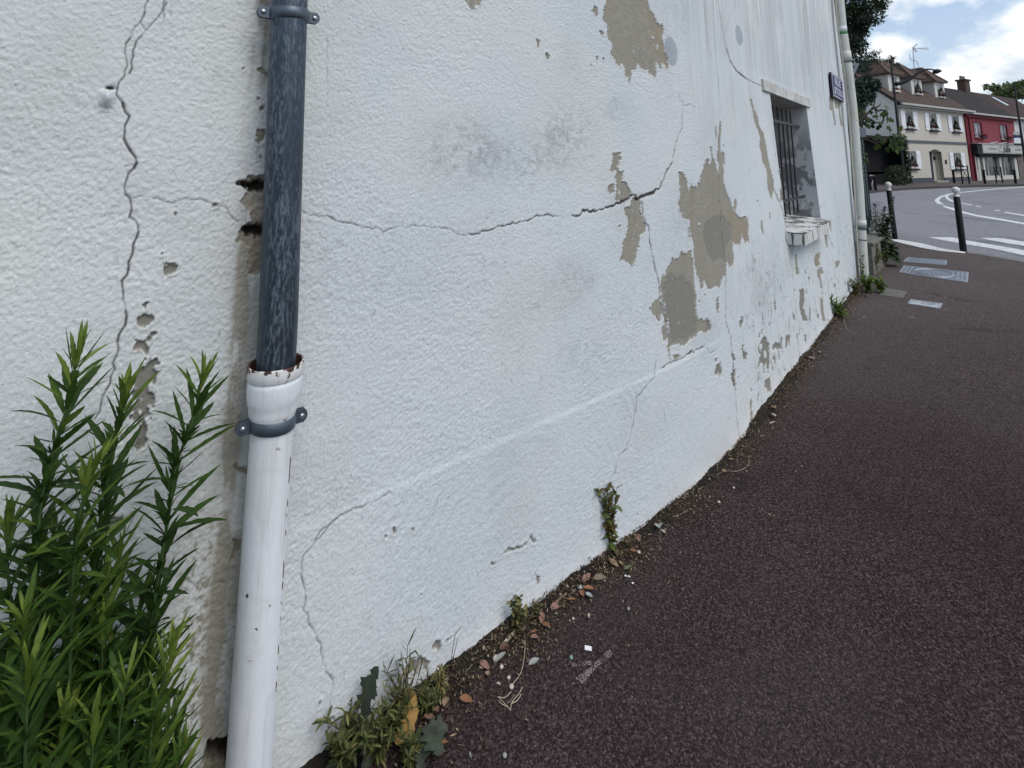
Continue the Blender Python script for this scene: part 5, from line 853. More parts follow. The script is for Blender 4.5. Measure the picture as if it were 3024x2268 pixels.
for i, (x, y) in enumerate([(150,1330),(205,1335),(105,1545),(180,1500),(200,1235),(260,1230),(240,1145),(190,1160)]): fallen(cL, x, y, random.Random(i).uniform(0, 60), 34, .45, (PALE, TAN)[i % 2], 'small pale leaf in the litter round the foot of the corner pipe', group='pale leaves littered round the corner pipe foot')
# dry yellow leaf, pleated
g = ground(*cG([(1400, 1130)])[0]); yl = MB(); n = 12; vs = []
for i in range(n + 1):
    t = i / n; y_ = (t - .5) * .10; wd = .034 * (math.sin(math.pi * (.08 + .9 * t)) ** .6) * (1 + .12 * (i % 2))
    for k, q_ in enumerate((-1, -.5, 0, .5, 1)): vs.append(Vector((q_ * wd, y_, .030 + .012 * math.cos(q_ * 9) + .01 * math.sin(i * 1.7) * .4 + .022 * abs(q_))))
yl.add(vs, [(i * 5 + k, i * 5 + k + 1, i * 5 + k + 6, i * 5 + k + 5) for i in range(n) for k in range(4)])
o = yl.build('dry_leaf', leaf_mat((.50, .30, .10)), smooth=True); o.location = (g.x, g.y, .02); o.rotation_euler = (R(35), R(-15), R(-15)); tag(o, 'large dry yellow leaf curled up in the bottom clump of weeds', 'fallen leaf')
# paper chips and pebbles
mpp = Mat('white_paper', (.80, .81, .80), .6)
def chip(cr, x, y, lx, ly, ang, name, label, cat, mat, h=.0025):
    g = ground(*cr([(x, y)])[0]); b = MB(); b.box(-lx / 2, lx / 2, -ly / 2, ly / 2, 0, h); o = b.build(name, mat, bevel=h * .3); o.location = (g.x, g.y, .001); o.rotation_euler = (0, R(3), R(ang)); tag(o, label, cat)
chip(cH, 1397, 1105, .022, .015, -8, 'paper_chip', 'bright white rectangular paper chip alone on the dark pavement', 'litter', mpp.m); chip(cI, 750, 1302, .022, .006, -8, 'paper_sliver', 'thin white paper sliver right of the litter below the half withered weed', 'litter', mpp.m); chip(cI, 805, 1378, .008, .006, 30, 'paper_crumb', 'tiny white crumb below the thin white paper sliver', 'litter', mpp.m)
mpb = [Mat('pebble', c, .8).m for c in ((.42, .42, .38), (.5, .46, .40), (.30, .30, .28), (.20, .30, .27))]
def pebble(cr, x, y, rad, label, mi=0, group='small stones along the wall foot'):
    g = ground(*cr([(x, y)])[0]); b = MB(); rnd = random.Random(int(x + y)); lathe(b, [(z * rad, max(1e-4, rad * math.sqrt(max(0, 1 - z * z)) * 1.1)) for z in np.linspace(-1, 1, 8)], lambda z: Vector((0, 0, z * .8)), 10)
    b.v = [(v[0] * (1 + .2 * math.sin(5 * v[1] / rad)), v[1] * (1 + .15 * math.cos(4 * v[0] / rad)), v[2]) for v in b.v]; o = b.build('pebble', mpb[mi], smooth=True); o.location = (g.x, g.y, rad * .6); tag(o, label, 'pebble', group)
for cr, x, y, rad, lb, mi in ((cH,265,1245,.0095,'round white pebble beside the dark glossy brown leaf',1),(cH,458,1585,.0065,'small tan pebble at the end of the dried grass stalk',1),(cH,1290,362,.0085,'grey green pebble left of the curled orange leaf',0),(cH,785,678,.0070,'pale green pebble above the pale pink oval leaf',0),(cH,1190,1222,.0055,'small greenish stone alone on the pavement left of the chalk mark',3),(cG,1833,585,.0085,'pale round pebble right of the feathery sprig',1),
                              (cH,1215,742,.004,'tiny pale grit under the blunt pink leaf stalk',1),(cH,1892,625,.005,'small pale stone alone above the white paper chip',2),(cI,872,1048,.007,'white pebble right of the narrow brown leaf',1),(cI,1745,497,.006,'white oval pebble on the pavement opposite the mossy edge',1),(cI,230,1425,.008,'grey pebble near the folded pinkish leaf',2),(cB,1128,1595,.0055,'small pale stone near the bottom edge on the open pavement',2),(cI,1907,340,.005,'tiny white grit farther up the pavement opposite the moss',1),(cH,335,1340,.006,'pale chip below the dull grey leaf',1),(cH,425,1470,.005,'tan grit left of the dried grass stalk',1)): pebble(cr, x, y, rad, lb, mi)
# dried stalks
mst = Mat('dry_stalk', (.38, .33, .24), .8)
def stalk(cr, pts, label, rad=.0011, z=.004):
    P = [ground(*q) + Vector((0, 0, z)) for q in cr(pts)]; b = MB(); b.tube(catmull(P, 6), rad, 5); o = b.build('dried_stalk', mst.m, smooth=True); tag(o, label, 'dried stalk')
stalk(cH, [(610,930),(625,1060),(610,1250),(570,1430),(455,1585)], 'long dried grass stalk curving across the litter below the small green weed', .0013, .006); stalk(cI, [(1640,250),(1800,165),(1950,160),(2060,100),(2070,20),(2020,-20)], 'thin dried stalk looping out over the pavement beside the mossy edge')
stalk(cI, [(1150,660),(1280,650),(1400,590),(1420,530),(1390,500)], 'thin dried stalk bent like a hook under the pale pointed leaf'); stalk(cI, [(1120,690),(1105,800),(1100,900),(1120,945)], 'short straight dried stalk under the round whitish leaf', .0009); stalk(cA, [(1305,300),(1310,360),(1340,420),(1400,445)], 'thin dried stalk lying in front of the fresh green tuft', .002)
b = MB(); 
for P in ([(1160,1345),(1170,1300),(1210,1250),(1228,1215)], [(1160,1345),(1120,1300),(1090,1270)], [(1165,1310),(1200,1290),(1222,1255)], [(1150,1330),(1110,1310),(1092,1290)], [(1090,1270),(1130,1275),(1165,1240)]): b.tube(catmull([ground(*q) + Vector((0, 0, .006)) for q in cB(P)], 5), .0013, 5)
tag(b.build('dried_root', mst.m, smooth=True), 'pale branching dried grass root lying on the dark pavement', 'dried stalk')
# grey seed heads sticking up at the bottom, thin dark stems
for i, (cr, x, y, h_, lb) in enumerate(((cG,180,1560,.055,'dark seed head on a thin stem at the bottom edge beside the white wall'), (cG,1900,440,.10,'two thin dark bare stems leaning on the wall foot right of the feathery sprig'), (cI,850,780,.055,'single thin dark stem against the wall right of the half withered weed'))):
    g = ground(*cr([(x, y)])[0]); b = MB(); b.tube([g, g + Vector((.004, .006, h_ * .6)), g + Vector((.012, .014, h_))], .0011, 5)
    if i == 1: b.tube([g, g + Vector((.010, .002, h_ * .55)), g + Vector((.02, .014, h_ * .92))], .0009, 5)
    if i == 0: b.tube([g + Vector((.012, .014, h_ * .9)), g + Vector((.013, .015, h_ + .006))], [.0035, .003], 7)
    tag(b.build('bare_stem', mstb.m, smooth=True), lb, 'weed stem')
# chalk mark on the pavement
mch = Mat('pink_chalk', (.5, .4, .42), .9); al = mch.math('MULTIPLY', mch.ramp(mch.noise(220, 3, .7), (.44, 0), (.54, 1)), mch.ramp(mch.noise(18, 3), (.34, 0), (.55, 1))); mch.color(mch.mix(mch.noise(8, 2), (.26, .24, .255), (.28, .17, .19)))
tr = mch.n.new('ShaderNodeBsdfTransparent'); mx = mch.n.new('ShaderNodeMixShader'); mch.l.new(al, mx.inputs[0]); mch.l.new(tr.outputs[0], mx.inputs[1]); mch.l.new(mch.b.outputs[0], mx.inputs[2]); mch.l.new(mx.outputs[0], mch.out.inputs[0])
b = MB()
for P in ([(1190,1290),(1440,1260),(1450,1310),(1200,1340)], [(1240,1480),(1320,1560),(1500,1350),(1710,1180),(1650,1120),(1440,1330)]): b.poly([ground(*q) + Vector((0, 0, .003 + .0005 * len(b.f))) for q in cH(P)])
tag(b.build('chalk_mark', mch.m), 'faint pink chalk mark shaped like a Y on the dark pavement', 'chalk mark')
# --- dirt, moss and litter band at the wall foot (beyond counting)
mdirt = Mat('wall_foot_dirt', (.03, .024, .018), .95); v = mdirt.mix(mdirt.noise(50, 5, .7), (.006, .005, .005), (.034, .026, .020)); mos = mdirt.ramp(mdirt.noise(5, 4, .6), (.5, 0), (.62, 1)); v = mdirt.mix(mdirt.math('MULTIPLY', mos, .3), v, (.035, .034, .010)); mdirt.color(v); mdirt.bump(mdirt.noise(130, 4, .7), 1., .012)
uu = np.arange(-2.9, 5.3, .012); nv = 9; b = MB(); vs = []
wdt = -.006 + .055 * fbm(uu * 2.2, uu * 0, 201, 3) + .045 * fbm(uu * 14, uu * 0, 202, 4, .7)
wdt *= np.interp(uu, [-2.9, -1.2, -.6, .5, 2, 5], [1.5, 1.5, 1.25, 1.0, .9, 1.3])
for i, u_ in enumerate(uu):
    for k in range(nv + 1):
        t = k / nv; o_ = -.012 + (wdt[i] + .03) * t; hgt_ = .026 * (1 - t) ** 1.6 * (.5 + float(fbm(np.array([u_ * 9]), np.array([t * 3.]), 203, 3)[0])) + .003 - .006 * t ** 4 + .006 * float(vn(np.array([u_ * 70]), np.array([t * 9.]), 204)[0]) * (1 - t)
        p = WP(float(min(u_, float(edge_u(0)))), 0, o_); vs.append((p.x, p.y, hgt_))
b.add(vs, [(i * (nv + 1) + k, i * (nv + 1) + k + 1, (i + 1) * (nv + 1) + k + 1, (i + 1) * (nv + 1) + k) for i in range(len(uu) - 1) for k in range(nv)]); tag(b.build('dirt_and_moss', mdirt.m, smooth=True), 'dark band of dirt and moss gathered along the wall foot', 'dirt', kind='stuff')
mlit = leafmat('litter', (.035, .022, .014), (.12, .08, .048), (.36, .30, .21), 0); CL_ = [(p2w(*cI([q_])[0])[0], s1, s2) for q_, s1, s2 in (((560, 1080), .05, .07), ((660, 1010), .06, .05), ((350, 1330), .05, .06), ((1260, 560), .06, .04), ((1900, 20), .08, .03))] + [(p2w(*cH([q_])[0])[0], s1, s2) for q_, s1, s2 in (((500, 900), .05, .06), ((250, 1200), .06, .06), ((1000, 560), .06, .04))] + [(p2w(*cG([(1700, 750)])[0])[0], .07, .06), (p2w(*cA([(800, 800)])[0])[0], .15, .04), (p2w(*cA([(560, 1180)])[0])[0], .12, .05), (p2w(*cA([(1200, 330)])[0])[0], .2, .06), (p2w(*cA([(1380, 90)])[0])[0], .2, .08)]
b = MB(); rnd = random.Random(77)
for i in range(14500):
    u_ = rnd.uniform(-2.7, 5.1); o_ = abs(rnd.gauss(.045, .05)) + .012 if rnd.random() < .86 else rnd.uniform(.05, .35); 
    if (1.2 < u_ and o_ > .16) or u_ > 5.1: continue
    if rnd.random() < .42:
        uc_, su_, so_ = CL_[rnd.randrange(len(CL_))]; u_ = rnd.gauss(uc_, su_); o_ = abs(rnd.gauss(.05, so_)) + .01
    dn = .5 + .5 * math.sin(u_ * 5) * math.sin(u_ * 2.3) if rnd.random() < .5 else 1
    if rnd.random() > .35 + .65 * dn: continue
    p = WP(u_, 0, o_); z_ = .004 + max(0, .022 * (1 - o_ / .10)); a = rnd.uniform(0, 6.28); L = rnd.uniform(.004, .016) * (1.4 if u_ > 1 else 1); d = Vector((math.cos(a), math.sin(a), rnd.uniform(-.1, .3)))
    if rnd.random() < .5: leaf(b, (p.x, p.y, z_), d, (0, 0, 1), L, L * rnd.uniform(.2, .6), n=2, curl=rnd.uniform(-1, 1), tint=rnd.random() ** 2.4)
    elif rnd.random() < .5: L *= 1.8; b.tube([(p.x, p.y, z_), (p.x + d.x * L, p.y + d.y * L, z_ + d.z * L)], .0006, 3, tint=rnd.random() ** 1.5)
    else:
        r_ = rnd.uniform(.0014, .0048); b.add([(p.x + r_, p.y, z_), (p.x - r_, p.y + r_ * .4, z_), (p.x, p.y - r_, z_), (p.x, p.y, z_ + r_ * 1.4)], [(0, 1, 3), (1, 2, 3), (2, 0, 3)], rnd.random() ** 2)
tag(b.build('leaf_litter', mlit, tint=True), 'fine litter of twigs, grit and leaf crumbs strewn along the wall foot', 'litter', kind='stuff')
# fine moss/grass blades along the joint
b = MB()
for i in range(2600):
    u_ = rnd.uniform(-1.9, 5.0); p = WP(u_, 0, rnd.uniform(.0, .03)); a = rnd.uniform(0, 6.28)
    leaf(b, (p.x, p.y, .012), (math.cos(a) * .5, math.sin(a) * .5, 1), (0, 0, 1), rnd.uniform(.004, .016), .0016, n=2, curl=.5, tint=rnd.random() * .35)
tag(b.build('moss', msmall, tint=True), 'short dark moss and grass blades in the joint between wall and pavement', 'moss', kind='stuff')
# scattered grit over the open pavement
b = MB()
for i in range(900):
    y_ = rnd.uniform(.9, 9) ; x_ = rnd.uniform(-.4, 8); u_near = x_ * .643 - y_ * .766 + 1.54
    if u_near < .25 and y_ < 3: continue
    r_ = rnd.uniform(.0012, .0034); b.add([(x_ + r_, y_, .001), (x_ - r_, y_ + r_ * .4, .001), (x_, y_ - r_, .001), (x_, y_, .001 + r_)], [(0, 1, 3), (1, 2, 3), (2, 0, 3)], .3 + .7 * rnd.random())
tag(b.build('grit', mlit, tint=True), 'fine pale grit scattered over the pavement', 'grit', kind='stuff')
# ================================================================== CORNER: low stone wall, fence, bollards
mst_ = Mat('mossy_stone', (.2, .2, .17), .9); v = mst_.mix(mst_.noise(7, 5, .7), (.06, .06, .045), (.27, .26, .23)); mst_.color(v); mst_.bump(mst_.noise(25, 5, .7), .8, .03)
lw = empty('low_stone_wall', (5.4, 7.9, 0), label='low mossy stone wall starting behind the corner downpipe with a flat coping', cat='wall')
a, b_ = Vector((5.02, 7.42, 0)), Vector((5.78, 8.22, 0)); d = (b_ - a).normalized(); nl = Vector((-d.y, d.x, 0))
def lkid(mb, nm, mat, root, **k): o = mb.build(nm, mat, **k); o.parent = root; o.location = -root.location; return o
p = MB(); p.prism([a, b_, b_ + nl * .32, a + nl * .32], (0, 0, .40)); lkid(p, 'masonry', mst_.m, lw)
c_ = d * .03; p = MB(); p.prism([a - nl * .03 + Vector((0, 0, .40)), b_ + c_ - nl * .03 + Vector((0, 0, .40)), b_ + c_ + nl * .36 + Vector((0, 0, .40)), a + nl * .36 + Vector((0, 0, .40))], (0, 0, .045)); lkid(p, 'coping', mst_.m, lw, bevel=.01)
p = MB(); e0 = b_ + nl * .05; e1 = e0 + Vector((math.sin(R(36)), math.cos(R(36)), 0)) * 5; n2 = Vector((-.8, .6, 0)); p.prism([e0, e1, e1 + n2 * .25, e0 + n2 * .25], (0, 0, .25)); lkid(p, 'rear_run', mst_.m, lw)
mgf = Mat('dark_green_metal', (.014, .03, .03), .5, spec=.4); mgf.color(mgf.mix(mgf.noise(9, 4), (.010, .022, .022), (.035, .06, .062)))
fr = empty('green_fence', (5.72, 8.35, .25), label='dark green slatted metal fence seen edge on behind the corner downpipe', cat='fence')
f0 = at(2551, 686, 8.42); fdir = Vector((math.sin(R(35.6)), math.cos(R(35.6)), 0)); 
for k in range(4):
    q = f0 + fdir * (1.45 * k); b = MB(); M = Matrix.Translation((q.x, q.y, 0)) @ Matrix.Rotation(-R(35.6), 4, 'Z'); b.box(-.03, .03, -.03, .03, .24, 2.10, M); lkid(b, 'post', mgf.m, fr)
    if k < 3:
        b = MB()
        for j in range(17): b.box(-.012, .012, .035, 1.41, .50 + j * .094, .575 + j * .094, M)
        lkid(b, 'slat_panel', mgf.m, fr)
mgp = Mat('blue_grey_panel', (.14, .16, .20), .6); gp = MB(); cs = [at(x, y, 8.9) for x, y in ((2532, 379), (2556, 377), (2558, 404), (2532, 404))]; gp.prism(cs[::-1], (.0, .03, 0)); o = lkid(gp, 'end_panel', mgp.m, fr)
mblk = Mat('black_paint', (.004, .004, .007), .6, spec=.25); mwb = Mat('white_paint', (.72, .72, .70), .45); v = mwb.mix(mwb.noise(20, 4), (.58, .58, .55), (.76, .76, .74)); mwb.color(v)
def bollard(x, y, h, r_, label, tilt=(0, 0)):
    g = ground(x, y); root = empty('bollard', g, 0, label, 'bollard', 'bollards with white ball heads'); root.rotation_euler = (tilt[0], tilt[1], 0)
    b = MB(); lathe(b, [(-.02, r_), (h - .17, r_ * .96), (h - .168, r_ * .9)], lambda z: Vector((0, 0, z)), 24); b.build('post', mblk.m, root, smooth=True)
    b = MB(); lathe(b, [(h - .172, r_ * .98), (h - .158, r_ * .98), (h - .145, r_ * .62)] + [(h - .06 - .061 * math.cos(t), max(.002, .061 * math.sin(t))) for t in np.linspace(.55, math.pi, 14)], lambda z: Vector((0, 0, z)), 28); b.build('ball_head', mwb.m, root, smooth=True)
bollard(*c2([(808, 938)])[0], 1.15, .049, 'black bollard with white ball head, the farther of the two, beside the weeds', (0, R(-1.2))); bollard(*c2([(1553, 1078)])[0], 1.12, .050, 'black bollard with white ball head at the crossing, the nearer and larger one')
# weeds on and by the low wall
mfar = leafmat('kerb_weed_leaf', (.020, .035, .018), (.05, .075, .035), (.11, .14, .05), .2)
def far_weed(top, footpx, depth, label, seed, L=.10, W=.014, n=60, el=(50, 90), name='roadside_weed', curl=(.3, 1.1), z0=None):
    rnd = random.Random(seed); t_ = at(*cL([top])[0], depth); g = at(*cL([footpx])[0], depth); root = empty(name, g, 0, label, 'weed'); sm, fm = MB(), MB(); tt_ = t_ - g
    P = catmull([(0, 0, 0), tt_ * .5 + Vector((.01, 0, 0)), tt_], 8); sm.tube(P, [.005 * (1 - i / len(P)) + .001 for i in range(len(P))], 5)
    for i in range(n):
        t = (i + rnd.random()) / n; f_ = t * (len(P) - 1); j = min(int(f_), len(P) - 2); p_ = P[j].lerp(P[j + 1], f_ - j); az = i * 2.4; e = R(rnd.uniform(*el)) * (1 - .5 * max(0, t - .7) / .3)
        leaf(fm, p_, (math.cos(az) * math.sin(e), math.sin(az) * math.sin(e), math.cos(e)), (0, 0, 1), L * rnd.uniform(.6, 1.1) * (1 - .5 * t), W, curl=rnd.uniform(*curl), n=4, tint=rnd.random() * .7)
    o = sm.build('stem', mstem.m, root); o = fm.build('foliage', mfar, root, tint=True, smooth=True)
far_weed((210, 215), (228, 600), 8.25, 'tall weed with drooping narrow leaves like a ladder standing on the low stone wall', 1, .20, .020, 110, (60, 95), curl=(.4, 1.2))
far_weed((485, 110), (300, 690), 8.2, 'long thin leaning weed stem with small leaves crossing in front of the farther bollard', 2, .08, .045, 56, (60, 100)); far_weed((355, 245), (290, 620), 8.2, 'upright weed with small rounded leaves between the ladder leaved weed and the leaning one', 3, .09, .05, 60, (50, 100))
far_weed((410, 430), (330, 800), 8.15, 'leafy weed in front of the low stone wall end below the leaning stem', 4, .15, .08, 60); far_weed((300, 680), (250, 980), 8.0, 'bushy yellow green weed covering the end of the low stone wall', 5, .16, .07, 90); far_weed((440, 800), (440, 1010), 8.1, 'dark broad leaved weed on the pavement beside the low stone wall', 6, .2, .11, 44, (40, 100)); far_weed((190, 740), (200, 1010), 7.7, 'low yellowish weed at the foot of the low stone wall', 7, .13, .05, 70)
far_weed((350, 840), (340, 1010), 8.0, 'low weed between the broad leaved weed and the low stone wall', 8, .12, .05, 40)

# ================================================================== HOUSES ACROSS THE ROAD
mcr = Mat('cream_render', (.50, .45, .36), .9); v = mcr.mix(mcr.noise(.8, 5, .6), (.46, .43, .375), (.55, .52, .46)); v = mcr.mix(mcr.ramp(mcr.noise(9, 4, .7), (.3, .4), (.6, 0)), v, (.38, .35, .29)); mcr.color(v)
mro = Mat('brown_tiles', (.1, .07, .06), .9)
def tiles(m_, a, b, sc_=1):
    w_ = m_.n.new('ShaderNodeTexBrick'); w_.inputs['Scale'].default_value = 1; w_.inputs['Brick Width'].default_value = .17; w_.inputs['Row Height'].default_value = .11; w_.inputs['Mortar Size'].default_value = .012; w_.inputs['Color1'].default_value = (1, 1, 1, 1); w_.inputs['Color2'].default_value = (.62, .62, .62, 1); w_.inputs['Mortar'].default_value = (.35, .35, .35, 1)
    m_.l.new(m_.attr_uv(), w_.inputs['Vector']) if False else None
    tcn = m_.n.new('ShaderNodeTexCoord'); sp_ = m_.n.new('ShaderNodeSeparateXYZ'); m_.l.new(tcn.outputs['Object'], sp_.inputs[0]); cb = m_.n.new('ShaderNodeCombineXYZ')
    al_ = m_.math('ADD', m_.math('MULTIPLY', sp_.outputs[0], FD.x), m_.math('MULTIPLY', sp_.outputs[1], FD.y)); m_.l.new(al_, cb.inputs[0]); m_.l.new(m_.math('MULTIPLY', sp_.outputs[2], 1.3), cb.inputs[1]); m_.l.new(cb.outputs[0], w_.inputs['Vector'])
    cc_ = m_.mix(m_.ramp(m_.noise(1.6, 6, .75), (.3, 0), (.7, 1)), a, b); m_.color(m_.mix(1, cc_, w_.outputs[0], 'MULTIPLY')); m_.bump(w_.outputs[1], -.6, .03)
tiles(mro, (.066, .044, .035), (.14, .095, .074)); mrd = Mat('dark_mossy_tiles', (.05, .04, .04), .9); tiles(mrd, (.020, .018, .017), (.058, .044, .040)); mrr = Mat('red_brown_tiles', (.1, .05, .04), .9); tiles(mrr, (.040, .026, .023), (.105, .058, .048))
mwhi = Mat('white_joinery', (.68, .70, .74), .6); mgy = Mat('slate_band', (.10, .11, .13), .8); mgl = Mat('window_glass', (.10, .11, .12), .12, spec=.6); mcu = Mat('net_curtain', (.42, .43, .45), .9)
cur = mgl.ramp(mgl.noise(3.2, 2, .5, vec=mgl.coord(scale=(2.5, 2.5, .3))), (.45, 0), (.55, 1)); mgl.color(mgl.mix(cur, (.035, .038, .042), (.27, .28, .30)))
mdkw = Mat('dark_timber', (.02, .02, .022), .7); mzg = Mat('pale_gutter', (.40, .40, .38), .6); mtr = Mat('dormer_trim', (.55, .54, .50), .8); mrdg = Mat('ridge_tiles', (.20, .13, .10), .9)
def facade_wall(u0, u1, z0, z1, holes, back=.25):
    """thick wall with real openings: grid of boxes around the holes"""
    us = sorted({u0, u1} | {h[0] for h in holes} | {h[1] for h in holes}); zs = sorted({z0, z1} | {h[2] for h in holes} | {h[3] for h in holes}); mb = MB()
    for a, b in zip(us[:-1], us[1:]):
        for c_, d_ in zip(zs[:-1], zs[1:]):
            if any(h[0] <= (a + b) / 2 <= h[1] and h[2] <= (c_ + d_) / 2 <= h[3] for h in holes): continue
            mb.add([FP(a, c_, 0), FP(b, c_, 0), FP(b, d_, 0), FP(a, d_, 0)], [(0, 1, 2, 3)])
    for h in holes:
        f_ = [FP(h[0], h[2]), FP(h[1], h[2]), FP(h[1], h[3]), FP(h[0], h[3])]; g_ = [q - FN * back for q in f_]; mb.add(f_ + g_, [(k, (k + 1) % 4, (k + 1) % 4 + 4, k + 4) for k in range(4)])
    return mb
def fbox(mb, u0, u1, z0, z1, o0, o1, tint=.5): mb.prism([FP(u0, z0, o0), FP(u1, z0, o0), FP(u1, z1, o0), FP(u0, z1, o0)], FN * (o1 - o0), tint)
def fpart(name, mat, root, *boxes, **k):
    mb = MB()
    for q in boxes: fbox(mb, *q)
    return lkid(mb, name, mat, root, **k) if root.parent is None else nest(mb, name, mat, root, **k)
def nest(mb, name, mat, par, **k): o = mb.build(name, mat, **k); o.parent = par; return o
def window(root, u0, u1, z0, z1, shutters=False, sill=None, label=None, sash=True):
    w_ = fpart('window', mwhi.m, root, (u0, u0 + .07, z0, z1, -.16, -.10), (u1 - .07, u1, z0, z1, -.16, -.10), (u0 + .07, u1 - .07, z0, z0 + .07, -.16, -.10), (u0 + .07, u1 - .07, z1 - .07, z1, -.16, -.10), *( [((u0 + u1) / 2 - .04, (u0 + u1) / 2 + .04, z0 + .07, z1 - .07, -.155, -.095)] if sash else []))
    fpart('pane', mgl.m, w_, (u0 + .07, u1 - .07, z0 + .07, z1 - .07, -.15, -.13)); fpart('sill', sill or mdkw.m, w_, (u0 - .12, u1 + .12, z0 - .12, z0 - .002, -.02, .16))
    if shutters:
        for a, b in ((u0 - shutters, u0 - .04), (u1 + .04, u1 + shutters)):
            s_ = fpart('shutter', mwhi.m, root, (a, b, z0 - .02, z1 + .02, .02, .055), (a + .04, b - .04, z0 + .18, z0 + .26, .055, .075), (a + .04, b - .04, z1 - .26, z1 - .18, .055, .075))
    return w_
mfl = leafmat('red_flowers', (.20, .012, .015), (.42, .03, .035), None, 0); mgr = leafmat('box_greenery', (.010, .020, .009), (.03, .05, .018), None, .1); mbx = Mat('planter_white', (.55, .55, .53), .8)
def planter(u, z, out, wd, label, group, flowers=True, cone=True, seed=0, dark=False, ob=0.):
    rnd = random.Random(seed); c0 = FP(u, z, out); root = empty('flower_box', c0, 0, label, 'flower box', group); M = Matrix((( FD.x, FN.x, 0), (FD.y, FN.y, 0), (0, 0, 1)))
    b = MB(); b.box(-wd / 2, wd / 2, -.10, .10, 0, .15); b.v = [tuple(M @ Vector(v)) for v in b.v]; b.build('box', mdkw.m if dark else mbx.m, root)
    g_ = MB(); n = 420 if cone else 90
    for i in range(n):
        if cone and i % 3: h_ = rnd.random() ** 1.3; r_ = .30 * (1 - h_) + .04; a = rnd.uniform(0, 6.28); p_ = Vector((math.cos(a) * r_ * rnd.random() ** .4 - wd * .03, math.sin(a) * r_ * .7, .15 + h_ * .72))
        else: p_ = Vector((rnd.uniform(-wd / 2, wd / 2), rnd.uniform(-.1, .1), rnd.uniform(.14, .27)))
        dd = Vector((rnd.gauss(0, 1), rnd.gauss(0, 1), rnd.gauss(.3, 1))); leaf(g_, M @ p_, dd, (0, 0, 1), .11, .07, n=2, tint=rnd.random())
    g_.build('greenery', mgr, root, tint=True)
    if flowers:
        g_ = MB()
        for i in range(90):
            p_ = Vector((rnd.gauss((-.25 if rnd.random() < .6 else .25) * wd, .1 * wd), rnd.uniform(-.04, .16), rnd.gauss(.24, .05))); dd = Vector((rnd.gauss(0, 1), rnd.gauss(0, 1), rnd.gauss(0, 1))); leaf(g_, M @ p_, dd, (0, 0, 1), .06, .05, n=2, tint=rnd.random())
        g_.build('flowers', mfl, root, tint=True)
# --- cream house
ch = empty('cream_house', FP(5.5, 0), label='cream two storey house with white shutters, grey band and three roof dormers', cat='house')
UP = [(.92, 2.02), (4.55, 5.75), (8.42, 9.62)]; 
WU = [(a, b, 3.98, 5.25) for a, b in UP]; WLo = [(.62, 1.82, 1.12, 2.36), (7.90, 9.20, 1.05, 2.30)]; DOOR = (4.0, 6.0, .12, 2.38)
holes = WU + WLo + [DOOR]
mb = facade_wall(-.02, 10.72, -.05, 5.75, holes); zt = 5.75
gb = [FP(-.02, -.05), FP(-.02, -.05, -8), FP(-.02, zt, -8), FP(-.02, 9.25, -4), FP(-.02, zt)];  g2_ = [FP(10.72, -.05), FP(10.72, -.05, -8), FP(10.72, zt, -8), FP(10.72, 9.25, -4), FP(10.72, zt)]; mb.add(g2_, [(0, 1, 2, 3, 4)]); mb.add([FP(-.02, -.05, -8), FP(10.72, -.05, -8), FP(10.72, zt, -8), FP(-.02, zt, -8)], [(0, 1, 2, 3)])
lkid(mb, 'wall', mcr.m, ch)
mgb = Mat('brightened_gable_render', (.6, .58, .54), .9); mgb.color(mgb.mix(mgb.noise(.7, 5, .6), (.60, .57, .52), (.70, .68, .64))); gw_ = MB(); gw_.add(gb, [(0, 1, 2, 3, 4)]); lkid(gw_, 'gable_wall', mgb.m, ch)  # gable colour brightened to make up for the shade on this side
fpart('string_course', mgy.m, ch, (-.05, 10.72, 2.96, 3.16, .0, .05)); mpl = Mat('dark_plinth', (.065, .075, .09), .85); fpart('plinth', mpl.m, ch, (-.06, 4.0, -.05, .45, .0, .06), (6.0, 10.72, -.05, .42, .0, .06))
for i, h in enumerate(WU): window(ch, *h, shutters=.66, sash=False)
for i, h in enumerate(WLo): window(ch, *h, shutters=.68, sash=False)
# roof with real thickness, gutter
def slope(u0, u1, e_out, e_z, r_in, r_z, th=.12):
    A_, B_, C__, D_ = FP(u0, e_z, e_out), FP(u1, e_z, e_out), FP(u1, r_z, -r_in), FP(u0, r_z, -r_in); mb = MB(); mb.prism([A_, B_, C__, D_], (0, 0, -th)); return mb
rf_ = slope(-.25, 11.75, .35, 5.70, 4., 9.42); 
rb = MB(); rb.prism([FP(-.25, 9.42, -4), FP(11.75, 9.42, -4), FP(11.75, 5.7, -8.35), FP(-.25, 5.7, -8.35)], (0, 0, -.12)); rf_.add(rb.v, rb.f); ro_ = lkid(rf_, 'roof', mro.m, ch)
fpart('gutter', mzg.m, ch, (-.3, 11.8, 5.62, 5.76, .36, .50)); fpart('gutter_board', mzg.m, ch, (-.1, 11.7, 5.50, 5.60, .0, .33))
vg = MB(); vg.prism([FP(-.29, 5.62, .37), FP(-.29, 9.42, -4.0), FP(-.29, 9.5, -4.0), FP(-.29, 5.76, .40)], FD * .10); lkid(vg, 'verge', Mat('verge_tiles', (.06, .04, .035), .9).m, ch)
dtop = []
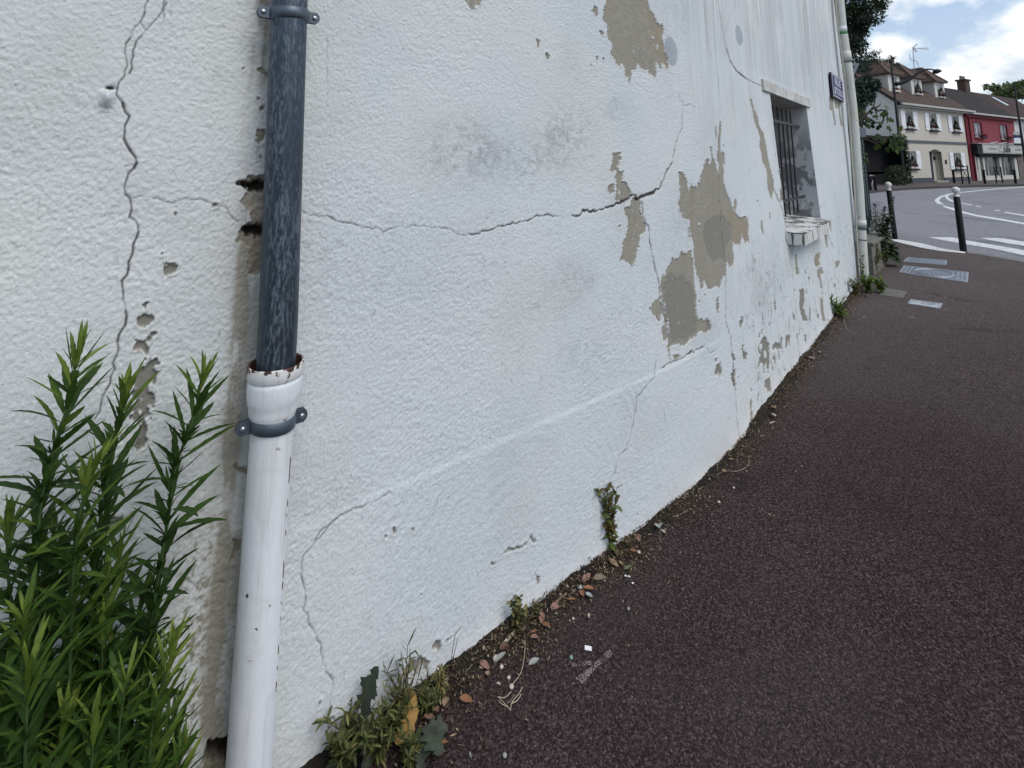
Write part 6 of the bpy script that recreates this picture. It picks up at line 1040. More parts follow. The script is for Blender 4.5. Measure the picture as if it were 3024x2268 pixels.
for i, uc in enumerate((2.3, 5.85, 9.85)):
    zf, zb, w_, o_ = 6.78, 8.30, .88, -1.02
    dm = MB(); L_F = [FP(uc - w_, zf, o_), FP(uc + w_, zf, o_), FP(uc + w_, zb, o_), FP(uc - w_, zb, o_)]
    hx0, hx1, hz0, hz1 = uc - .48, uc + .48, 6.95, 8.10
    for q in ((uc - w_, hx0, zf, zb), (hx1, uc + w_, zf, zb), (hx0, hx1, zf, hz0), (hx0, hx1, hz1, zb)): fbox(dm, *q, o_ - .1, o_)
    d_ = lkid(dm, 'dormer', mtr.m, ch)
    ck = MB()
    for s_ in (-1, 1): ck.add([FP(uc + s_ * w_ * .99, 6.7, o_ - .02), FP(uc + s_ * w_ * .99, zb, o_ - .02), FP(uc + s_ * w_ * .99, zb, -2.55)], [(0, 1, 2)])
    nest(ck, 'cheek', mcr.m, d_); e_ = .22; rz = 9.55
    rr_ = MB(); P_ = [FP(uc - w_ - e_, zb - .06, o_ + e_), FP(uc + w_ + e_, zb - .06, o_ + e_), FP(uc + w_ + e_, zb - .06, -3.2), FP(uc - w_ - e_, zb - .06, -3.2), FP(uc, rz, o_ - 1.05), FP(uc, rz, -3.6)]
    rr_.add(P_ + [q + Vector((0, 0, -.09)) for q in P_[:4]], [(0, 1, 4), (1, 2, 5, 4), (3, 0, 4, 5), (0, 6, 7, 1), (1, 7, 8, 2), (3, 9, 6, 0), (6, 7, 8, 9)]); nest(rr_, 'dormer_roof', mro.m, d_)
    hp = MB()
    for s_ in (-1, 1): hp.tube([FP(uc + s_ * (w_ + e_), zb - .03, o_ + e_), FP(uc, rz + .03, o_ - 1.05)], .06, 6)
    hp.tube([FP(uc, rz + .03, o_ - 1.05), FP(uc, rz + .03, -3.6)], .06, 6); nest(hp, 'hip_tiles', mrdg.m, d_)
    wnn = MB(); 
    for q in ((hx0, hx0 + .06, hz0, hz1), (hx1 - .06, hx1, hz0, hz1), (hx0 + .06, hx1 - .06, hz1 - .06, hz1), (hx0 + .06, hx1 - .06, hz0, hz0 + .06), (uc - .03, uc + .03, hz0 + .06, hz1 - .06)): fbox(wnn, *q, o_ - .08, o_ - .04)
    nest(wnn, 'dormer_window', mwhi.m, d_); pn = MB(); fbox(pn, hx0 + .06, hx1 - .06, hz0 + .06, hz1 - .06, o_ - .075, o_ - .06); nest(pn, 'pane', mgl.m, d_)
    planter(uc - .02, 6.84, o_ + .1, .9, 'red flower box on the %s roof dormer of the cream house' % ('left', 'middle', 'right')[i], 'flower boxes of the cream house', cone=i > 0, seed=50 + i)
mpot = Mat('clay_pot', (.22, .16, .13), .9)
cp_ = MB()
for du, hh in ((-.12, .55), (.75, .75)): fbox(cp_, 8.6 + du, 8.95 + du, 9.7, 9.95 + hh, -4.4, -4.0)
lkid(cp_, 'chimney', mpot.m, ch)
for i, (a, b) in enumerate(UP): planter((a + b) / 2, 4.0, .07, .95, 'planter with conical bush and red flowers at the cream house %s upstairs window' % ('left', 'middle', 'right')[i], 'flower boxes of the cream house', seed=60 + i)
for i, h in enumerate(WLo): planter((h[0] + h[1]) / 2, h[2] + .02, .07, 1.0, 'planter with conical bush and red flowers at the cream house %s ground floor window' % ('left', 'right')[i], 'flower boxes of the cream house', seed=70 + i)
# arched doorway niche with its step
ni = MB(); arch = [(DOOR[0] + (DOOR[1] - DOOR[0]) * t, 2.20 + .34 * math.sin(math.pi * t) ** .7) for t in np.linspace(0, 1, 13)]
sp_ = [FP(u, z, .012) for u, z in arch]; top_ = [FP(u, 2.62, .012) for u, z in arch]
for k in range(12): ni.add([FP(arch[k][0], 2.38, .012) if False else sp_[k], sp_[k + 1], top_[k + 1], top_[k]], [(0, 1, 2, 3)])
darch = MB(); 
for k in range(12): darch.prism([FP(arch[k][0], 2.05, -.9), FP(arch[k + 1][0], 2.05, -.9), FP(arch[k + 1][0], max(2.38, arch[k + 1][1]), .003), FP(arch[k][0], max(2.38, arch[k][1]), .003)], FN * .004) if False else None
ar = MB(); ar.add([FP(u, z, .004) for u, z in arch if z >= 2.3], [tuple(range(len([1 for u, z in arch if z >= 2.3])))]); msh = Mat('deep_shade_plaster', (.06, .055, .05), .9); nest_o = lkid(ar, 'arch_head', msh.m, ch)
nb_ = MB(); nb_.add([FP(DOOR[0], .12, 0), FP(DOOR[0], .12, -1), FP(DOOR[0], 2.4, -1), FP(DOOR[0], 2.4, 0)], [(0, 1, 2, 3)]); nb_.add([FP(DOOR[1], .12, 0), FP(DOOR[1], .12, -1), FP(DOOR[1], 2.4, -1), FP(DOOR[1], 2.4, 0)], [(0, 1, 2, 3)]); nb_.add([FP(DOOR[0], 2.4, -.001), FP(DOOR[0], 2.4, -1), FP(DOOR[1], 2.4, -1), FP(DOOR[1], 2.4, -.001)], [(0, 1, 2, 3)]); lkid(nb_, 'porch_walls', mcr.m, ch)
mdoor = Mat('dark_blue_door', (.02, .025, .05), .5); dr = fpart('door', mdoor.m, ch, (DOOR[0], 5.5, .2, 2.38, -.50, -.44)); fpart('handle', mwhi.m, dr, (4.2, 4.26, 1.1, 1.3, -.44, -.40)); fpart('porch_back', mcr.m, ch, (5.5, DOOR[1], .2, 2.39, -.50, -.45)); fpart('doorstep', Mat('stone_step', (.32, .30, .27), .9).m, ch, (4.02, 5.98, -.05, .20, -.52, .28))
fpart('letter_box', mdkw.m, ch, (6.42, 6.62, 1.45, 1.75, .0, .06)); wl_ = fpart('wall_lamp', mdkw.m, ch, (5.7, 5.85, 1.75, 2.0, -.449, -.34))
dpc = MB(); dpc.tube([FP(.30, 5.62, .3), FP(.08, 5.2, .08), FP(-.04, 4.8, .06), FP(-.04, .1, .06)], .05, 10); lkid(dpc, 'drain', mzg.m, ch, smooth=True)
# --- TV aerial
ta = empty('tv_aerial', at(*c1([(1018, 745)])[0], 40.5), label='thin television aerial above the roof of the cream house', cat='aerial'); mal = Mat('aerial_metal', (.35, .37, .42), .4, metal=.5)
b = MB(); ta_p = lambda pts: [at(*q, 40.5) for q in c1(pts)]
b.tube(ta_p([(1018, 760), (1003, 520)]), .035, 6); b.tube(ta_p([(1018, 660), (985, 655), (970, 630), (968, 590)]), .022, 6); b.tube(ta_p([(1018, 655), (1045, 670), (1060, 700), (1062, 740)]), .022, 6); lkid(b, 'mast', mal.m, ta)
b = MB(); b.tube(ta_p([(996, 522), (1172, 531)]), .035, 6); b.tube(ta_p([(1003, 520), (1050, 478)]), .05, 5); b.tube(ta_p([(1010, 530), (1035, 570)]), .03, 5); b.tube(ta_p([(1025, 530), (1050, 565)]), .025, 5)
for k in range(9): q = ta_p([(1070 + k * 12, 527)])[0]; b.tube([q + Vector((0, 0, -.06 - .012 * k)), q + Vector((0, 0, .06 + .012 * k))], .012, 4)
lkid(b, 'aerial_head', mal.m, ta)
# --- pink house with the shop
ph_ = empty('pink_house', FP(16, 0), label='deep pink terraced house with a cream shopfront below and two upstairs windows', cat='house')
mpk = Mat('deep_pink_render', (.28, .065, .085), .9); v = mpk.mix(mpk.noise(.9, 5, .6), (.185, .036, .050), (.24, .055, .072)); mpk.color(v); mpd = Mat('dark_pink_trim', (.13, .010, .025), .7)
PW = [(12.50, 14.0, 3.62, 4.86), (17.9, 19.45, 3.56, 4.84)]
mb = facade_wall(10.72, 21.3, 3.02, 5.55, PW); mb.add([FP(10.72, -.05, -8), FP(21.3, -.05, -8), FP(21.3, 5.6, -8), FP(10.72, 5.6, -8)], [(0, 1, 2, 3)]); lkid(mb, 'wall', mpk.m, ph_)
fpart('corner_trim', mpd.m, ph_, (10.75, 11.15, -.05, 5.40, .01, .09)); fpart('drain', mpd.m, ph_, (11.2, 11.33, .0, 5.38, .09, .20)); fpart('eaves_band', mpd.m, ph_, (10.76, 21.28, 5.28, 5.52, .006, .22)); fpart('gutter', mzg.m, ph_, (11.3, 21.4, 5.50, 5.64, .24, .38))
for i, h in enumerate(PW): 
    window(ph_, *h, sill=mpd.m); fpart('window_surround', mpd.m, ph_, (h[0] - .16, h[0] - .02, h[2], h[3] + .12, .003, .03), (h[1] + .02, h[1] + .16, h[2], h[3] + .12, .003, .03), (h[0] - .02, h[1] + .02, h[3] + .01, h[3] + .12, .003, .03))
    rl = MB()
    for zz_ in (h[2] - .05, h[2] + .22): rl.tube([FP(h[0] - .1, zz_, .05), FP(h[0] - .1, zz_, .32), FP(h[1] + .1, zz_, .32), FP(h[1] + .1, zz_, .05)], .015, 4)
    lkid(rl, 'window_rail', mpd.m, ph_); planter((h[0] + h[1]) / 2 + .35, h[2] - .02, .2, .9, 'dark planter with trailing plum coloured plants at the %s window of the pink house' % ('left', 'right')[i], 'planters of the pink house', cone=False, flowers=True, dark=True, seed=80 + i)
rf2 = slope(10.9, 21.5, .32, 5.56, 2.9, 8.42); lkid(rf2, 'roof', mrd.m, ph_); rb = MB(); rb.prism([FP(10.9, 8.42, -2.9), FP(21.5, 8.42, -2.9), FP(21.5, 5.6, -6.1), FP(10.9, 5.6, -6.1)], (0, 0, -.12)); lkid(rb, 'rear_roof', mrd.m, ph_)
mbri = Mat('old_brick', (.12, .06, .05), .9); bt = mbri.n.new('ShaderNodeTexBrick'); bt.inputs['Scale'].default_value = 4; bt.inputs['Color1'].default_value = (.075, .036, .030, 1); bt.inputs['Color2'].default_value = (.045, .028, .025, 1); bt.inputs['Mortar'].default_value = (.14, .12, .10, 1); mbri.l.new(mbri.coord(), bt.inputs['Vector']); mbri.color(bt.outputs[0])
ck = fpart('chimney', mbri.m, ph_, (19.75, 20.75, 7.6, 9.35, -3.25, -2.6), (19.65, 20.85, 9.35, 9.5, -3.35, -2.5)); po = MB()
for uu_ in (19.95, 20.5): lathe(po, [(9.48, .14), (9.7, .11), (9.85, .13)], lambda z, q=uu_: FP(q, z, -2.95), 10)
nest(po, 'chimney_pot', mpot.m, ck, smooth=True)
# shopfront
mcs = Mat('shop_cream', (.50, .49, .44), .7); mcs.color(mcs.mix(mcs.noise(2, 4), (.44, .43, .39), (.56, .55, .51))); mss = Mat('shop_glass', (.05, .06, .06), .08, spec=.6); vv = mss.voro(.9, out=1, vec=mss.coord(scale=(1.6, 1.6, .8))); mss.color(mss.mix(mss.ramp(mss.noise(1.7, 5, .7, vec=mss.coord(scale=(1.5, 1.5, .6))), (.45, 0), (.62, 1)), (.010, .014, .014), (.13, .14, .13)))
mfas = Mat('fascia_board', (.42, .43, .40), .7); fas = fpart('shop_fascia', mfas.m, ph_, (12.05, 21.0, 2.30, 3.06, .30, .55))
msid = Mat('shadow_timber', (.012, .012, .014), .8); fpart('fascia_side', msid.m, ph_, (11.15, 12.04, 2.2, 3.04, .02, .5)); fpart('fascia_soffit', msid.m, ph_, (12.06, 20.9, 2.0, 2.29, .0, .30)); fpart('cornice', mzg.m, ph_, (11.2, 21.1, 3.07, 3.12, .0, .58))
SF = [(11.35, 11.8), (12.05, 12.45), (13.1, 13.4), (16.5, 16.85), (19.8, 20.4)]
fpart('shopfront_frame', mcs.m, ph_, *[(a, b, .1, 2.05, -.1, .1) for a, b in SF], (13.4, 16.5, .1, .45, -.1, .08), (16.85, 19.8, .1, .45, -.1, .08), (11.8, 12.05, .1, .9, -.1, .05))
fpart('shop_window', mss.m, ph_, (13.4, 16.5, .45, 2.02, -.16, -.12), (16.85, 19.8, .45, 2.02, -.16, -.12)); mdr2 = Mat('grey_shop_door', (.12, .125, .14), .6); fpart('shop_door', mdr2.m, ph_, (12.45, 13.1, .1, 2.0, -.3, -.24)); fpart('glazing_bar', mcs.m, ph_, (14.45, 14.55, .45, 2.0, -.12, -.08), (18.0, 18.1, .45, 2.0, -.12, -.08)); fpart('shop_interior', Mat('dim_interior', (.03, .028, .025), .9).m, ph_, (11.35, 21.2, -.05, 2.99, -1.6, -1.5))
fpart('stall_boxes', mwhi.m, ph_, (13.7, 14.1, .47, .85, -.115, -.05), (17.3, 17.7, .47, .9, -.115, -.05), (18.6, 19.2, .47, .7, -.115, -.05)) if False else None
b = MB()
for uu_ in (13.7, 15.6, 17.5, 19.4): b.tube([FP(uu_, 3.12, .5), FP(uu_ + .25, 3.22, .95)], .05, 6)
lkid(b, 'sign_lights', mwhi.m, ph_)
mpnk = Mat('sign_grey', (.035, .035, .042), .7); mpur = Mat('sign_purple', (.12, .10, .15), .7)
def FT(u, z, o=.551): return FP(u, z, o)
fb = MB()
for q in ((12.2, 20.85, 2.98, 3.0), (12.2, 20.85, 2.36, 2.38)): fbox(fb, *q, .551, .556)
nest(fb, 'border_lines', mpnk.m, fas)
text_mesh('lettering', 'Julie', .78, FT(16.9, 2.44, .556), FD, Vector((0, 0, 1)), mpnk.m, fas, shear=.25, sx=1.2, bold=.03, extr=0); text_mesh('lettering', 'PRÊT À PORTER', .20, FT(14.0, 2.60, .556), FD, Vector((0, 0, 1)), mpur.m, fas, sx=1.1, bold=.02, extr=0); text_mesh('lettering', 'ACCESSOIRES', .20, FT(19.5, 2.60, .556), FD, Vector((0, 0, 1)), mpur.m, fas, sx=1.1, bold=.02, extr=0)
sw = MB(); sw.tube([FT(u, z, .558) for u, z in ((15.9, 2.5), (15.45, 2.42), (15.15, 2.6), (15.3, 2.85), (15.75, 2.88), (15.8, 2.7))], .014, 5); nest(sw, 'flourish', mpnk.m, fas)
# --- white house at the right edge
wh = empty('white_house', FP(26, 0), label='white terraced house at the right edge with a red brown roof and a skylight', cat='house'); mwr = Mat('white_render', (.55, .56, .55), .9); mwr.color(mwr.mix(mwr.noise(1, 5), (.46, .47, .46), (.60, .61, .60)))
mb = facade_wall(21.3, 32, 2.95, 5.55, [(23.4, 24.6, 3.7, 4.9)]); mb.add([FP(32, -.05), FP(32, -.05, -8), FP(32, 5.5, -8), FP(32, 5.5)], [(0, 1, 2, 3)]); lkid(mb, 'wall', mwr.m, wh); window(wh, 23.4, 24.6, 3.7, 4.9)
mstn = Mat('rubble_stone', (.15, .13, .11), .9); vq = mstn.voro(3.2, vec=mstn.coord(scale=(1, 1, 2.4)), out=1); mstn.color(mstn.mix(vq, (.08, .072, .065), (.20, .175, .15))); fpart('ground_floor', mstn.m, wh, (21.0, 32, -.05, 2.95, -.05, .0)); fpart('lower_band', mdkw.m, wh, (21.35, 32, 2.5, 2.95, .0, .3))
rf3 = slope(21.52, 32.2, .32, 5.56, 2.9, 8.42); rr3 = lkid(rf3, 'roof', mrr.m, wh); fpart('gutter', mzg.m, wh, (21.4, 32, 5.50, 5.64, .33, .46))
msky = Mat('skylight_glass', (.55, .58, .62), .1, spec=.8); sk = MB(); sk.prism([FP(u_, 5.56 + (o_) * .888 + .03, .32 - o_) for u_, o_ in ((25.0, 1.75), (25.7, 1.75), (25.7, 2.75), (25.0, 2.75))], (0, 0, .05)); nest(sk, 'skylight', msky.m, rr3)
# projecting sign: blue band over white
ps = empty('hanging_sign', FP(21.9, 3.2, .4), label='projecting sign with a dark blue band over white panels on the white house front', cat='shop sign'); mnb = Mat('navy_panel', (.012, .022, .10), .5)
def pxplate(cr, quad, depth, name, mat, root, th=.06):
    b = MB(); b.prism([at(*q, depth) for q in cr(quad)], (0, th, 0)); return lkid(b, name, mat, root)
pxplate(c1, [(2100, 1470), (2192, 1470), (2195, 1500), (2102, 1500)][::-1], 44.0, 'blue_band', mnb.m, ps); pxplate(c1, [(2095, 1432), (2188, 1432), (2192, 1468), (2100, 1468)][::-1], 44.0, 'upper_panel', mzg.m, ps); pxplate(c1, [(2103, 1503), (2195, 1503), (2200, 1560), (2108, 1560)][::-1], 44.0, 'white_panel', mwhi.m, ps); pxplate(c1, [(2110, 1562), (2202, 1562), (2204, 1582), (2112, 1582)][::-1], 44.0, 'lower_bar', mdkw.m, ps)
# --- dark open lean-to left of the cream house
lt = empty('open_shed', FP(-3, 0), label='black open fronted shed in deep shade left of the cream house', cat='shed'); mbl2 = Mat('shade_black', (.010, .010, .012), .95)  # deep shade of the shed painted in as a near-black base colour
fpart('side_wall', mbl2.m, lt, (-6.3, -6.1, -.05, 3.15, -7, .1)); fpart('back_wall', mbl2.m, lt, (-6.1, -.2, -.05, 3.15, -7.1, -6.9)); fpart('right_wall', mbl2.m, lt, (-.2, -.06, -.05, 3.15, -7, .05)); fpart('flat_roof', mbl2.m, lt, (-6.4, -.06, 3.16, 3.34, -7.2, .2)); fpart('floor', mbl2.m, lt, (-6.1, -.2, .10, .115, -6.9, .0))
fpart('shade_board', mbl2.m, lt, (-6.1, -.2, .12, .75, -.9, -.8)); fpart('shade_screen', mbl2.m, lt, (-6.1, -.2, .9, 3.15, -.95, -.90))  # black sheets across the opening, its shade put in as colour
# ivy column on the corner
def scatter(mb, c0, r_, n, L, W, rnd, shell=.35, tint=(.0, 1.), nleaf=3, flat=1.):
    for i in range(n):
        v_ = Vector((rnd.gauss(0, 1), rnd.gauss(0, 1), rnd.gauss(0, 1))).normalized(); q_ = shell + (1 - shell) * rnd.random() ** .6
        p_ = Vector((c0[0] + v_.x * r_[0] * q_, c0[1] + v_.y * r_[1] * q_, c0[2] + v_.z * r_[2] * q_)); dd = (v_ + Vector((rnd.gauss(0, .8), rnd.gauss(0, .8), rnd.gauss(-.2, .7)))).normalized()
        leaf(mb, p_, dd, (rnd.gauss(0, .3), rnd.gauss(0, .3), 1), L * rnd.uniform(.6, 1.2), W * rnd.uniform(.7, 1.2), n=nleaf, curl=rnd.uniform(0, .8), tint=rnd.uniform(*tint))
mtree = leafmat('tree_leaf', (.010, .018, .010), (.025, .042, .018), (.055, .085, .03), .3); mshr = leafmat('shrub_leaf', (.022, .036, .020), (.055, .075, .038), (.10, .12, .06), .15); mtr2 = leafmat('blue_green_leaf', (.014, .030, .022), (.035, .062, .045), (.075, .11, .08), .2); mfig = leafmat('fig_leaf', (.012, .026, .010), (.036, .06, .016), (.09, .13, .028), .2); mft = leafmat('pale_far_tree', (.05, .075, .035), (.11, .15, .06), (.20, .23, .10), .25); mbark = Mat('bark', (.045, .035, .03), .9); mbark.color(mbark.mix(mbark.noise(14, 4), (.025, .02, .018), (.075, .06, .05)))  # far treetops take the palest leaf greens
rnd = random.Random(12)
iv = empty('ivy_column', FP(-.4, 0, .25), label='dark ivy covered post at the right end of the black shed', cat='ivy'); b = MB(); b.tube([FP(-.4, .1, .25), FP(-.4, 3.2, .25)], .07, 6); lkid(b, 'trunk', mbark.m, iv); b = MB()
for k in range(9): scatter(b, FP(-.4, .3 + k * .36, .25), (.26, .26, .3), 150, .17, .14, rnd, .1, (0, .3), 2)
lkid(b, 'foliage', mtree, iv, tint=True)
g = ground(2652, 552); sh = empty('round_shrub', g, 0, 'rounded olive green shrub on the far pavement in front of the black shed', 'shrub'); b = MB(); scatter(b, (0, 0, .72), (.72, .6, .68), 1500, .13, .055, rnd, .5, (.0, .9), 2); b.build('foliage', mshr, sh, tint=True); b = MB(); b.tube([(0, 0, 0), (0, 0, .6)], .04, 6); b.build('stem', mbark.m, sh)
# ================================================================== TREES
def pxclump(mb, cr, cx, cy, rx, ry, depth, n, L, W, rnd, cen, **k):
    c_ = at(*cr([(cx, cy)])[0], depth); s_ = abs(cr([(1, 0)])[0][0] - cr([(0, 0)])[0][0]); rr = (rx * s_ / F * depth, rx * s_ / F * depth * .8, ry * s_ / F * depth); scatter(mb, c_ - cen, rr, n, L, W, rnd, **k)
def tree(name, label, cat, depth, base_px, cl, mat, n_per, L, W, seed, limbs=(), group=None, trunk_r=.10, tint=(0, 1), nleaf=3, shell=.1):
    rnd = random.Random(seed); g_ = at(*c1([base_px])[0], depth); g_.z = 0; root = empty(name, g_, 0, label, cat, group); fm = MB()
    for (cx, cy, rx, ry) in cl: pxclump(fm, c1, cx, cy, rx, ry, depth + rnd.uniform(-.06, .06) * depth, max(8, int(n_per * rx * ry / 10000)), L, W, rnd, g_, shell=shell, tint=tint, nleaf=nleaf)
    fm.build('crown', mat, root, tint=True); tm = MB(); c0 = at(*c1([cl[0][:2]])[0], depth) - g_
    mx_ = c0.x * .1; tm.tube(catmull([(0, 0, -.1), (mx_, 0, c0.z * .35), (c0.x * .6, 0, c0.z * .93)], 6), [trunk_r * (1 - i / 13 * .7) for i in range(13)], 8)
    for (cx, cy, rx, ry) in cl[1:]: 
        e_ = at(*c1([(cx, cy)])[0], depth) - g_; m0 = c0 * .72; tm.tube(catmull([m0, m0.lerp(e_, .5) + Vector((0, 0, .2)), e_], 5), [trunk_r * .28 * (1 - i / 11 * .8) for i in range(11)], 5)
    for P_ in limbs: tm.tube([at(*q, depth) - g_ for q in c1(P_)], [.012 * (1 - i / len(P_)) + .005 for i in range(len(P_))], 5)
    tm.build('trunk', mbark.m, root, smooth=True)
tree('dark_tree', 'tall dark leafy tree rising behind the corner downpipe against the sky', 'tree', 26, (250, 900), [(330,60,190,160),(520,40,160,110),(640,10,110,90),(560,190,130,90),(400,250,150,130),(330,420,150,140),(330,330,120,120),(420,480,90,90),(300,760,90,80),(440,330,90,90),(200,200,160,200),(250,-150,300,160),(520,-120,220,110),(660,90,60,60),(400,520,80,60),(300,620,120,90),(430,150,120,80),(190,500,140,200),(670,60,55,40)], mtree, 320, .19, .085, 1, tint=(0, .75), nleaf=2, shell=.05)
tree('leafy_sapling', 'smaller green tree with thin sprays of leaves over the dormers of the cream house', 'tree', 24, (300, 1200), [(430,640,90,90),(480,720,70,80),(380,720,60,60),(590,570,60,35),(620,650,60,25),(560,640,50,30),(760,650,45,30),(800,700,40,20),(780,620,25,20),(510,600,50,40)], mtr2, 480, .14, .062, 2, limbs=[[(520, 720), (600, 610), (640, 560)], [(600, 650), (720, 640), (800, 700)]], trunk_r=.03, nleaf=2)
tree('blue_green_bush_tree', 'bluish green bushy tree between the corner downpipe and the cream gable', 'tree', 11.5, (330, 1500), [(450,980,110,90),(400,900,60,50),(520,1050,70,60),(600,930,50,60),(500,860,60,50),(440,1090,90,70),(380,1150,60,80),(390,1000,70,120),(560,1010,25,35)], mtr2, 760, .075, .045, 3, trunk_r=.06, nleaf=2)
# fig: limbs with large lobed leaves and a few figs
def fig_leaf(mb, p, d, L, rnd, tint):
    d = Vector(d).normalized(); up = Vector((rnd.gauss(0, .5), -1 + rnd.gauss(0, .5), .6)); s_ = d.cross(up).normalized(); nn_ = s_.cross(d)
    out = [(0, 0), (.16, .10), (.34, .18), (.48, .52), (.30, .50), (.26, .60), (.30, .86), (.12, .90), (0, 1.04), (-.12, .90), (-.30, .86), (-.26, .60), (-.30, .50), (-.48, .52), (-.34, .18), (-.16, .10)]
    vs = [p + d * (y * L) + s_ * (x * L) + nn_ * (-.25 * L * (abs(x) ** 1.5 + .5 * y * y)) for x, y in out] + [p + d * (.45 * L)]
    mb.add(vs, [(k, (k + 1) % 16, 16) for k in range(16)], [tint] * 16 + [min(1, tint + .2)])
fd = 9.6; g_ = at(2535, 560, fd); g_.z = 0; fg = empty('fig_tree', g_, 0, 'fig tree branches with large lobed green leaves reaching over the fence', 'fig tree'); tm = MB(); fm = MB(); rnd = random.Random(8)
def figp(cr, p, dd=0): return at(*cr([p])[0], fd + dd) - g_
limbs = [(cJ, [(100,1260),(300,1130),(470,930),(600,790),(660,700),(700,560),(700,440)]), (cJ, [(600,800),(720,740),(800,720),(890,640)]), (cJ, [(680,770),(800,850),(960,830),(1040,1010),(1130,1010)]), (cJ, [(900,1280),(970,1190),(1000,1060),(1040,1030)]), (cJ, [(300,1130),(480,1100),(600,1180),(760,1240),(900,1280)]), (cK, [(180,250),(400,310),(640,400),(850,260),(1050,230),(1250,100)]), (cK, [(850,270),(1000,330),(1150,420),(1300,430)]), (cJ, [(100,1260),(0,1500)])]
for cr, P_ in limbs: tm.tube(catmull([figp(cr, q) for q in P_], 5), [.017 * (1 - i / (5 * len(P_))) + .005 for i in range(5 * (len(P_) - 1) + 1)], 6)
tm.tube([(0, 0, -.1), (-.05, 0, 1.0), figp(cJ, (0, 1500))], .05, 7); tm.build('branches', mbark.m, fg, smooth=True)
FL = [(cJ,930,640,70,-95,150,.3),(cJ,1000,660,50,40,190,.9),(cJ,980,820,60,50,230,.5),(cJ,1120,1000,60,75,260,.4),(cJ,1140,1100,20,30,200,.55),(cJ,870,900,80,110,210,.8),(cJ,930,900,70,60,190,.7),(cJ,820,1010,170,170,180,.6),(cJ,660,740,200,20,150,.3),(cJ,620,690,240,-120,140,.8),(cJ,700,850,90,40,150,.5),(cJ,740,820,100,60,130,.4),(cJ,600,850,100,100,130,.25),(cJ,560,1120,30,20,150,.4),(cJ,700,1110,20,10,130,.3),(cJ,440,1030,200,90,140,.3),(cJ,330,820,100,60,180,.5),(cJ,280,760,100,80,130,.35),(cJ,400,1100,50,50,190,.4),(cJ,300,1000,150,150,170,.3),(cJ,220,900,150,120,160,.35),(cJ,420,1280,60,50,190,.5),(cJ,200,1180,120,90,180,.2),(cJ,330,1200,60,60,170,.2),(cJ,720,1230,170,170,150,.35),(cJ,800,1230,20,15,150,.35),(cJ,600,1300,150,130,90,.2),(cJ,1100,1330,60,60,230,.35),(cJ,1200,1480,80,80,150,.3),(cJ,130,1050,130,100,180,.25),(cJ,180,700,60,80,150,.25),(cJ,100,800,60,80,170,.2),
      (cK,790,200,180,165,240,.3),(cK,850,250,130,120,200,.35),(cK,940,210,20,30,190,.35),(cK,1220,60,-60,-60,160,.8),(cK,1230,90,10,20,180,.6),(cK,1250,130,30,40,210,.7),(cK,1230,150,60,50,200,.5),(cK,1080,230,30,30,260,.55),(cK,1130,260,45,50,280,.45),(cK,1060,200,-10,-20,170,.3),(cK,720,420,130,125,190,.95),(cK,900,480,100,95,190,.6),(cK,980,400,70,60,160,.7),(cK,1080,400,80,80,220,.6),(cK,1180,420,60,65,220,.75),(cK,1290,440,50,50,170,.5),(cK,1130,330,75,80,210,.4),(cK,1000,300,40,60,200,.35),(cK,1340,360,60,60,170,.35),(cK,870,330,150,140,160,.3),(cK,1150,560,70,65,140,.75),(cK,310,670,20,20,90,.8),(cK,330,780,70,60,190,.5),(cK,400,930,70,70,100,.85),(cK,640,300,190,190,150,.2),(cK,1180,180,20,0,190,.4),(cK,1300,290,60,40,190,.5)]
for cr, x, y, _, ang, Lp, tn in FL:
    s_ = cr([(1, 0)])[0][0] - cr([(0, 0)])[0][0]; a = R(ang); L = Lp * s_ / F * fd * 1.02; fig_leaf(fm, figp(cr, (x, y), rnd.uniform(-.3, .3)), (math.cos(a), rnd.uniform(-.4, .4), -math.sin(a)), L, rnd, tn)
fm.build('leaves', mfig, fg, tint=True)
for x, y in ((635, 1350), (795, 1410), (870, 1340)):
    b = MB(); lathe(b, [(-.045, .004), (-.032, .026), (-.01, .032), (.015, .022), (.035, .008), (.045, .004)], lambda z, q=figp(cJ, (x, y)): q + Vector((0, 0, z)), 12); b.build('fig', mtree, fg, smooth=True)
# trees beyond the pink house
for i, (cl, lb) in enumerate((([(2090,955,110,50),(1990,970,90,32),(2200,965,110,75),(2320,960,140,90),(2100,1010,200,50),(2500,980,160,90)], 'pale green treetop rising over the roof ridge at the right edge, the nearer and larger'), ([(1900,950,50,25),(1800,945,30,14)], 'small far treetop peeping over the ridge left of the larger treetop'))):
    tree('far_tree', lb, 'tree', 70, (cl[0][0], 1500), cl, mft, 900, .55, .40, 20 + i, group='treetops beyond the roofs', trunk_r=.15, nleaf=2)
# ================================================================== LAMPS, SIGN BACK, FAR BOLLARDS, BARRIERS
mlp = Mat('lamp_black', (.006, .006, .010), .6, spec=.2)
def lamp(label, base, topy, depth, r_, arm=None, head=None):
    g_ = at(*base, depth); g_.z = .1; root = empty('street_lamp', g_, 0, label, 'street lamp'); top_ = at(base[0], topy, depth); b = MB(); hz = top_.z; b.tube([(0, 0, 0), (0, 0, 1.2), (0, 0, 1.25), (0, 0, hz)], [r_ * 1.3, r_ * 1.2, r_, r_ * .55], 12); b.build('post', mlp.m, root, smooth=True); return root, g_
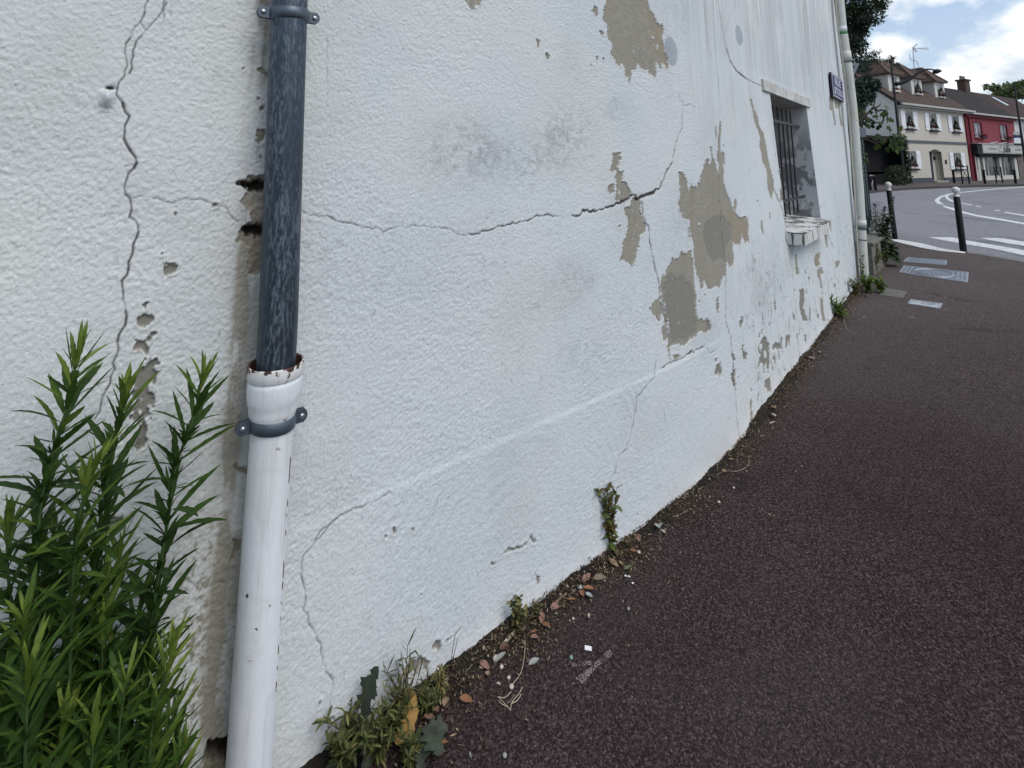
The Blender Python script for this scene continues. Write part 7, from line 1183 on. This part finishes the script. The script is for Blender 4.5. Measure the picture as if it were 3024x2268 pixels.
# vertical posts: the foot pixel is found from the top so that the post is plumb
lr, lg = lamp('tall black street lamp with a long curved arm in front of the cream house', (2672, 548), 201, 35.0, .105)
tp = at(2672, 201, 35.0); xs = (at(*c1([(790, 740)])[0], 35).x - lg.x)
armp = [at(*q, 35.0) - lg for q in c1([(812, 918), (900, 895), (985, 850), (1060, 795), (1130, 760), (1200, 755), (1255, 765)])]
b = MB(); b.tube(catmull(armp, 5), [.11 * (1 - i / 31) ** 1.1 + .03 for i in range(31)], 8); b.build('arm', mlp.m, lr, smooth=True)
hd0 = at(*c1([(1220, 795)])[0], 35) - lg; hd1 = at(*c1([(1318, 772)])[0], 35) - lg; b = MB(); b.tube([hd0, hd0.lerp(hd1, .25) + Vector((0, 0, .05)), hd0.lerp(hd1, .6) + Vector((0, 0, .05)), hd1], [.05, .17, .15, .03], 12); b.build('lamp_head', mlp.m, lr, smooth=True)
lr2, lg2 = lamp('black lamp post cut by the right edge of the view', (3038, 545), 252, 33.0, .08); b = MB(); a0 = at(*c1([(2180, 1062)])[0], 33) - lg2; b.tube([a0, a0 + Vector((1.2, 0, .0))], .05, 6); b.build('arm', mlp.m, lr2); b = MB(); b.tube([a0 + Vector((1.2, 0, 0)), a0 + Vector((1.5, 0, 0)), a0 + Vector((1.9, 0, 0))], [.06, .16, .04], 10); b.build('lamp_head', mlp.m, lr2, smooth=True)
# back of a give-way sign
gw = at(2516, 260, 22.); gwr = empty('give_way_sign', (gw.x, gw.y, 0), label='grey back of a triangular give way sign behind the corner downpipe', cat='road sign'); msg = Mat('sign_back', (.16, .175, .20), .5, metal=.3); cs = []
for (x, y) in ((-100, 685), (100, 685), (0, 872)):
    pass
tri = [(-.40, .0), (-.43, .03), (-.40, .075), (.40, .075), (.43, .03), (.40, 0), (.04, -.68), (0, -.71), (-.04, -.68)]; z0_ = at(2516, 190, 22).z; b = MB(); b.prism([Vector((x, 0, z0_ + z - .02)) for x, z in tri], (0, .03, 0)); b.build('plate', msg.m, gwr)
b = MB(); b.tube([(-.02, -.03, 0), (-.02, -.03, z0_ + .05)], .035, 10); b.build('post', msg.m, gwr); b = MB(); b.box(-.2, .2, -.05, -.005, z0_ - .12, z0_ - .08); b.build('clamp', mdkw.m, gwr)
# far bollards and barriers with crossed bars
def fbol(cr, x, y, h_, label):
    g_ = ground(*cr([(x, y)])[0], .1); root = empty('small_bollard', g_, 0, label, 'bollard', 'short dark bollards in front of the houses'); b = MB(); lathe(b, [(0, .075), (h_ * .88, .07), (h_ * .93, .085), (h_, .05), (h_ + .01, .001)], lambda z: Vector((0, 0, z)), 12); b.build('post', mblk.m, root, smooth=True)
fbol(c2, 1455, 335, .95, 'short dark bollard before the right window of the cream house'); fbol(cS, 822, 1452, .98, 'short dark bollard in front of the left shop window'); fbol(cS, 1895, 1445, .98, 'short dark bollard at the right end of the shopfront'); fbol(c2, 541, 415, .75, 'left of two low posts at the foot of the black shed'); fbol(c2, 598, 415, .75, 'right of two low posts at the foot of the black shed')
def barrier(cr, xa, ya, xb, yb, h_, label):
    a_, b2 = ground(*cr([(xa, ya)])[0], .1), ground(*cr([(xb, yb)])[0], .1); root = empty('crossed_barrier', a_, 0, label, 'barrier', 'dark barriers with crossed bars on the far pavement'); d_ = b2 - a_; Z1 = Vector((0, 0, h_))
    for q in (Vector(), d_): b = MB(); b.tube([q, q + Z1], .04, 8); b.build('post', mblk.m, root, smooth=True)
    b = MB(); b.tube([Z1 * .95, d_ + Z1 * .95], .022, 6); b.build('top_rail', mblk.m, root); b = MB(); b.tube([Z1 * .25, d_ + Z1 * .9], .018, 6); b.tube([Z1 * .9, d_ + Z1 * .25], .018, 6); b.build('cross_bars', mblk.m, root)
barrier(c2, 1545, 345, 1618, 343, 1.25, 'crossed bar barrier beside the corner of the cream and pink houses'); barrier(c2, 1915, 335, 1980, 333, 1.15, 'crossed bar barrier in the middle of the shopfront')
tl = empty('leaning_bracket', ground(*c2([(548, 378)])[0], .1), label='pale bent bar leaning before the black shed', cat='pole'); b = MB(); P_ = [at(*q, 30.5) - tl.location for q in c2([(548, 372), (585, 255), (535, 252)])]; b.tube(P_, .035, 6); b.build('bar', mzg.m, tl)
bpy.context.view_layer.update()
